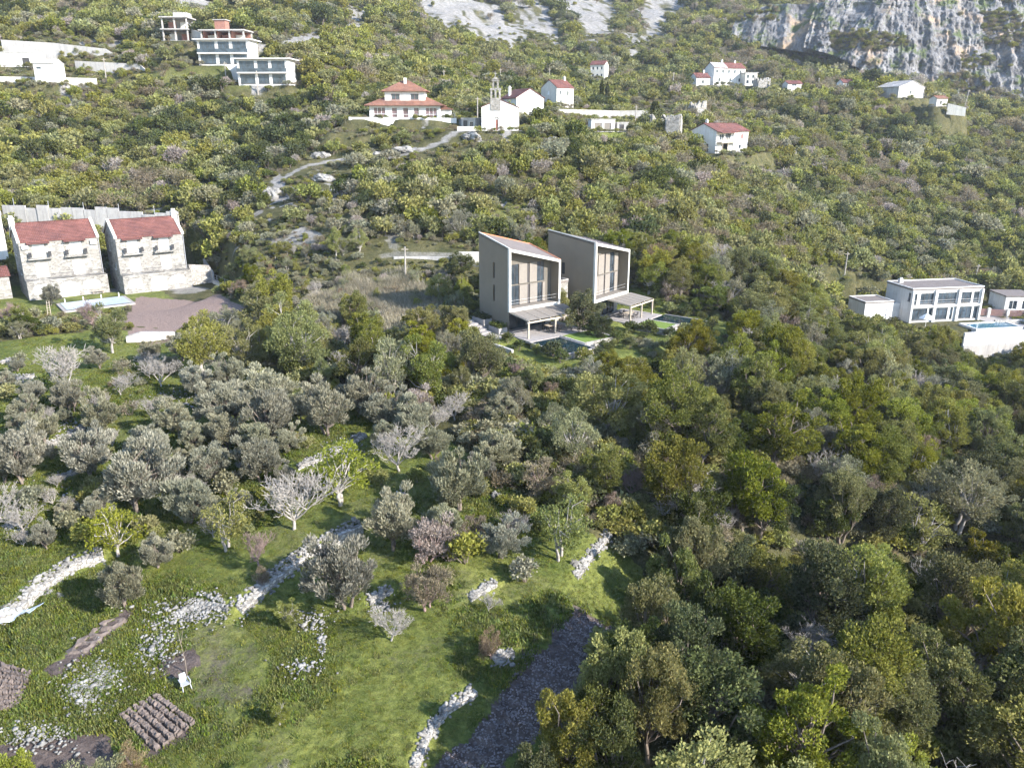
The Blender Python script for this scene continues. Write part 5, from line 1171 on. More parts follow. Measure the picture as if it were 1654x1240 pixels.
# --- the two modern villas
def villa(key, name, label, D, hL, hR, hB, group, mirror):
    p = PL[key]; W = p['W']; e = empty(name, p['o'], p['a'], label, 'house', group); rec = 1.5; t = .28
    kx = (hR - hL) / W; ky = (hB - hL) / D
    top = lambda x, y: hL + kx * x + ky * y
    m = MB(); fl, _ = side_fn('l', W, D)                     # left wall with slit windows
    slits = [(D - 3.4, D - 3.0, 3.4, 5.4), (D - 3.4, D - 3.0, .5, 2.6)] if not mirror else [(D - 5.4, D - 4.8, 3.0, 4.6)]
    wall_side(m, lambda u, d, z: (d, D - u, z), D, -3.2, hL - .3, slits, .3)
    m.add([(0, 0, hL - .3), (0, D, hL - .3), (0, D, top(0, D)), (0, 0, top(0, 0))], [(3, 2, 1, 0)])
    m.add([(0, D, -3.2), (W, D, -3.2), (W, D, top(W, D)), (0, D, top(0, D))], [(3, 2, 1, 0)])
    m.add([(W, 0, -.3), (W, D, -.3), (W, D, top(W, D)), (W, 0, top(W, 0))], [(0, 1, 2, 3)])
    m.add([(W, 2.5, -3.2), (W, D, -3.2), (W, D, -.3), (W, 2.5, -.3)], [(0, 1, 2, 3)])
    # inside faces of the framed recess
    m.add([(t, .0, .0), (t, rec, .0), (t, rec, top(t, 0) - .2), (t, .0, top(t, 0) - .2)], [(0, 1, 2, 3)])
    m.add([(W - t, .0, .0), (W - t, rec, .0), (W - t, rec, top(W - t, 0) - .2), (W - t, .0, top(W - t, 0) - .2)], [(3, 2, 1, 0)])
    m.build('wall', M_VILLA, e)
    for (a, b, c, d_) in slits: MB().box(.2, .26, D - (D - a) if False else D - b, D - a, c, d_).build('slit_pane', M_GLASS, e)
    f = MB(); fw = .26                                        # pale frame round the front
    f.hexa([(-.03, -.06, -.35), (fw, -.06, -.35), (fw, .25, -.35), (-.03, .25, -.35)], [(-.03, -.06, hL + .05), (fw, -.06, top(fw, 0) + .05), (fw, .25, top(fw, 0) + .05), (-.03, .25, hL + .05)])
    f.hexa([(W - fw, -.06, -.35), (W + .03, -.06, -.35), (W + .03, .25, -.35), (W - fw, .25, -.35)], [(W - fw, -.06, top(W - fw, 0) + .05), (W + .03, -.06, hR + .05), (W + .03, .25, hR + .05), (W - fw, .25, top(W - fw, 0) + .05)])
    f.hexa([(fw, -.06, top(fw, 0) - .28), (W - fw, -.06, top(W - fw, 0) - .28), (W - fw, .25, top(W - fw, 0) - .28), (fw, .25, top(fw, 0) - .28)], [(fw, -.06, top(fw, 0) + .05), (W - fw, -.06, top(W - fw, 0) + .05), (W - fw, .25, top(W - fw, 0) + .05), (fw, .25, top(fw, 0) + .05)])
    f.box(fw, W - fw, -.06, .25, -.35, -.02); f.build('front_frame', M_VFRAME, e)
    r = MB(); a, b, c, d = (0, .25, top(0, .25)), (W, .25, top(W, .25)), (W, D, top(W, D)), (0, D, top(0, D)); r.hexa([(q[0], q[1], q[2] - .25) for q in (a, b, c, d)], [(q[0], q[1], q[2] + .02) for q in (a, b, c, d)]); rf = r.build('roof', M_ROOFG, e)
    m = MB(); m.hexa([(-.04, 0, top(0, 0) + .03), (.14, 0, top(.14, 0) + .03), (.14, D, top(.14, D) + .03), (-.04, D, top(0, D) + .03)], [(-.04, 0, top(0, 0) + .16), (.14, 0, top(.14, 0) + .16), (.14, D, top(.14, D) + .16), (-.04, D, top(0, D) + .16)]); m.build('roof_edging', M_VFRAME, rf)
    m = MB()
    m.hexa([(W - .1, 0, top(W - .1, 0) + .03), (W + .05, 0, top(W, 0) + .03), (W + .05, D, top(W, D) + .03), (W - .1, D, top(W - .1, D) + .03)], [(W - .1, 0, top(W - .1, 0) + .13), (W + .05, 0, top(W, 0) + .13), (W + .05, D, top(W, D) + .13), (W - .1, D, top(W - .1, D) + .13)])
    if not mirror: m.hexa([(.3, D - .15, top(.3, D) + .03), (W - .1, D - .15, top(W, D) + .03), (W - .1, D, top(W, D) + .03), (.3, D, top(.3, D) + .03)], [(.3, D - .15, top(.3, D) + .13), (W - .1, D - .15, top(W, D) + .13), (W - .1, D, top(W, D) + .13), (.3, D, top(.3, D) + .13)])
    m.build('copper_flashing', M_COPPER if not mirror else M_ROOFG, rf)
    m = MB(); m.box(t, W - t, .25, rec + .3, -.3, -.01); m.build('balcony_floor', M_PANEL, e)
    # recessed facade: back wall, glazing, sliding panels on two storeys
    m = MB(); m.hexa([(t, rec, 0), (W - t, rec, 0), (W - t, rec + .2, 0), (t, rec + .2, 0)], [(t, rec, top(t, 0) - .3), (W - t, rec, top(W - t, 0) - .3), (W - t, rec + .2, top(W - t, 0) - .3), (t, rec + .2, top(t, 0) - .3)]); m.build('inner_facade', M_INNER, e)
    hs = (hR - .4) / 2 + .15; iw = W - 2 * t
    pat = [('p', .0, .14), ('g', .14, .30), ('p', .30, .47), ('x', .47, .52), ('p', .52, .68), ('g', .68, .84)] if not mirror else [('g', .02, .16), ('p', .16, .30), ('p', .32, .50), ('x', .50, .54), ('p', .54, .68), ('g', .68, .82), ('p', .82, .94)]
    pat2 = [('p', .0, .11), ('g', .11, .31), ('p', .31, .48), ('x', .48, .53), ('p', .53, .69), ('g', .69, .80), ('p', .80, .86)] if not mirror else [('g', .0, .18), ('p', .18, .34), ('p', .34, .50), ('x', .50, .54), ('p', .54, .70), ('g', .70, .84), ('p', .84, .94)]
    for z_, pt in ((.05, pat2), (hs + .1, pat)):
        zt = z_ + hs - .15
        for k, a, b in pt:
            x0, x1 = t + iw * a, t + iw * b
            if k == 'p': MB().box(x0 + .02, x1 - .02, rec - .16, rec - .06, z_, min(zt, top(x1, 0) - .5)).build('sliding_panel', M_PANEL, e)
            elif k == 'g':
                wv = MB(); zq = min(zt, top(x1, 0) - .5)
                wv.box(x0, x0 + .05, rec - .06, rec - .003, z_, zq); wv.box(x1 - .05, x1, rec - .06, rec - .003, z_, zq); wv.box((x0 + x1) / 2 - .025, (x0 + x1) / 2 + .025, rec - .055, rec - .003, z_, zq); w_ = wv.build('window', M_DFRAME, e)
                MB().box(x0 + .05, x1 - .05, rec - .03, rec - .004, z_, zq).build('pane', M_GLASS, w_)
            else: MB().box(x0, x1, rec - .05, rec - .002, z_, zt).build('dark_post', M_DFRAME, e)
    m = MB()
    for z_ in (.55, .95): m.box(t, W - t, .3, .32, z_, z_ + .025)
    m.build('balcony_rail', M_METAL, e)
    # stone ground floor set back under the frame
    m = MB(); m.box(.12, W - .12, 1.6, 2.0, -3.2, -.36); m.build('ground_floor_wall', M_STONE, e)
    for a, b in ((.12, .45), (.52, .85)):
        q = MB(); q.box(W * a, W * b, 1.5, 1.58, -3.0, -.7); gd = q.build('glass_door', M_GLASS, e); q = MB()
        for x in (a, (a + b) / 2, b): q.box(W * x - .04, W * x + .04, 1.44, 1.5, -3.0, -.7)
        q.build('door_frame', M_DFRAME, gd)
    return e
villa('V1', 'modern_villa', 'grey villa with copper-edged sloping roof, nearer of the modern pair', 6.4, 7.4, 5.3, 8.7, 'modern villas', False)
villa('V2', 'modern_villa', 'grey villa with tall plain side wall, farther of the modern pair', 7.6, 7.6, 5.7, 8.7, 'modern villas', True)
def pergola(key, label, x0, x1):
    p = PL[key]; e = empty('pergola', loc(p, 0, 0, -3.0), p['a'], label, 'pergola', 'villa pergolas'); D = 3.6; z1, z0 = 2.62, 2.25
    n = 5; w_ = (x1 - x0) / n
    for i in range(n):
        a, b = x0 + w_ * i + .04, x0 + w_ * (i + 1) - .04; MB().hexa([(a, -D, z0), (b, -D, z0), (b, -.1, z1), (a, -.1, z1)], [(a, -D, z0 + .05), (b, -D, z0 + .05), (b, -.1, z1 + .05), (a, -.1, z1 + .05)]).build('canopy_panel', M_PANEL, e)
    for i in range(n + 1):
        a = x0 + w_ * i; MB().hexa([(a - .05, -D - .15, z0 - .16), (a + .05, -D - .15, z0 - .16), (a + .05, 0, z1 - .14), (a - .05, 0, z1 - .14)], [(a - .05, -D - .15, z0 - .005), (a + .05, -D - .15, z0 - .005), (a + .05, 0, z1 - .005), (a - .05, 0, z1 - .005)]).build('rafter', M_WOOD, e)
    for x in (x0, (x0 + x1) / 2, x1): MB().box(x - .09, x + .09, -D - .1, -D + .08, 0, z0 - .17).build('post', M_WOOD, e)
    MB().box(x0 - .2, x1 + .2, -D - .12, -D + .1, z0 - .33, z0 - .17).build('beam', M_WOOD, e)
W1, Wb = PL['V1']['W'], PL['V2']['W']
pergola('V1', 'timber pergola with beige canopy in front of the nearer villa', .2, W1 + .5); pergola('V2', 'timber pergola with beige canopy in front of the farther villa', 3.4, Wb + .6)
def terrace(key, label, mirror, x0, x1):
    p = PL[key]; e = empty('paved_terrace', loc(p, 0, 0, -3.0), p['a'], label, 'terrace', 'villa terraces'); n = max(4, int((x1 - x0) / 1.05)); 
    for i in range(n):
        for j in range(6): a = x0 + (x1 - x0) * i / n; b = x0 + (x1 - x0) * (i + 1) / n; MB().box(a + .012, b - .012, -4.9 + j * 1.06, -4.9 + (j + 1) * 1.06 - .024, -.22, .03 + .004 * ((i + j) % 3)).build('paving_slab', M_PAVE, e)
    xm = x0 + (x1 - x0) * .48; pa, pb = (x0 + .2, xm - .1) if not mirror else (xm + .3, x1 + .6); la, lb_ = (xm + .1, x1 + .3) if not mirror else (x0 - .2, xm + .1)
    y1 = -5.0
    o = empty('swimming_pool', loc(p, 0, 0, -3.0), p['a'], ('dark infinity pool in front of the nearer villa', 'dark infinity pool in front of the farther villa')[mirror], 'pool', 'villa pools')
    m = MB()
    for a, b, c, d in ((pa - .2, pb + .2, y1 - 6.4, y1 - 6.2), (pa - .2, pa, y1 - 6.2, y1), (pb, pb + .2, y1 - 6.2, y1)): m.box(a, b, c, d, -2.2, -.02)
    m.build('basin_wall', M_PAVE, o); MB().box(pa, pb, y1 - 6.2, y1, -1.6, -.05).build('water', M_POOL, o)
    o = empty('raised_lawn', loc(p, 0, 0, -3.0), p['a'], ('square raised lawn with stone edge beside the nearer pool', 'square raised lawn with stone edge beside the farther pool')[mirror], 'lawn', 'villa raised lawns')
    m = MB()
    for a, b, c, d in ((la, lb_, y1 - 4.5, y1 - 4.2), (la, la + .25, y1 - 4.2, y1), (lb_ - .25, lb_, y1 - 4.2, y1)): m.box(a, b, c, d, -2.0, .10)
    m.build('stone_edge', M_DRY, o); MB().box(la + .25, lb_ - .25, y1 - 4.2, y1, -1.5, .06).build('turf', M_LAWN, o)
    # dining set
    t = empty('dining_table', loc(p, W1 * .62 if not mirror else Wb * .62, -2.2, -2.962), p['a'], ('dark dining table under the nearer pergola', 'dark dining table under the farther pergola')[mirror], 'table')
    MB().box(-.9, .9, -.45, .45, .70, .75).build('table_top', M_WOOD, t)
    for x in (-.8, .74): 
        for y in (-.4, .34): MB().box(x, x + .06, y, y + .06, 0, .70).build('leg', M_DFRAME, t)
    for i, (x, y, r_) in enumerate(((-.5, -.85, 0), (.5, -.85, 0), (-.5, .85, math.pi), (.5, .85, math.pi))):
        v = Matrix.Rotation(p['a'], 3, 'Z') @ Vector((x, y, 0)); c = empty('dining_chair', t.location + v, p['a'] + r_, 'dark chair at the table under the %s pergola' % ('farther' if mirror else 'nearer'), 'chair', 'chairs under the %s pergola' % ('farther' if mirror else 'nearer'))
        MB().box(-.22, .22, -.22, .22, .42, .46).build('seat', M_DFRAME, c); MB().box(-.22, .22, -.25, -.21, .46, .88).build('backrest', M_DFRAME, c)
        for a in (-.2, .16):
            for b in (-.2, .16): MB().box(a, a + .04, b, b + .04, 0, .42).build('leg', M_DFRAME, c)
terrace('V1', 'paved terrace under the pergola of the nearer villa', 0, -.6, W1 + .8); terrace('V2', 'paved terrace under the pergola of the farther villa', 1, 2.6, Wb + 1.2)
# stone annex, path and planters beside the nearer villa
pa_ = dict(o=loc(PL['V1'], W1 + .4, 2.6, -3.0), a=PL['V1']['a'] + .12, W=3.6)
house(None, 'stone_annex', 'low grey stone annex between the two villas', 4.6, 4.6, 'flat', {'f': [(.3, 1.3, .1, 3.6, 'd', M_PANEL)], 'r': [(.8, 2.2, .2, 3.2, 'd', M_PANEL)]}, M_STONE, M_ROOFG, over=.05, pl=pa_, W=3.6, cat='outbuilding', parapet=.2)
e = empty('stepped_path', loc(PL['V1'], 0, 0, -3.0), PL['V1']['a'], 'stone path with steps along the side of the nearer villa', 'path'); e['kind'] = 'structure'
for i in range(14): 
    y = -1.5 + i * .95; z_ = max(0, min(i - 2, 5)) * .17
    for j in range(2): MB().box(-3.3 + j * .82, -2.5 + j * .82, y, y + .92, -.3, .05 + z_).build('paving_slab', M_PAVE, e)
for k, (y0, y1) in enumerate(((.2, 2.4), (3.4, 6.0))):
    e = empty('planter', loc(PL['V1'], -1.45, 0, -3.0), PL['V1']['a'], ('stone planter of dark shrubs at the front corner of the nearer villa', 'stone planter of dark shrubs at the rear of the nearer villa wall')[k], 'planter')
    m = MB(); m.box(0, 1.3, y0, y0 + .15, -.4, .75 + k * .5); m.box(0, 1.3, y1 - .15, y1, -.4, .75 + k * .5); m.box(0, .15, y0 + .15, y1 - .15, -.4, .75 + k * .5); m.build('planter_wall', M_PAVE, e); MB().box(.15, 1.3, y0 + .15, y1 - .15, -.3, .66 + k * .5).build('soil', M_SOIL, e)
    rng = np.random.default_rng(50 + k); n = 900; P = np.stack([rng.uniform(.05, 1.25, n), rng.uniform(y0, y1, n), .7 + k * .5 + rng.uniform(0, .7, n) * rng.uniform(.3, 1, n)], 1); v, q, ti = leaves(rng, P, unit(n, rng) + np.array([0, 0, .6]), .2, .12, rng.uniform(0, 1, n)); mobj('foliage', fast_mesh('foliage', v, q, attrs={'tint': ti}), LM['dark'], e)
# garden shrubs round the pools
rg = random.Random(8); k = 0; GS = []
for key, spots in (('V1', [(-2.4, -3), (-2.2, -5), (-1.6, -7.4), (-.9, -9.6), (-1.8, -12), (1.0, -12.8), (3.0, -13), (5.2, -12.2), (7.2, -11), (9.2, -9.6), (10.5, -7.5), (10.6, -5.2), (5.6, -11), (8.6, -12.4), (-4.6, 1), (-4.8, 4), (-4.9, 7), (-5.0, 10)]), ('V2', [(1.2, -7.5), (2.2, -10.2), (4.2, -11.2), (6.4, -12.4), (8.6, -13), (11.2, -12), (13, -9.5), (13.6, -7), (13.4, -4.5), (13, -2), (1, -5.2), (4.2, -13), (13, 1)])):
    for x, y in spots:
        v = loc(PL[key], x, y); v = (v.x, v.y, hz(v.x, v.y)); k += 1
        g_ = plant('garden_shrub', SHRUBS['dark' if k % 3 else 'oak'], k, v, rg.uniform(.42, .72), rg.uniform(0, 6), 'low shrub', 'shrub', 'garden shrubs of the villas', ('stems', 'foliage'))
        dp_ = v[1] * CP - (v[2] - CAMZ) * SP; GS.append((g_, 'low %s shrub in the garden of the %s villa' % ('dark' if k % 3 else 'green', 'nearer' if key == 'V1' else 'farther'), FPX * v[0] / dp_, -((v[2] - CAMZ) * CP + v[1] * SP) / dp_))
name_in_order(GS)

# --- white villa in the valley
p = PL['WV']; W = p['W']; D = 8.0; H = 6.2; bw = W / 3
ops = {'f': [], 'l': [(D - 1.1, D - .4, 4.0, 5.6, 'w')]}
for i, segs in enumerate((((.10, .22, 'w'), (.36, .92, 'w')), ((.10, .90, 'w'),), ((.08, .55, 'w'), (.64, .88, 'w')))):
    for a, b, k in segs: ops['f'].append((bw * (i + a), bw * (i + b), 3.45, 5.55, k))
for i, segs in enumerate((((.06, .74, 'w'), (.80, .95, 'w')), ((.08, .62, 'w'), (.72, .84, 'w')), ((.06, .66, 'w'), (.74, .92, 'w')))):
    for a, b, k in segs: ops['f'].append((bw * (i + a), bw * (i + b), .35, 2.6, k))
e = house('WV', 'white_villa', 'white two-storey flat-roofed villa with a grid of large windows in the valley', D, H, 'flat', ops, M_PLASTER, M_ROOFG, over=.12, frame=M_DFRAME, glass=M_GLASSB, parapet=.18, chimneys=((W * .12, 6.5, 6.44, 7.0, .35),))
for i in range(4): x = W * i / 3; MB().box(x - .28 if i else -.1, x + .28 if i < 3 else W + .1, -.35, -.004, -.4, 6.1).build('pilaster', M_PLASTER, e)
MB().box(.3, W - .3, -.3, -.004, 2.85, 3.25).build('floor_band', M_PLASTER, e)
for i in range(3): m = MB(); m.box(bw * i + .32, bw * (i + 1) - .32, -.22, -.19, 4.2, 4.25); m.box(bw * i + .32, bw * (i + 1) - .32, -.22, -.19, 3.75, 3.78); m.build('balcony_rail', M_METAL, e)
pn = dict(o=loc(p, -9.4, 0.2, .4), a=p['a'], W=5.8); house(None, 'annex', 'white flat-roofed annex left of the white villa', 5.5, 3.6, 'flat', {'f': [(3.2, 4.6, .2, 2.5, 'd', M_SHUT)]}, M_PLASTER, M_ROOFG, over=.05, pl=pn, W=5.8, cat='outbuilding', parapet=.15)
wall_line('linking_wall', 'white wall joining the annex to the white villa', [at_local(p, -3.5, 3.2), at_local(p, -.05, 3.2)], 3.2, .25, M_PLASTER)
e = empty('balcony_table', at_local(p, -1.8, 1.2), p['a'], 'dark garden table beside the shaded wall of the white villa', 'table'); MB().box(-.6, .6, -.4, .4, .7, .75).build('table_top', M_DFRAME, e)
for x in (-.5, .44):
    for y in (-.35, .29): MB().box(x, x + .06, y, y + .06, 0, .7).build('leg', M_DFRAME, e)
e = empty('parasol', at_local(p, 1.3, -3.2), 0, 'closed white parasol at the corner of the white villa', 'parasol'); MB().tube([(0, 0, 0), (0, 0, 2.3)], .04, 8).build('pole', M_WFRAME, e); m = MB(); m.tube([(0, 0, 1.55), (0, 0, 2.0), (0, 0, 2.5)], [1.3, .75, .04], 8); m.build('canopy', M_SHUT, e)
e = empty('swimming_pool', at_local(p, 8.6, -7.6), p['a'], 'raised blue pool with white rim in front of the white villa', 'pool')
m = MB()
for a, b, c, d in ((-.35, 9.4, -.35, 0), (-.35, 9.4, 4, 4.35), (-.35, 0, 0, 4), (9.05, 9.4, 0, 4)): m.box(a, b, c, d, -3.4, .35)
m.build('rim', M_PLASTER, e); MB().box(0, 9.05, 0, 4, -1, .22).build('water', M_POOLB, e)
wall_line('retaining_wall', 'white retaining wall under the pool of the white villa', [at_local(p, 5.2, -8.8, -1), at_local(p, 21, -8.6, -1)], 1.0, .35, M_PLASTER, down=3)
wall_line('block_wall', 'grey block wall below the white retaining wall', [at_local(p, 3.5, -11.0, -4.2), at_local(p, 22, -10.8, -4.2)], 2.4, .4, M_CONC, down=4)
fa, fb = at_local(p, W + .6, 3.0), at_local(p, W + 16, -3.6); A, B = Vector(fa), Vector(fb); e = empty('panel_fence', A, 0, 'fence of dark slatted panels between white posts right of the white villa', 'fence')
for i in range(6):
    q = (B - A) * (i / 5); MB().box(q.x - .22, q.x + .22, q.y - .22, q.y + .22, -2, 1.75).build('post', M_PLASTER, e)
    if i < 5:
        r0, r1 = (B - A) * ((i + .1) / 5), (B - A) * ((i + .9) / 5); d = (r1 - r0).normalized(); nr = Vector((-d.y, d.x, 0)) * .04
        for j in range(5): z_ = .25 + j * .27; MB().hexa([r0 - nr + Vector((0, 0, z_)), r1 - nr + Vector((0, 0, z_)), r1 + nr + Vector((0, 0, z_)), r0 + nr + Vector((0, 0, z_))], [r0 - nr + Vector((0, 0, z_ + .22)), r1 - nr + Vector((0, 0, z_ + .22)), r1 + nr + Vector((0, 0, z_ + .22)), r0 + nr + Vector((0, 0, z_ + .22))]).build('slat', M_BSHUT, e)
fa, fb = at_local(p, -14.5, 6.6), at_local(p, -8.6, 7.4); A, B = Vector(fa), Vector(fb); e = empty('panel_fence', A, 0, 'dark panel fence on a white base left of the annex', 'fence')
d = (B - A).normalized(); nr = Vector((-d.y, d.x, 0))
MB().hexa([-nr * .15 + Vector((0, 0, -2)), (B - A) - nr * .15 + Vector((0, 0, -2)), (B - A) + nr * .15 + Vector((0, 0, -2)), nr * .15 + Vector((0, 0, -2))], [-nr * .15 + Vector((0, 0, 1)), (B - A) - nr * .15 + Vector((0, 0, 1)), (B - A) + nr * .15 + Vector((0, 0, 1)), nr * .15 + Vector((0, 0, 1))]).build('base_wall', M_PLASTER, e)
for i in range(3):
    r0, r1 = (B - A) * ((i + .06) / 3), (B - A) * ((i + .94) / 3)
    for j in range(5): z_ = Vector((0, 0, 1.06 + j * .27)); t_ = Vector((0, 0, .22)); MB().hexa([r0 - nr * .04 + z_, r1 - nr * .04 + z_, r1 + nr * .04 + z_, r0 + nr * .04 + z_], [r0 - nr * .04 + z_ + t_, r1 - nr * .04 + z_ + t_, r1 + nr * .04 + z_ + t_, r0 + nr * .04 + z_ + t_]).build('slat', M_BSHUT, e)

# terraces right of the white villa
p = PL['WV']; W = p['W']
e = empty('gravel_terrace', at_local(p, 0, 0, -.04), p['a']); e['kind'] = 'structure'
MB().box(W + .4, W + 13.5, -8.0, 2.6, -.3, .03).build('gravel', M_PAVE, e)
wall_line('terrace_wall', 'low pale stone wall along the gravel terrace right of the white villa', [at_local(p, W + .8, -3.4), at_local(p, W + 7, -4.4), at_local(p, W + 13, -6.8)], [.7, .8, .8], .4, M_DRY)
wall_line('terrace_wall', 'white stepped wall between the pool and the right edge', [at_local(p, W + 3.4, -8.2), at_local(p, W + 13, -8.2)], [1.0, .7], .35, M_PLASTER, down=3)
pz = dict(o=loc(p, W + 9.5, 4.5), a=p['a'] - .2, W=6.0); house(None, 'white_house', 'white flat-roofed house at the right edge beyond the panel fence', 6, 3.2, 'flat', {'f': row((.8, 3.4), 1.6, .6, 2.4, 'w')}, M_PLASTER, M_ROOFG, over=.2, pl=pz, W=6.0)

# --- church
p = PL['CH']; W = p['W']; H = 4.6; D = 11.0; rise = 1.5
e = house('CH', 'church', 'small white church with a stone bell gable over its facade', D, H, 'gy', {'f': [(W * .39, W * .46, .05, 2.2, 'd')]}, M_PLASTER, M_TILE, rise, .12, cat='church')
m = MB(); uc = W * .425
for i in range(10):
    t0, t1 = math.pi * i / 10, math.pi * (i + 1) / 10; r0, r1 = W * .035, W * .06; m.hexa([(uc + r * math.cos(t), -.06, 2.2 + 1.4 * r * math.sin(t)) for r, t in ((r0, t0), (r1, t0), (r1, t1), (r0, t1))], [(uc + r * math.cos(t), .02, 2.2 + 1.4 * r * math.sin(t)) for r, t in ((r0, t0), (r1, t0), (r1, t1), (r0, t1))])
m.build('door_arch', M_STONE, e)
x0, x1 = W * .25, W * .53; zt = 6.4
MB().box(x0, x1, -.12, 1.1, 4.0, zt).build('bell_gable_base', M_STONE, e)
def arcade(x0, x1, z0_, z1_, n, nm, th=(.0, .9)):
    m = MB(); w_ = (x1 - x0); pier = w_ * .16 if n == 2 else w_ * .26; ow = (w_ - pier * (n + 1)) / n
    for i in range(n + 1): a = x0 + i * (pier + ow); m.box(a, a + pier, th[0], th[1], z0_, z1_ - .35)
    for i in range(n):                                        # arch heads
        a = x0 + pier + i * (pier + ow); c = a + ow / 2; k = 8; zs = z1_ - .35 - ow / 2
        for j in range(k):
            t0, t1 = math.pi * j / k, math.pi * (j + 1) / k; q = [(c + ow / 2 * math.cos(t0), zs + ow / 2 * math.sin(t0)), (c + ow / 2 * math.cos(t0), z1_ - .35), (c + ow / 2 * math.cos(t1), z1_ - .35), (c + ow / 2 * math.cos(t1), zs + ow / 2 * math.sin(t1))]
            m.hexa([(u, th[0], v) for u, v in q], [(u, th[1], v) for u, v in q])
    m.box(x0 - .12, x1 + .12, th[0] - .1, th[1] + .1, z1_ - .35, z1_ - .12); m.box(x0 - .02, x1 + .02, th[0], th[1], z1_ - .12, z1_); return m.build(nm, M_STONE, e)
arcade(x0 + .02, x1 - .02, zt, zt + 1.95, 2, 'bell_arcade'); xm = (x0 + x1) / 2; arcade(xm - .62, xm + .62, zt + 1.95, zt + 3.6, 1, 'upper_bell_arch')
m = MB(); zc = zt + 3.6; m.hexa([(xm - .75, -.1, zc), (xm + .75, -.1, zc), (xm + .75, 1.0, zc), (xm - .75, 1.0, zc)], [(xm - .06, -.1, zc + .6), (xm + .06, -.1, zc + .6), (xm + .06, 1.0, zc + .6), (xm - .06, 1.0, zc + .6)]); m.build('gable_cap', M_STONE, e)
m = MB(); m.box(xm - .05, xm + .05, .4, .5, zc + .55, zc + 1.6); m.box(xm - .3, xm - .05, .41, .49, zc + 1.1, zc + 1.22); m.box(xm + .05, xm + .3, .41, .49, zc + 1.1, zc + 1.22); m.build('cross', M_STONE, e)
for i, (bx, bz, s_) in enumerate(((xm - .52, zt + 1.2, 1), (xm + .52, zt + 1.2, 1), (xm, zt + 2.95, .8))): b = MB(); b.tube([(bx, .45, bz - .55 * s_), (bx, .45, bz - .45 * s_), (bx, .45, bz - .1 * s_), (bx, .45, bz)], [.28 * s_, .24 * s_, .14 * s_, .05], 10); b.build('bell', M_DFRAME, e)
wall_line('churchyard_wall', 'rough stone wall below the church front', [at_local(p, -1.5, -2.2, -1.0), at_local(p, W + 2.4, -2.0, -1.0), at_local(p, W + 5, .5, -.6)], .95, .7, M_DRY, down=2.5)
wall_line('churchyard_wall', 'pale low wall left of the church', [at_local(p, -5, -1.5, 0), at_local(p, -.3, -.4, 0)], .8, .3, M_CREAM, down=2)
pg = dict(o=loc(p, -4.5, 3, 0), a=p['a'] - .35, W=3.2); house(None, 'shed', 'low shaded shed behind the wall left of the church', 3.5, 2.3, 'flat', {'f': [(.4, 1.4, 0, 2, 'd', M_DFRAME), (1.8, 2.8, .7, 1.8, 'w')]}, M_CONC, M_CONC, over=.1, pl=pg, W=3.2, cat='outbuilding')

# --- hip-roofed house left of the church
p = PL['MA']; W = p['W']; D = 9.5; k = W / 114.0
u = lambda px_: (px_ - 597.4) * k
e = house('MA', 'hip_roofed_house', 'large white house with two tiers of terracotta hipped roofs', D, 3.0, 'hip', {'f': [(u(604), u(623), .25, 2.45, 'W'), (u(633), u(642), .25, 2.4, 'W'), (u(651), u(660), .05, 2.4, 'W'), (u(668.5), u(677), .05, 2.4, 'W'), (u(687.5), u(706), .1, 2.4, 'W')]}, M_PLASTER, M_TILEO, 2.4, 1.0, frame=M_WFRAME, glass=glass_mat('curtained_glass', (0.12, 0.075, 0.085)))
pu = dict(o=loc(p, u(622), 1.2, 2.9), a=p['a'], W=u(687) - u(622)); Wu = pu['W']
mb = MB(); sd = {}
for s in 'frlb':
    fn, L = side_fn(s, Wu, 6.0); of = [(Wu * .16, Wu * .37, 1.15, 2.35, 'w'), (Wu * .64, Wu * .84, 1.15, 2.35, 'w')] if s == 'f' else []
    wall_side(mb, lambda a, b, c, fn=fn: tuple(Vector(fn(a, b, c)) + Vector((u(622), 1.2, 2.9))), L, .1, 2.9, of)
    for o in of: opening(e, lambda a, b, c, fn=fn: tuple(Vector(fn(a, b, c)) + Vector((u(622), 1.2, 2.9))), o, M_BSHUT, M_GLASS)
mb.build('upper_wall', M_PLASTER, e)
m = MB(); ov = .75; x0, x1, y0, y1 = u(622) - ov, u(687) + ov, 1.2 - ov, 7.2 + ov; zz = 5.7; cx_, cy_ = (x0 + x1) / 2, (y0 + y1) / 2
m.hexa([(x0, y0, zz), (x1, y0, zz), (x1, y1, zz), (x0, y1, zz)], [(x0, y0, zz + .16), (x1, y0, zz + .16), (x1, y1, zz + .16), (x0, y1, zz + .16)]); m.add([(x0, y0, zz + .162), (x1, y0, zz + .162), (x1, y1, zz + .162), (x0, y1, zz + .162), (cx_ - .7, cy_, zz + 2.4), (cx_ + .7, cy_, zz + 2.4)], [(0, 1, 5, 4), (2, 3, 4, 5), (1, 2, 5), (3, 0, 4)])
rf = m.build('upper_roof', M_TILEO, e); MB().box(cx_ - .3, cx_ + .3, cy_ - 1.2, cy_ - .7, zz + 1.5, zz + 2.9).build('chimney', M_PLASTER, rf)
m = MB(); m.box(u(712), u(728), 1.5, 6, -2, 2.0); m.build('side_annex', M_PLASTER, e); m = MB(); m.hexa([(u(711), 1.0, 2.0), (u(731), 1.0, 2.0), (u(731), 6.4, 2.0), (u(711), 6.4, 2.0)], [(u(711), 1.0, 3.0), (u(731), 1.0, 2.15), (u(731), 6.4, 2.15), (u(711), 6.4, 3.0)]); m.build('annex_roof', M_TILEO, e)
m = MB()
for i in range(9): x = u(600) + (u(735) - u(600)) * i / 8; m.tube([(x, -2.7, .2), (x, -2.7, 1.15)], .03, 5)
m.tube([(u(600), -2.7, 1.15), (u(735), -2.7, 1.15)], .03, 5); m.build('terrace_railing', M_METAL, e)
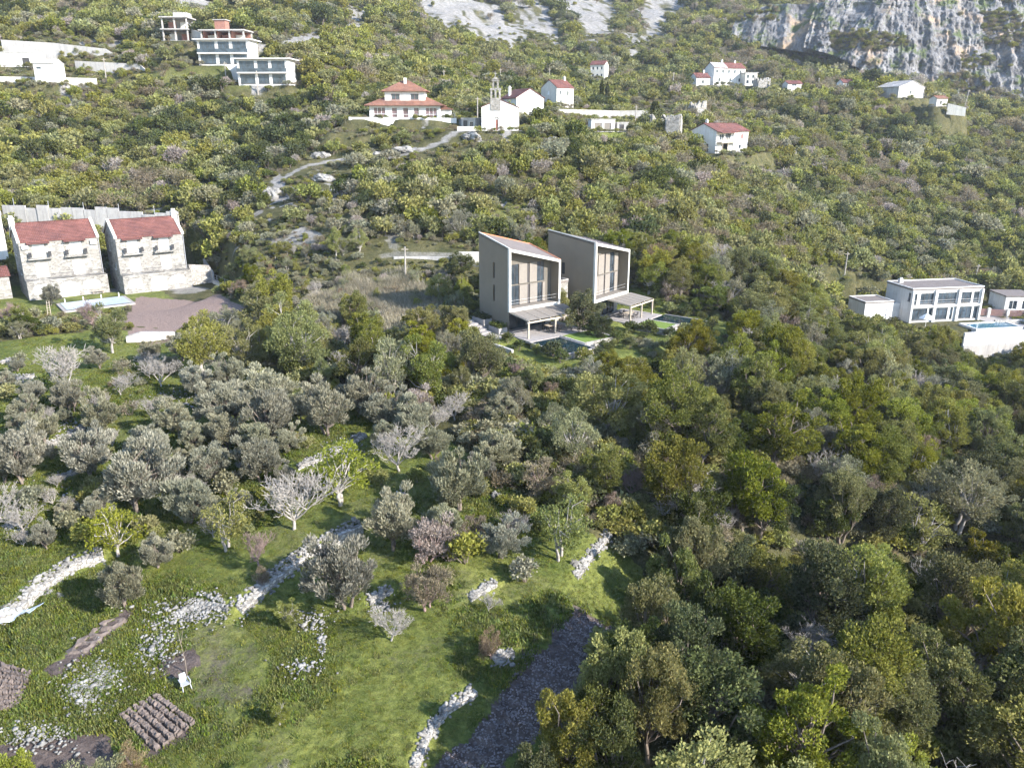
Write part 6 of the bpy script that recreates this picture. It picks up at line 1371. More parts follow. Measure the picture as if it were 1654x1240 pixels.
wall_line('terrace_wall', 'long white terrace wall in front of the hip-roofed house', [at_local(p, u(560), 7, -2.0), at_local(p, u(568), -3.1, -2.6), at_local(p, u(640), -3.1, -1.0), at_local(p, u(738), -3.1, -.6)], [2.6, 3.0, 1.4, .8], .3, M_PLASTER, down=2)

# --- other village houses
house('HB', 'village_house', 'white gabled house with red roof just behind the church', 10, 4.4, 'gy', {'l': [(6, 7, 2, 3.2, 'w')]}, M_PLASTER, M_TILE, 2.0, .3, chimneys=((.9, 6.5, 4.9, 6.8, .3),))
W = PL['SH']['W']
house('SH', 'village_house', 'two-storey stone house with red roof and dormer lights right of the church', 6.2, 5.2, 'gx', {'f': [(W * .15, W * .15 + .8, 3.2, 4.4, 'w'), (W * .6, W * .6 + .8, 3.2, 4.4, 'w'), (W * .2, W * .2 + .8, .8, 2.0, 'w')], 'l': [(2.4, 3.3, .1, 2.3, 'd', M_DFRAME), (2.5, 3.3, 3.4, 4.4, 's')], 'r': [(2, 2.8, 3, 4.2, 'w')]}, M_CREAM, M_TILE, 2.0, .2, chimneys=((W - .7, 3.1, 6.6, 8.0, .3),))
W = PL['H3']['W']
house('H3', 'village_house', 'small cream house with red roof high in the woods behind the cypresses', 5.5, 5.4, 'gx', {'f': row((W * .12, W * .42, W * .72), .8, 3.5, 4.7, 'w') + row((W * .12, W * .42, W * .72), .8, .9, 2.1, 'w'), 'r': row((1.2, 3.2), .8, 3.5, 4.7, 'w')}, M_CREAM, M_TILE, 1.4, .25)
W = PL['BH']['W']
e = house('BH', 'village_house', 'white house with red roof and wooden porch on the slope right of the ruin', 7.6, 5.2, 'gx', {'f': [(W * .10, W * .24, 3.0, 4.5, 'w'), (W * .28, W * .45, 3.0, 4.7, 'w'), (W * .76, W * .84, 3.2, 4.4, 's', M_BSHUT), (W * .18, W * .38, .0, 2.2, 'h'), (W * .72, W * .8, .9, 1.9, 'w')], 'l': [(3.2, 4.0, 3.0, 4.2, 'w'), (4.6, 5.5, .3, 2.2, 'd', M_DFRAME)]}, M_PLASTER, M_TILE, 1.7, .4, chimneys=((2.5, 4.6, 6.2, 7.6, .28),))
MB().box(W * .02, W * .55, -1.5, -.004, 2.45, 2.62).build('porch_floor', M_WOOD, e)
for x in (.06, .22, .38, .53): MB().box(W * x - .07, W * x + .07, -1.45, -1.31, -1.5, 2.45).build('porch_post', M_WOOD, e)
m = MB(); m.box(W * .02, W * .55, -1.46, -1.42, 3.45, 3.52)
for i in range(18): x = W * (.03 + .029 * i); m.box(x - .02, x + .02, -1.46, -1.42, 2.62, 3.45)
m.build('porch_railing', M_WOOD, e); MB().hexa([(W * .0, -1.7, 4.75), (W * .57, -1.7, 4.75), (W * .57, -.45, 5.0), (0, -.45, 5.0)], [(W * .0, -1.7, 4.85), (W * .57, -1.7, 4.85), (W * .57, -.45, 5.1), (0, -.45, 5.1)]).build('porch_roof', M_TILE, e)
W = PL['CA']['W']; house('CA', 'village_house', 'low house with red roof at the left end of the upper cluster', 6, 3.8, 'gx', {'f': [(W * .4, W * .4 + 1, 1.6, 2.8, 'w')]}, M_PLASTER, M_TILE, 1.7, .3, chimneys=((W * .75, 3, 4.8, 6.4, .3),))
W = PL['CB']['W']; house('CB', 'village_house', 'long white house with half grey half red roof in the upper cluster', 7, 6.6, 'gx', {'f': row([W * f for f in (.06, .25, .44, .63, .82)], .95, 4.6, 5.9, 'w') + row([W * f for f in (.15, .5, .8)], .95, 1.4, 2.8, 'w')}, M_PLASTER, M_TILE, 2.1, .3, chimneys=((W * .38, 3.5, 8.2, 9.6, .3), (W * .8, 3.5, 8.2, 9.4, .3)))
o_ = bpy.context.scene.objects
pt = PL['CB']; ptop = [ob for ob in o_ if ob.parent and ob.name.startswith('roof') and ob.parent.get('label', '').startswith('long white house')][0]
m = MB(); kk = 2.1 / 3.5; m.hexa([(-.2, -.32, 6.6 - .3 * kk + .19), (W * .42, -.32, 6.6 - .3 * kk + .19), (W * .42, 3.45, 8.87), (-.2, 3.45, 8.87)], [(-.2, -.32, 6.6 - .3 * kk + .24), (W * .42, -.32, 6.6 - .3 * kk + .24), (W * .42, 3.45, 8.93), (-.2, 3.45, 8.93)]); m.build('grey_roof_slope', M_TILEP, ptop)
W = PL['CC']['W']; house('CC', 'village_house', 'small pale flat-roofed house at the right end of the upper cluster', 5, 4.4, 'flat', {'f': row((W * .1, W * .55), 1.1, 2.4, 3.8, 'w') + row((W * .1, W * .55), 1.1, .3, 1.7, 'w')}, M_CREAM, M_CONC, over=.3)
W = PL['GA']['W']; house('GA', 'garage', 'low white double garage on the terrace below the village road', 5, 2.6, 'flat', {'f': [(W * .14, W * .44, 0, 2.0, 'd', M_PANEL), (W * .54, W * .84, 0, 2.0, 'd', M_PANEL)]}, M_PLASTER, M_CONC, over=.15, cat='garage')
pk = dict(o=loc(PL['GA'], W + .6, .4), a=PL['GA']['a'], W=2.6); house(None, 'shed', 'small grey shed at the right end of the double garage', 3, 1.9, 'flat', {'f': [(.5, 1.6, 0, 1.6, 'd', M_DFRAME)]}, M_CONC, M_CONC, over=.1, pl=pk, W=2.6, cat='outbuilding')
W = PL['R1']['W']; house('R1', 'village_house', 'grey gabled house under the cliff on the right', 9, 3.6, 'gy', {'f': [(W * .42, W * .5, 1.2, 2.4, 'w')]}, M_CONC, M_TILEP, 2.1, .3)
W = PL['R2']['W']; house('R2', 'village_house', 'little pale house at the right end of the road under the cliff', 4, 2.6, 'gx', {'f': [(W * .3, W * .5, .6, 1.8, 'w')]}, M_CREAM, M_TILEO, .8, .3)
W = PL['R3']['W']; house('R3', 'village_house', 'low house with red roof half hidden in trees below the cliff', 5, 2.0, 'gx', {'f': [(W * .3, W * .6, .8, 2, 'w')]}, M_PLASTER, M_TILE, 1.2, .3)
W = PL['R4']['W']; house('R4', 'village_house', 'low house with red roof near the upper cluster, half hidden', 5, 1.7, 'gx', {'f': [(W * .3, W * .6, .8, 2, 'w')]}, M_CREAM, M_TILE, 1.0, .3)
wall_line('low_wall', 'broken pale wall beside the little house under the cliff', [pix(1530, 175, 290), pix(1560, 178, 288)], [1.6, .8], .4, M_CREAM, down=2)
wall_line('road_wall', 'long pale retaining wall of the village road', [pix(890, 186, 222), pix(940, 187, 224), pix(1000, 190, 226), pix(1052, 193, 226)], [1.4, 1.4, 1.6, 2.2], .5, M_CONC, down=2, cap=M_CREAM)
def ruin(px_, py_, Y, deg, Wd, D_, H_, lb, ivy):
    pl = place(px_, py_, Y, deg, W=Wd); e = empty('ruin', pl['o'], pl['a'], lb, 'ruin'); rg = random.Random(int(px_))
    for (x0, y0, x1, y1) in ((0, 0, Wd, 0), (Wd, 0, Wd, D_), (0, 0, 0, D_), (0, D_, Wd, D_)):
        n = 6; m = MB(); hs = [H_ * rg.uniform(.35, 1.0) for _ in range(n + 1)]
        for i in range(n):
            a = (x0 + (x1 - x0) * i / n, y0 + (y1 - y0) * i / n); b = (x0 + (x1 - x0) * (i + 1) / n, y0 + (y1 - y0) * (i + 1) / n); d = Vector((b[0] - a[0], b[1] - a[1], 0)).normalized(); nx_, ny_ = -d.y * .3, d.x * .3
            m.hexa([(a[0] - nx_, a[1] - ny_, -2), (b[0] - nx_, b[1] - ny_, -2), (b[0] + nx_, b[1] + ny_, -2), (a[0] + nx_, a[1] + ny_, -2)], [(a[0] - nx_, a[1] - ny_, hs[i]), (b[0] - nx_, b[1] - ny_, hs[i + 1]), (b[0] + nx_, b[1] + ny_, hs[i + 1]), (a[0] + nx_, a[1] + ny_, hs[i])])
        m.build('broken_wall', M_STONE, e)
    if ivy:
        rng = np.random.default_rng(5); n = 5000; th = rng.uniform(0, 6.28, n); z = rng.uniform(0, 1, n) ** .8 * ivy; r = (Wd * .52) * (1 - .75 * (z / ivy) ** 1.5) * rng.uniform(.55, 1, n) ** .5
        P = np.stack([Wd * .45 + np.cos(th) * r, D_ * .45 + np.sin(th) * r, z], 1); v, q, ti = leaves(rng, P, unit(n, rng), .34, .26, rng.uniform(0, .7, n)); mobj('ivy', fast_mesh('ivy', v, q, attrs={'tint': ti}), LM['dark'], e)
ruin(1052, 206, 212, 20, 4.2, 4.5, 3.4, 'roofless ruin swallowed by dark ivy beside the village road', 6.2)
ruin(1076, 205, 208, -20, 3.2, 3.0, 3.0, 'grey broken walls right of the ivy-covered ruin', 0)
ruin(1122, 190, 238, 20, 3.4, 3.2, 4.6, 'tall fragment of a ruined stone house behind the porch house', 0)
ruin(1224, 140, 338, 10, 5.0, 4.0, 3.8, 'roofless pale walls right of the upper cluster', 0)
ruin(1132, 216, 222, 15, 5.5, 4, 2.6, 'low ruined walls behind the porch house', 0)

# --- concrete frames and glass houses, upper left
def frame_building(key, name, label, D, storeys, bays, infill, hs=3.0, group=None):
    p = PL[key]; W = p['W']; e = empty(name, p['o'], p['a'], label, 'building', group)
    for s in range(storeys + 1): MB().box(-.5, W + .5, -.6, D + .3, s * hs - .3, s * hs).build('slab', M_CONC, e)
    for s in range(storeys):
        for i in range(bays + 1):
            x = W * i / bays
            for y in (0, D - .3): MB().box(x - .17, x + .17, y, y + .34, s * hs + .002, (s + 1) * hs - .302).build('column', M_CONC, e)
        MB().box(.2, W - .2, D - .6, D - .35, s * hs + .002, (s + 1) * hs - .302).build('back_wall', M_BRICK if infill else M_CONC, e)
        for i in range(bays):
            if infill: MB().box(W * i / bays + .2, W * i / bays + .45, .8, D - .7, s * hs + .002, (s + 1) * hs - .302).build('block_partition', M_BRICK, e)
            x0, x1 = W * (i + .15) / bays, W * (i + .8) / bays; MB().box(x0, x1, D * .5, D * .5 + .2, s * hs + .002, s * hs + 1.9).build('block_wall', M_BRICK if (i + s) % 2 else M_CREAM, e)
    for x in (0, W): 
        for y in (0, D - .3): MB().box(x - .17, x + .17, y, y + .34, -4, -.302).build('stilt', M_CONC, e)
    return e, W
e, W = frame_building('F1', 'unfinished_house', 'unfinished grey concrete house frame at the top left of the terraced row', 6, 2, 2, False)
MB().box(W * .45, W, .8, 4.5, 6.002, 7.1).build('roof_parapet', M_CONC, e)
e, W = frame_building('F2', 'unfinished_house', 'unfinished house frame with red block infill beside the grey one', 6, 1, 3, True)
m = MB(); m.box(W * .3, W * .55, 1.2, 4, 3.002, 5.4); m.build('roof_hut', M_BRICK, e); MB().box(W * .27, W * .58, .9, 4.3, 5.402, 5.6).build('hut_slab', M_CONC, e)
wall_line('linking_wall', 'pale concrete wall between the two unfinished frames', [loc(PL['F1'], PL['F1']['W'] + .7, 1.5, -3), loc(PL['F2'], -.7, 1.5, -2.5)], [6, 5], .3, M_CONC, down=3)
for key, lb, nst in (('G1', 'white two-storey house with bands of glass below the concrete frames', 2), ('G2', 'white flat-roofed house with bands of glass, lowest of the terraced row', 2)):
    p = PL[key]; W = p['W']; ops = {'f': [], 'l': row((1.0, 3.4), 1.6, 3.4, 5.4, 'w')}
    for s in range(nst):
        for a, b in ((.04, .34), (.40, .62), (.68, .95)): ops['f'].append((W * a, W * b, s * 3.1 + .35, s * 3.1 + 2.6, 'w'))
    e = house(key, 'glass_house', lb, 6.5, 6.1, 'flat', ops, M_PLASTER, M_PLASTER, over=.9, frame=M_DFRAME, glass=M_GLASSB, down=4)
    MB().box(.1, W - .1, -.9, -.004, 2.75, 3.05).build('balcony_slab', M_PLASTER, e); m = MB(); m.box(.1, W - .1, -.88, -.86, 3.95, 4.0); m.box(.1, W - .1, -.875, -.865, 3.052, 3.9); m.build('glass_balustrade', M_GLASSB, e)
W = PL['WA']['W']; house('WA', 'white_house', 'low white block against the long stained wall, upper left', 6, 3.4, 'flat', {'f': [(W * .75, W * .9, .5, 2.2, 'd', M_DFRAME)]}, M_PLASTER, M_CONC, over=.1)
W = PL['WB']['W']; house('WB', 'white_house', 'small white blank-walled house in front of the long stained wall', 5, 4.4, 'gx', {'f': [(W * .1, W * .35, 3.0, 3.6, 'w')]}, M_PLASTER, M_CONC, .9, .2)
wall_line('stained_wall', 'long stained concrete retaining wall at the upper left', [pix(9, 103, 236), pix(92, 103, 236), pix(174, 106, 235), pix(209, 107, 234)], [6.0, 5.2, 4.2, .5], .5, M_CONC, down=3)
wall_line('stained_wall', 'shorter stained concrete wall below the long one', [pix(124, 117, 228), pix(228, 121, 226), pix(260, 141, 222)], [2.8, 2.6, .8], .45, M_CONC, down=3)
wall_line('stained_wall', 'lowest pale wall of the upper left terraces', [pix(-20, 137, 218), pix(80, 138, 217), pix(157, 139, 217)], [2.0, 1.9, 1.8], .4, M_CREAM, down=3)

# --- lane wall and block behind the nearer villa
wall_line('lane_wall', 'grey lane wall left of the nearer villa', [gpt(636, 418), gpt(690, 418), gpt(740, 422)], [.35, .4, .6], .3, M_CONC)
A = gpt(742, 432); wall_line('concrete_wall', 'beige wall at the end of the lane behind the nearer villa', [gpt(738, 428), gpt(776, 430)], [2.0, 2.2], .4, M_CREAM, down=2)
e = wall_line('garden_edge', 'pale kerb wall along the left side of the villa garden', [at_local(PL['V1'], -5.6, 12, -2.9), at_local(PL['V1'], -5.4, 2, -3.0), at_local(PL['V1'], -4.4, -6.5, -3.4)], .45, .35, M_CONC)

# --- utility poles
POLES = [((655, 455), 58, 'utility pole beside the lane left of the nearer villa'), ((1362, 460), 34, 'thin pole standing behind the annex of the white villa'), ((1572, 458), 32, 'leaning pole behind the roof of the white villa'), ((172, 132), 34, 'white pole between the stained walls'),
         ((417, 156), 38, 'pole below the lowest glass house'), ((365, 127), 24, 'pole in front of the two-storey glass house'), ((771, 205), 44, 'pole beside the left wall of the church'), ((717, 140), 24, 'pole in the woods right of the hip-roofed house'), ((887, 135), 22, 'pole behind the stone village house'),
         ((1026, 199), 26, 'pole in front of the village road wall'), ((1086, 148), 28, 'pole in the woods below the upper cluster'), ((1557, 176), 28, 'leaning pole at the right end of the road under the cliff'), ((1321, 146), 18, 'pole beside the half-hidden house below the cliff'), ((808, 140), 26, 'pole standing behind the bell gable')]
for (bx, by), hp, lb in POLES:
    v = at(bx, by); dp = v.y / 1.02; h = hp * dp / FPX; e = empty('utility_pole', v, 0, lb, 'pole', 'utility poles'); ln = .12 if 'leaning' in lb else .02
    MB().tube([(0, 0, -.5), (ln * h, 0, h)], [.15, .11], 8).build('shaft', M_BARKP, e); MB().box(ln * h - .5, ln * h + .5, -.05, .05, h - .45, h - .34).build('cross_arm', M_WOOD, e)

# ---------------------------------------------------------------- stones, beds and small things on the terraces
def stone_mesh(seed):
    rg = np.random.default_rng(seed); import bmesh
    bm = bmesh.new(); bmesh.ops.create_icosphere(bm, subdivisions=1, radius=.5)
    for v in bm.verts: v.co *= rg.uniform(.72, 1.2); v.co.z *= .7
    me = bpy.data.meshes.new('stone'); bm.to_mesh(me); bm.free(); return me
STN = [stone_mesh(i) for i in range(6)]
def stone_soup(pts, sizes, rng):
    V = []; F = []; base = [np.array([v.co[:] for v in s.vertices]) for s in STN]; fc = [np.array([p.vertices[:] for p in s.polygons]) for s in STN]; k = 0
    for p, s in zip(pts, sizes):
        i = rng.integers(len(STN)); a = rng.uniform(0, 6.28); c, sn = math.cos(a), math.sin(a); b = base[i] * s * rng.uniform(.75, 1.25, 3)
        b = np.stack([b[:, 0] * c - b[:, 1] * sn, b[:, 0] * sn + b[:, 1] * c, b[:, 2]], 1) + p; V.append(b); F.append(fc[i] + k); k += len(b)
    return np.concatenate(V), np.concatenate(F)
M_RUB = simple('limestone_rubble', (0.205, 0.198, 0.185), 0.95, 0.65, 1.6, bstr=0.6)
DLB = {'long_a': 'dry-stone wall running from the left edge between two grass terraces', 'long_b': 'long dry-stone wall rising from the rubble past the red bush', 'long_c': 'broad dry-stone wall top in shade behind the two-lobed olive', 'short_a': 'short bit of dry-stone wall under the dark-sided olive',
 'field_a': 'curving stone wall along the meadow edge of the ploughed strip', 'field_b': 'short stone pile beside the ploughed strip', 'mid_a': 'broken stone row on the upper meadow', 'mid_b': 'dark broken stone row behind the crooked silver tree',
 'olive_a': 'stone wall behind the fig tree running up under the olives', 'olive_b': 'short stone row on the left grass bank', 'olive_c': 'stone edging under the many-stemmed olive', 'upper_a': 'pale stone edge of the upper left terrace', 'upper_b': 'stone edge of the highest left terrace',
 'wood_a': 'pale stone wall showing in the dark gully', 'wood_b': 'bluish stone wall in the wood below the lime tree', 'heap_a': 'scattered row of white stones at the foot of the grass bank', 'patch_a': 'stone edge of the shaded grass patch'}
rng = np.random.default_rng(12)
def line_z(line): return hz(*line[0])
for n_, line, hh in DRYW:
    P = []; SZ = []; wide = .75 if n_ in ('long_a', 'long_b', 'long_c', 'wood_a', 'wood_b') else .5
    for (x0, y0), (x1, y1) in zip(line[:-1], line[1:]):
        L = math.hypot(x1 - x0, y1 - y0); k = int(L * wide * 85)
        nx_, ny_ = -(y1 - y0) / L, (x1 - x0) / L
        for _ in range(k):
            t = rng.random(); o_ = rng.normal(0, wide * .30); P.append((x0 + (x1 - x0) * t + nx_ * o_, y0 + (y1 - y0) * t + ny_ * o_)); SZ.append(rng.uniform(.10, .30) * (1.4 if rng.random() < .15 else 1))
    P = np.array(P); d, s_, i_ = seg_dist(P[:, 0], P[:, 1], line); z = height(P[:, 0], P[:, 1]) + np.clip(.5 - d, -.1, .5) * hh * .8 * rng.uniform(.2, 1, len(P))
    core = MB(); ww = wide * .42
    for (x0, y0), (x1, y1) in zip(line[:-1], line[1:]):
        L = math.hypot(x1 - x0, y1 - y0); k = max(2, int(L / .9)); nx_, ny_ = -(y1 - y0) / L * ww, (x1 - x0) / L * ww
        for j in range(k):
            a, b = j / k, (j + .995) / k; q0 = (x0 + (x1 - x0) * a, y0 + (y1 - y0) * a); q1 = (x0 + (x1 - x0) * b, y0 + (y1 - y0) * b); h0 = hz(*q0) - line_z(line) + rng.uniform(.12, .30) * hh; zb = hz(*q0) - line_z(line) - .7
            r0_ = [(q0[0] - nx_ - line[0][0], q0[1] - ny_ - line[0][1]), (q1[0] - nx_ - line[0][0], q1[1] - ny_ - line[0][1]), (q1[0] + nx_ - line[0][0], q1[1] + ny_ - line[0][1]), (q0[0] + nx_ - line[0][0], q0[1] + ny_ - line[0][1])]
            core.hexa([(*r, zb) for r in r0_], [(*r, h0) for r in r0_])
    V, F = stone_soup(np.column_stack([P, z]), SZ, rng); o = Vector((line[0][0], line[0][1], hz(*line[0]))); V = V - np.array(o)
    e = empty('dry_stone_wall', o, 0, DLB[n_], 'stone wall', 'dry-stone terrace walls'); ob = mobj('stones', fast_mesh('stones', V, None, F), M_RUB, e); tag(ob, kind='stuff'); core.build('core', M_DRY, e)
# loose white stones and flowers in the grass
P = []; SZ = []
for (px_, py_, rx, ry, n) in ((300, 990, 75, 20, 420), (250, 1045, 40, 35, 260), (140, 1110, 45, 40, 420), (60, 1190, 60, 25, 260), (170, 1090, 30, 30, 200), (330, 975, 35, 14, 240), (500, 1000, 30, 22, 120), (520, 1040, 8, 30, 60), (490, 1080, 40, 14, 70), (285, 640, 60, 14, 160), (420, 615, 40, 8, 90), (330, 655, 50, 18, 150), (20, 850, 18, 16, 120), (90, 800, 60, 20, 100), (100, 690, 60, 20, 140), (40, 612, 30, 6, 120), (810, 1060, 18, 10, 70), (610, 970, 25, 12, 90), (1110, 905, 60, 30, 120), (1320, 985, 60, 30, 160), (1400, 910, 40, 12, 90), (560, 720, 40, 12, 90), (1290, 640, 20, 8, 40), (540, 600, 10, 5, 20)):
    for _ in range(n): P.append((px_ + rng.normal(0, rx * .5), py_ + rng.normal(0, ry * .5))); SZ.append(rng.uniform(.07, .2) if rng.random() < .93 else rng.uniform(.18, .38))
a_, b_ = [], []
for px_, py_ in P: q = march(px_, py_, hbase, n=500); a_.append(q[0]); b_.append(q[1])
a_, b_ = np.array(a_), np.array(b_); V, F = stone_soup(np.column_stack([a_, b_, height(a_, b_) + .10]), SZ, rng)
o = mobj('rubble', fast_mesh('rubble', V, None, F), M_RUB); tag(o, 'white limestone rubble strewn through the meadow grass', 'rubble', kind='stuff')
# boulders and outcrops
def boulder(px_, py_, wpx, hpx, lb, seed, mat=None):
    import bmesh
    p = at(px_, py_); dp = p.y * CP - (p.z - CAMZ) * SP; W = .8 * wpx * dp / FPX; H = .8 * hpx * dp / FPX; bm = bmesh.new(); bmesh.ops.create_icosphere(bm, subdivisions=4, radius=.5)
    co = np.array([v.co[:] for v in bm.verts]); n = fbm(co[:, 0] * 2 + co[:, 2] * 1.3 + seed, co[:, 1] * 2 - co[:, 2] * .9 + seed * .7, 1.1, 4, seed); n2 = fbm(co[:, 0] * 9 + seed, co[:, 2] * 4 + co[:, 1] * 7, 1.3, 3, seed + 3)
    for v, a, b in zip(bm.verts, n, n2): s = .30 + 1.15 * abs(a - .5) * 2 + .35 * a + .50 * b; v.co = Vector((v.co.x * s * W * 1.15, v.co.y * s * W * .8, v.co.z * s * H * 1.5))
    me = bpy.data.meshes.new('boulder'); bm.to_mesh(me); bm.free(); o = mobj('boulder', me, mat or M_BOULD); o.location = p; o.rotation_euler = (0, 0, seed); tag(o, lb, 'rock', 'limestone rocks')
M_BOULD = simple('pale_limestone', (0.19, 0.183, 0.172), 0.95, 0.7, 0.9, bstr=1.0)
for b in ((1278, 252, 36, 20, 'pale pointed rock right of the porch house', 1), (802, 803, 22, 16, 'white boulder right of the big silvery olive', 2), (1420, 905, 26, 16, 'pale rock in the gully under the exposed limb', 3), (440, 318, 46, 26, 'largest pale outcrop below the dirt track', 4), (412, 300, 22, 18, 'small outcrop left of the largest one', 5), (520, 290, 40, 14, 'flat outcrop right of the largest one', 6),
          (325, 320, 44, 14, 'slanting outcrop above the panel wall', 7), (893, 235, 40, 16, 'pale rock face below the churchyard', 8), (545, 315, 30, 14, 'low outcrop in scrub above the lane', 9), (660, 243, 50, 9, 'rocks beside the bend of the dirt track', 10), (610, 252, 40, 12, 'rocks on the lower side of the dirt track', 11), (760, 222, 46, 14, 'reddish rocks between track and church', 12), (520, 252, 34, 12, 'rocks at the lower end of the dirt track', 13),
          (80, 958, 20, 10, 'dark stone heap beside the left wall', 14), (97, 962, 20, 8, 'low heap of dark stones in the grass', 15), (928, 912, 10, 14, 'pale upright stone at the shaded grass patch', 16), (738, 868, 14, 8, 'grey stone beside the beige bush', 17), (1310, 350, 16, 10, 'grey rock in the right-hand scrub', 18), (1135, 105, 34, 16, 'pale outcrop above the upper cluster', 19), (15, 850, 16, 12, 'pale rock at the left edge of the grass bank', 20), (1460, 330, 20, 10, 'pale stone in the scrub above the white villa', 21), (590, 470, 18, 8, 'pale stone among grasses left of the villas', 22)): boulder(*b)

# vegetable beds with furrows
def bed(lb, A, B, C, D_, n, mat, h=.22, group=None):
    """ridges running from edge A-D to edge B-C"""
    A, B, C, D_ = [Vector(gpt(*q)) for q in (A, B, C, D_)]; e = empty('vegetable_bed', A, 0, lb, 'garden bed', group); rgn = np.random.default_rng(int(abs(A.x) * 10))
    for i in range(n):
        s0, s1 = (i + .02) / n, (i + .80) / n; m = MB(); k = 44; rows = []
        for j in range(k + 1):
            t = j / k; a = A.lerp(D_, s0).lerp(B.lerp(C, s0), t) - A; b = A.lerp(D_, s1).lerp(B.lerp(C, s1), t) - A; c = (a + b) / 2; dn = Vector((0, 0, -.35)); J = lambda q: Vector((rgn.normal(0, q), rgn.normal(0, q), rgn.normal(0, q)))
            rows.append([a + dn, a.lerp(c, .22) + Vector((0, 0, h * .65)) + J(.035), c + Vector((0, 0, h * .8)) + J(.05), b.lerp(c, .22) + Vector((0, 0, h * .65)) + J(.035), b + dn])
        vs = [p for r in rows for p in r]; fs = [(j * 5 + q, j * 5 + q + 1, j * 5 + q + 6, j * 5 + q + 5) for j in range(k) for q in range(4)] + [tuple(range(5))[::-1], tuple(range(k * 5, k * 5 + 5))]
        m.add(vs, fs); m.build('ridge', mat, e)
    return e
bed('square vegetable bed with deep dark furrows at the lower left', (255, 1122), (318, 1166), (248, 1216), (190, 1158), 6, M_SOIL, .26)
bed('furrowed bed cut off by the left edge', (-45, 1055), (50, 1085), (30, 1142), (-45, 1165), 9, M_SOIL, .18)
# planting holes in the tilled strip
for k, (px_, py_) in enumerate(((180, 1007), (163, 1020), (147, 1032), (133, 1044))):
    p = at(px_, py_); m = MB(); r = .42; n = 12; rings = []
    for rr, zz in ((.62, -.08), (.48, .09), (.34, .08), (.26, -.10), (.10, -.14)): rings.append([(math.cos(6.283 * i / n) * rr * 1.3 * rng.uniform(.75, 1.25), math.sin(6.283 * i / n) * rr * rng.uniform(.75, 1.25), zz + rng.uniform(-.05, .05)) for i in range(n)])
    vs = [q for r_ in rings for q in r_]; m.add(vs, [(j * n + i, j * n + (i + 1) % n, (j + 1) * n + (i + 1) % n, (j + 1) * n + i) for j in range(4) for i in range(n)] + [tuple(4 * n + i for i in range(n))]); o = m.build('planting_hole', M_SOIL); o.location = p; o.rotation_euler = (0, 0, .6); tag(o, ('topmost', 'second', 'third', 'lowest')[k] + ' planting hole dug in the tilled strip', 'hole', 'planting holes in the tilled strip')
# clods on the ploughed strip
n = 9000; px0 = min(q[0] for q in PLOUGH); px1 = max(q[0] for q in PLOUGH); py0 = min(q[1] for q in PLOUGH); py1 = max(q[1] for q in PLOUGH)
x = rng.uniform(px0, px1, n); y = rng.uniform(py0, py1, n); m_ = poly_soft(x, y, PLOUGH, .9); x, y = x[m_], y[m_]; V, F = stone_soup(np.column_stack([x, y, height(x, y) + .02]), rng.uniform(.05, .16, len(x)), rng)
M_CLOD = simple('soil_clods', (0.19, 0.165, 0.165), 0.98, 0.6, 0.9, bstr=0.8)
o = mobj('soil_clods', fast_mesh('soil_clods', V, None, F), M_CLOD); tag(o, 'broken clods of dark earth covering the ploughed strip', 'soil', kind='stuff')
# blue sheet on the left wall
p = at(14, 1003); nx_, ny_ = 26, 12; X, Y = np.meshgrid(np.linspace(-1.6, 1.3, nx_), np.linspace(-.55, .55, ny_)); xx, yy = p.x + X + Y * .3, p.y + Y + X * .7; Z = height(xx.ravel(), yy.ravel()).reshape(xx.shape) + .2 + .3 * fbm(X, Y, .5, 3, 4); ii = np.arange(nx_ * ny_).reshape(ny_, nx_)
o = mobj('blue_sheet', fast_mesh('blue_sheet', np.stack([xx - p.x, yy - p.y, Z - p.z], -1).reshape(-1, 3), np.stack([ii[:-1, :-1], ii[:-1, 1:], ii[1:, 1:], ii[1:, :-1]], -1).reshape(-1, 4), smooth=True), M_TARP); o.location = p; tag(o, 'crumpled pale blue plastic sheet on the wall at the left edge', 'plastic sheet')
md = o.modifiers.new('thickness', 'SOLIDIFY'); md.thickness = .015
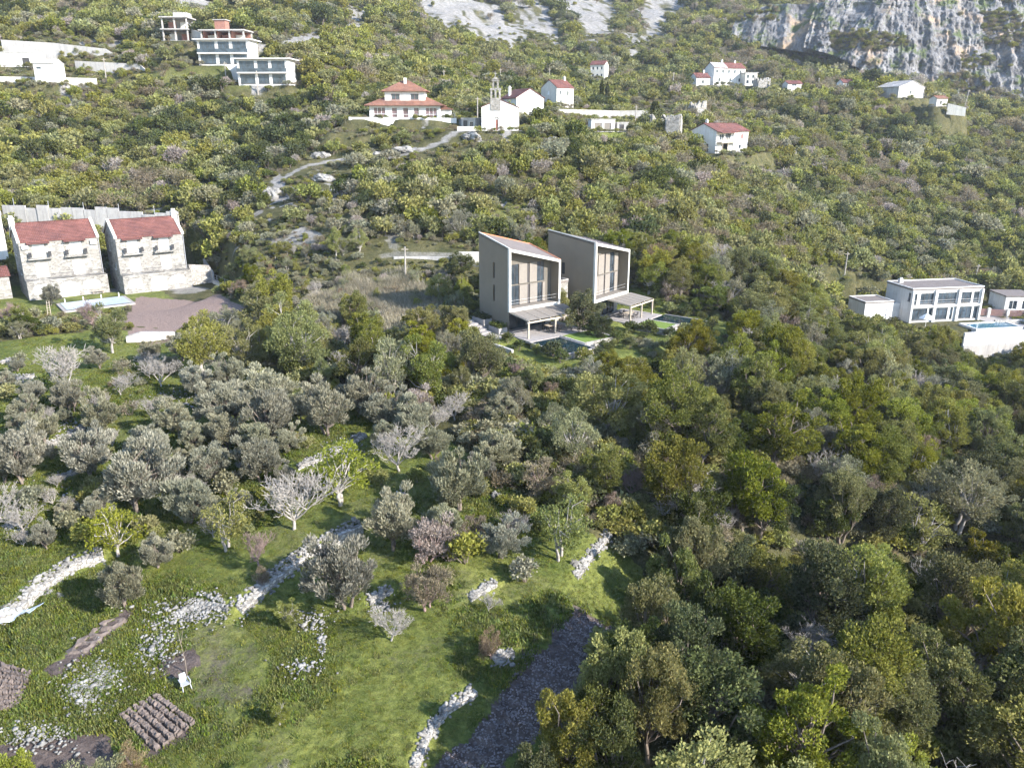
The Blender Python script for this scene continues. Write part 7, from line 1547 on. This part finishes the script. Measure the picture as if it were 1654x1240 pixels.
# white garden chair and sapling
p = at(300, 1112); M_CH = simple('aged_plastic', (0.34, 0.35, 0.36), .5, .1); e = empty('garden_chair', p, .7, 'white plastic garden chair standing by the thin sapling', 'chair'); e.scale = (.85, .85, .85)
MB().hexa([(-.25, -.24, .40), (.25, -.24, .40), (.22, .22, .40), (-.22, .22, .40)], [(-.26, -.25, .45), (.26, -.25, .45), (.23, .23, .44), (-.23, .23, .44)]).build('seat', M_CH, e)
MB().hexa([(-.23, .22, .44), (.23, .22, .44), (.23, .26, .44), (-.23, .26, .44)], [(-.19, .40, .95), (.19, .40, .95), (.19, .44, .95), (-.19, .44, .95)]).build('backrest', M_CH, e)
for x in (-1, 1):
    MB().hexa([(x * .27, -.30, 0), (x * .27 + .05, -.30, 0), (x * .27 + .05, -.25, 0), (x * .27, -.25, 0)], [(x * .24, -.22, .40), (x * .24 + .05, -.22, .40), (x * .24 + .05, -.17, .40), (x * .24, -.17, .40)]).build('leg', M_CH, e)
    MB().hexa([(x * .27, .28, 0), (x * .27 + .05, .28, 0), (x * .27 + .05, .33, 0), (x * .27, .33, 0)], [(x * .2, .18, .40), (x * .2 + .05, .18, .40), (x * .2 + .05, .23, .40), (x * .2, .23, .40)]).build('leg', M_CH, e)
    m = MB(); m.box(x * .29 - .03, x * .29 + .03, -.22, .30, .64, .68); m.box(x * .29 - .03, x * .29 + .03, -.22, -.17, .45, .64); m.build('armrest', M_CH, e)
p = at(302, 1090); e = empty('sapling', p, 0, 'thin forked leafless sapling behind the white chair', 'sapling'); MB().tube([(0, 0, -.2), (0, .03, .9), (-.06, .05, 1.5)], [.04, .03, .02], 6).build('trunk', M_BARK, e)
for (a, b) in (((-.06, .05, 1.5), (-.25, .15, 3.1)), ((-.03, .04, 1.35), (.25, .0, 1.9)), ((-.12, .09, 2.0), (.05, .2, 2.8))): MB().tube([a, b], [.02, .01], 5).build('branch', M_BARK, e)
p = at(80, 512); e = empty('wooden_ladder', p, .3, 'small pale ladder under the olive by the covered pool', 'ladder')
for x in (-.22, .22): MB().hexa([(x - .03, 0, 0), (x + .03, 0, 0), (x + .03, .06, 0), (x - .03, .06, 0)], [(x * .7 - .03, .5, 2.2), (x * .7 + .03, .5, 2.2), (x * .7 + .03, .56, 2.2), (x * .7 - .03, .56, 2.2)]).build('side_rail', M_WOOD, e)
for i in range(6): t = (i + .7) / 6.5; MB().box(-.2 + .06 * t, .2 - .06 * t, .5 * t + .01, .5 * t + .05, 2.2 * t, 2.2 * t + .04).build('rung', M_WOOD, e)

# ---------------------------------------------------------------- the air
hb = MB(); hb.box(-735, 735, -735, 735, -140, 330); hm, ht = new_mat('valley_air'); pv = nd(ht, 'ShaderNodeVolumePrincipled'); pv.inputs['Color'].default_value = (0.86, 0.92, 1.0, 1); pv.inputs['Density'].default_value = 0.00015; pv.inputs['Anisotropy'].default_value = 0.2
ho = nd(ht, 'ShaderNodeOutputMaterial'); ht.links.new(pv.outputs[0], ho.inputs['Volume']); hz_o = hb.build('haze', hm); tag(hz_o, kind='stuff')
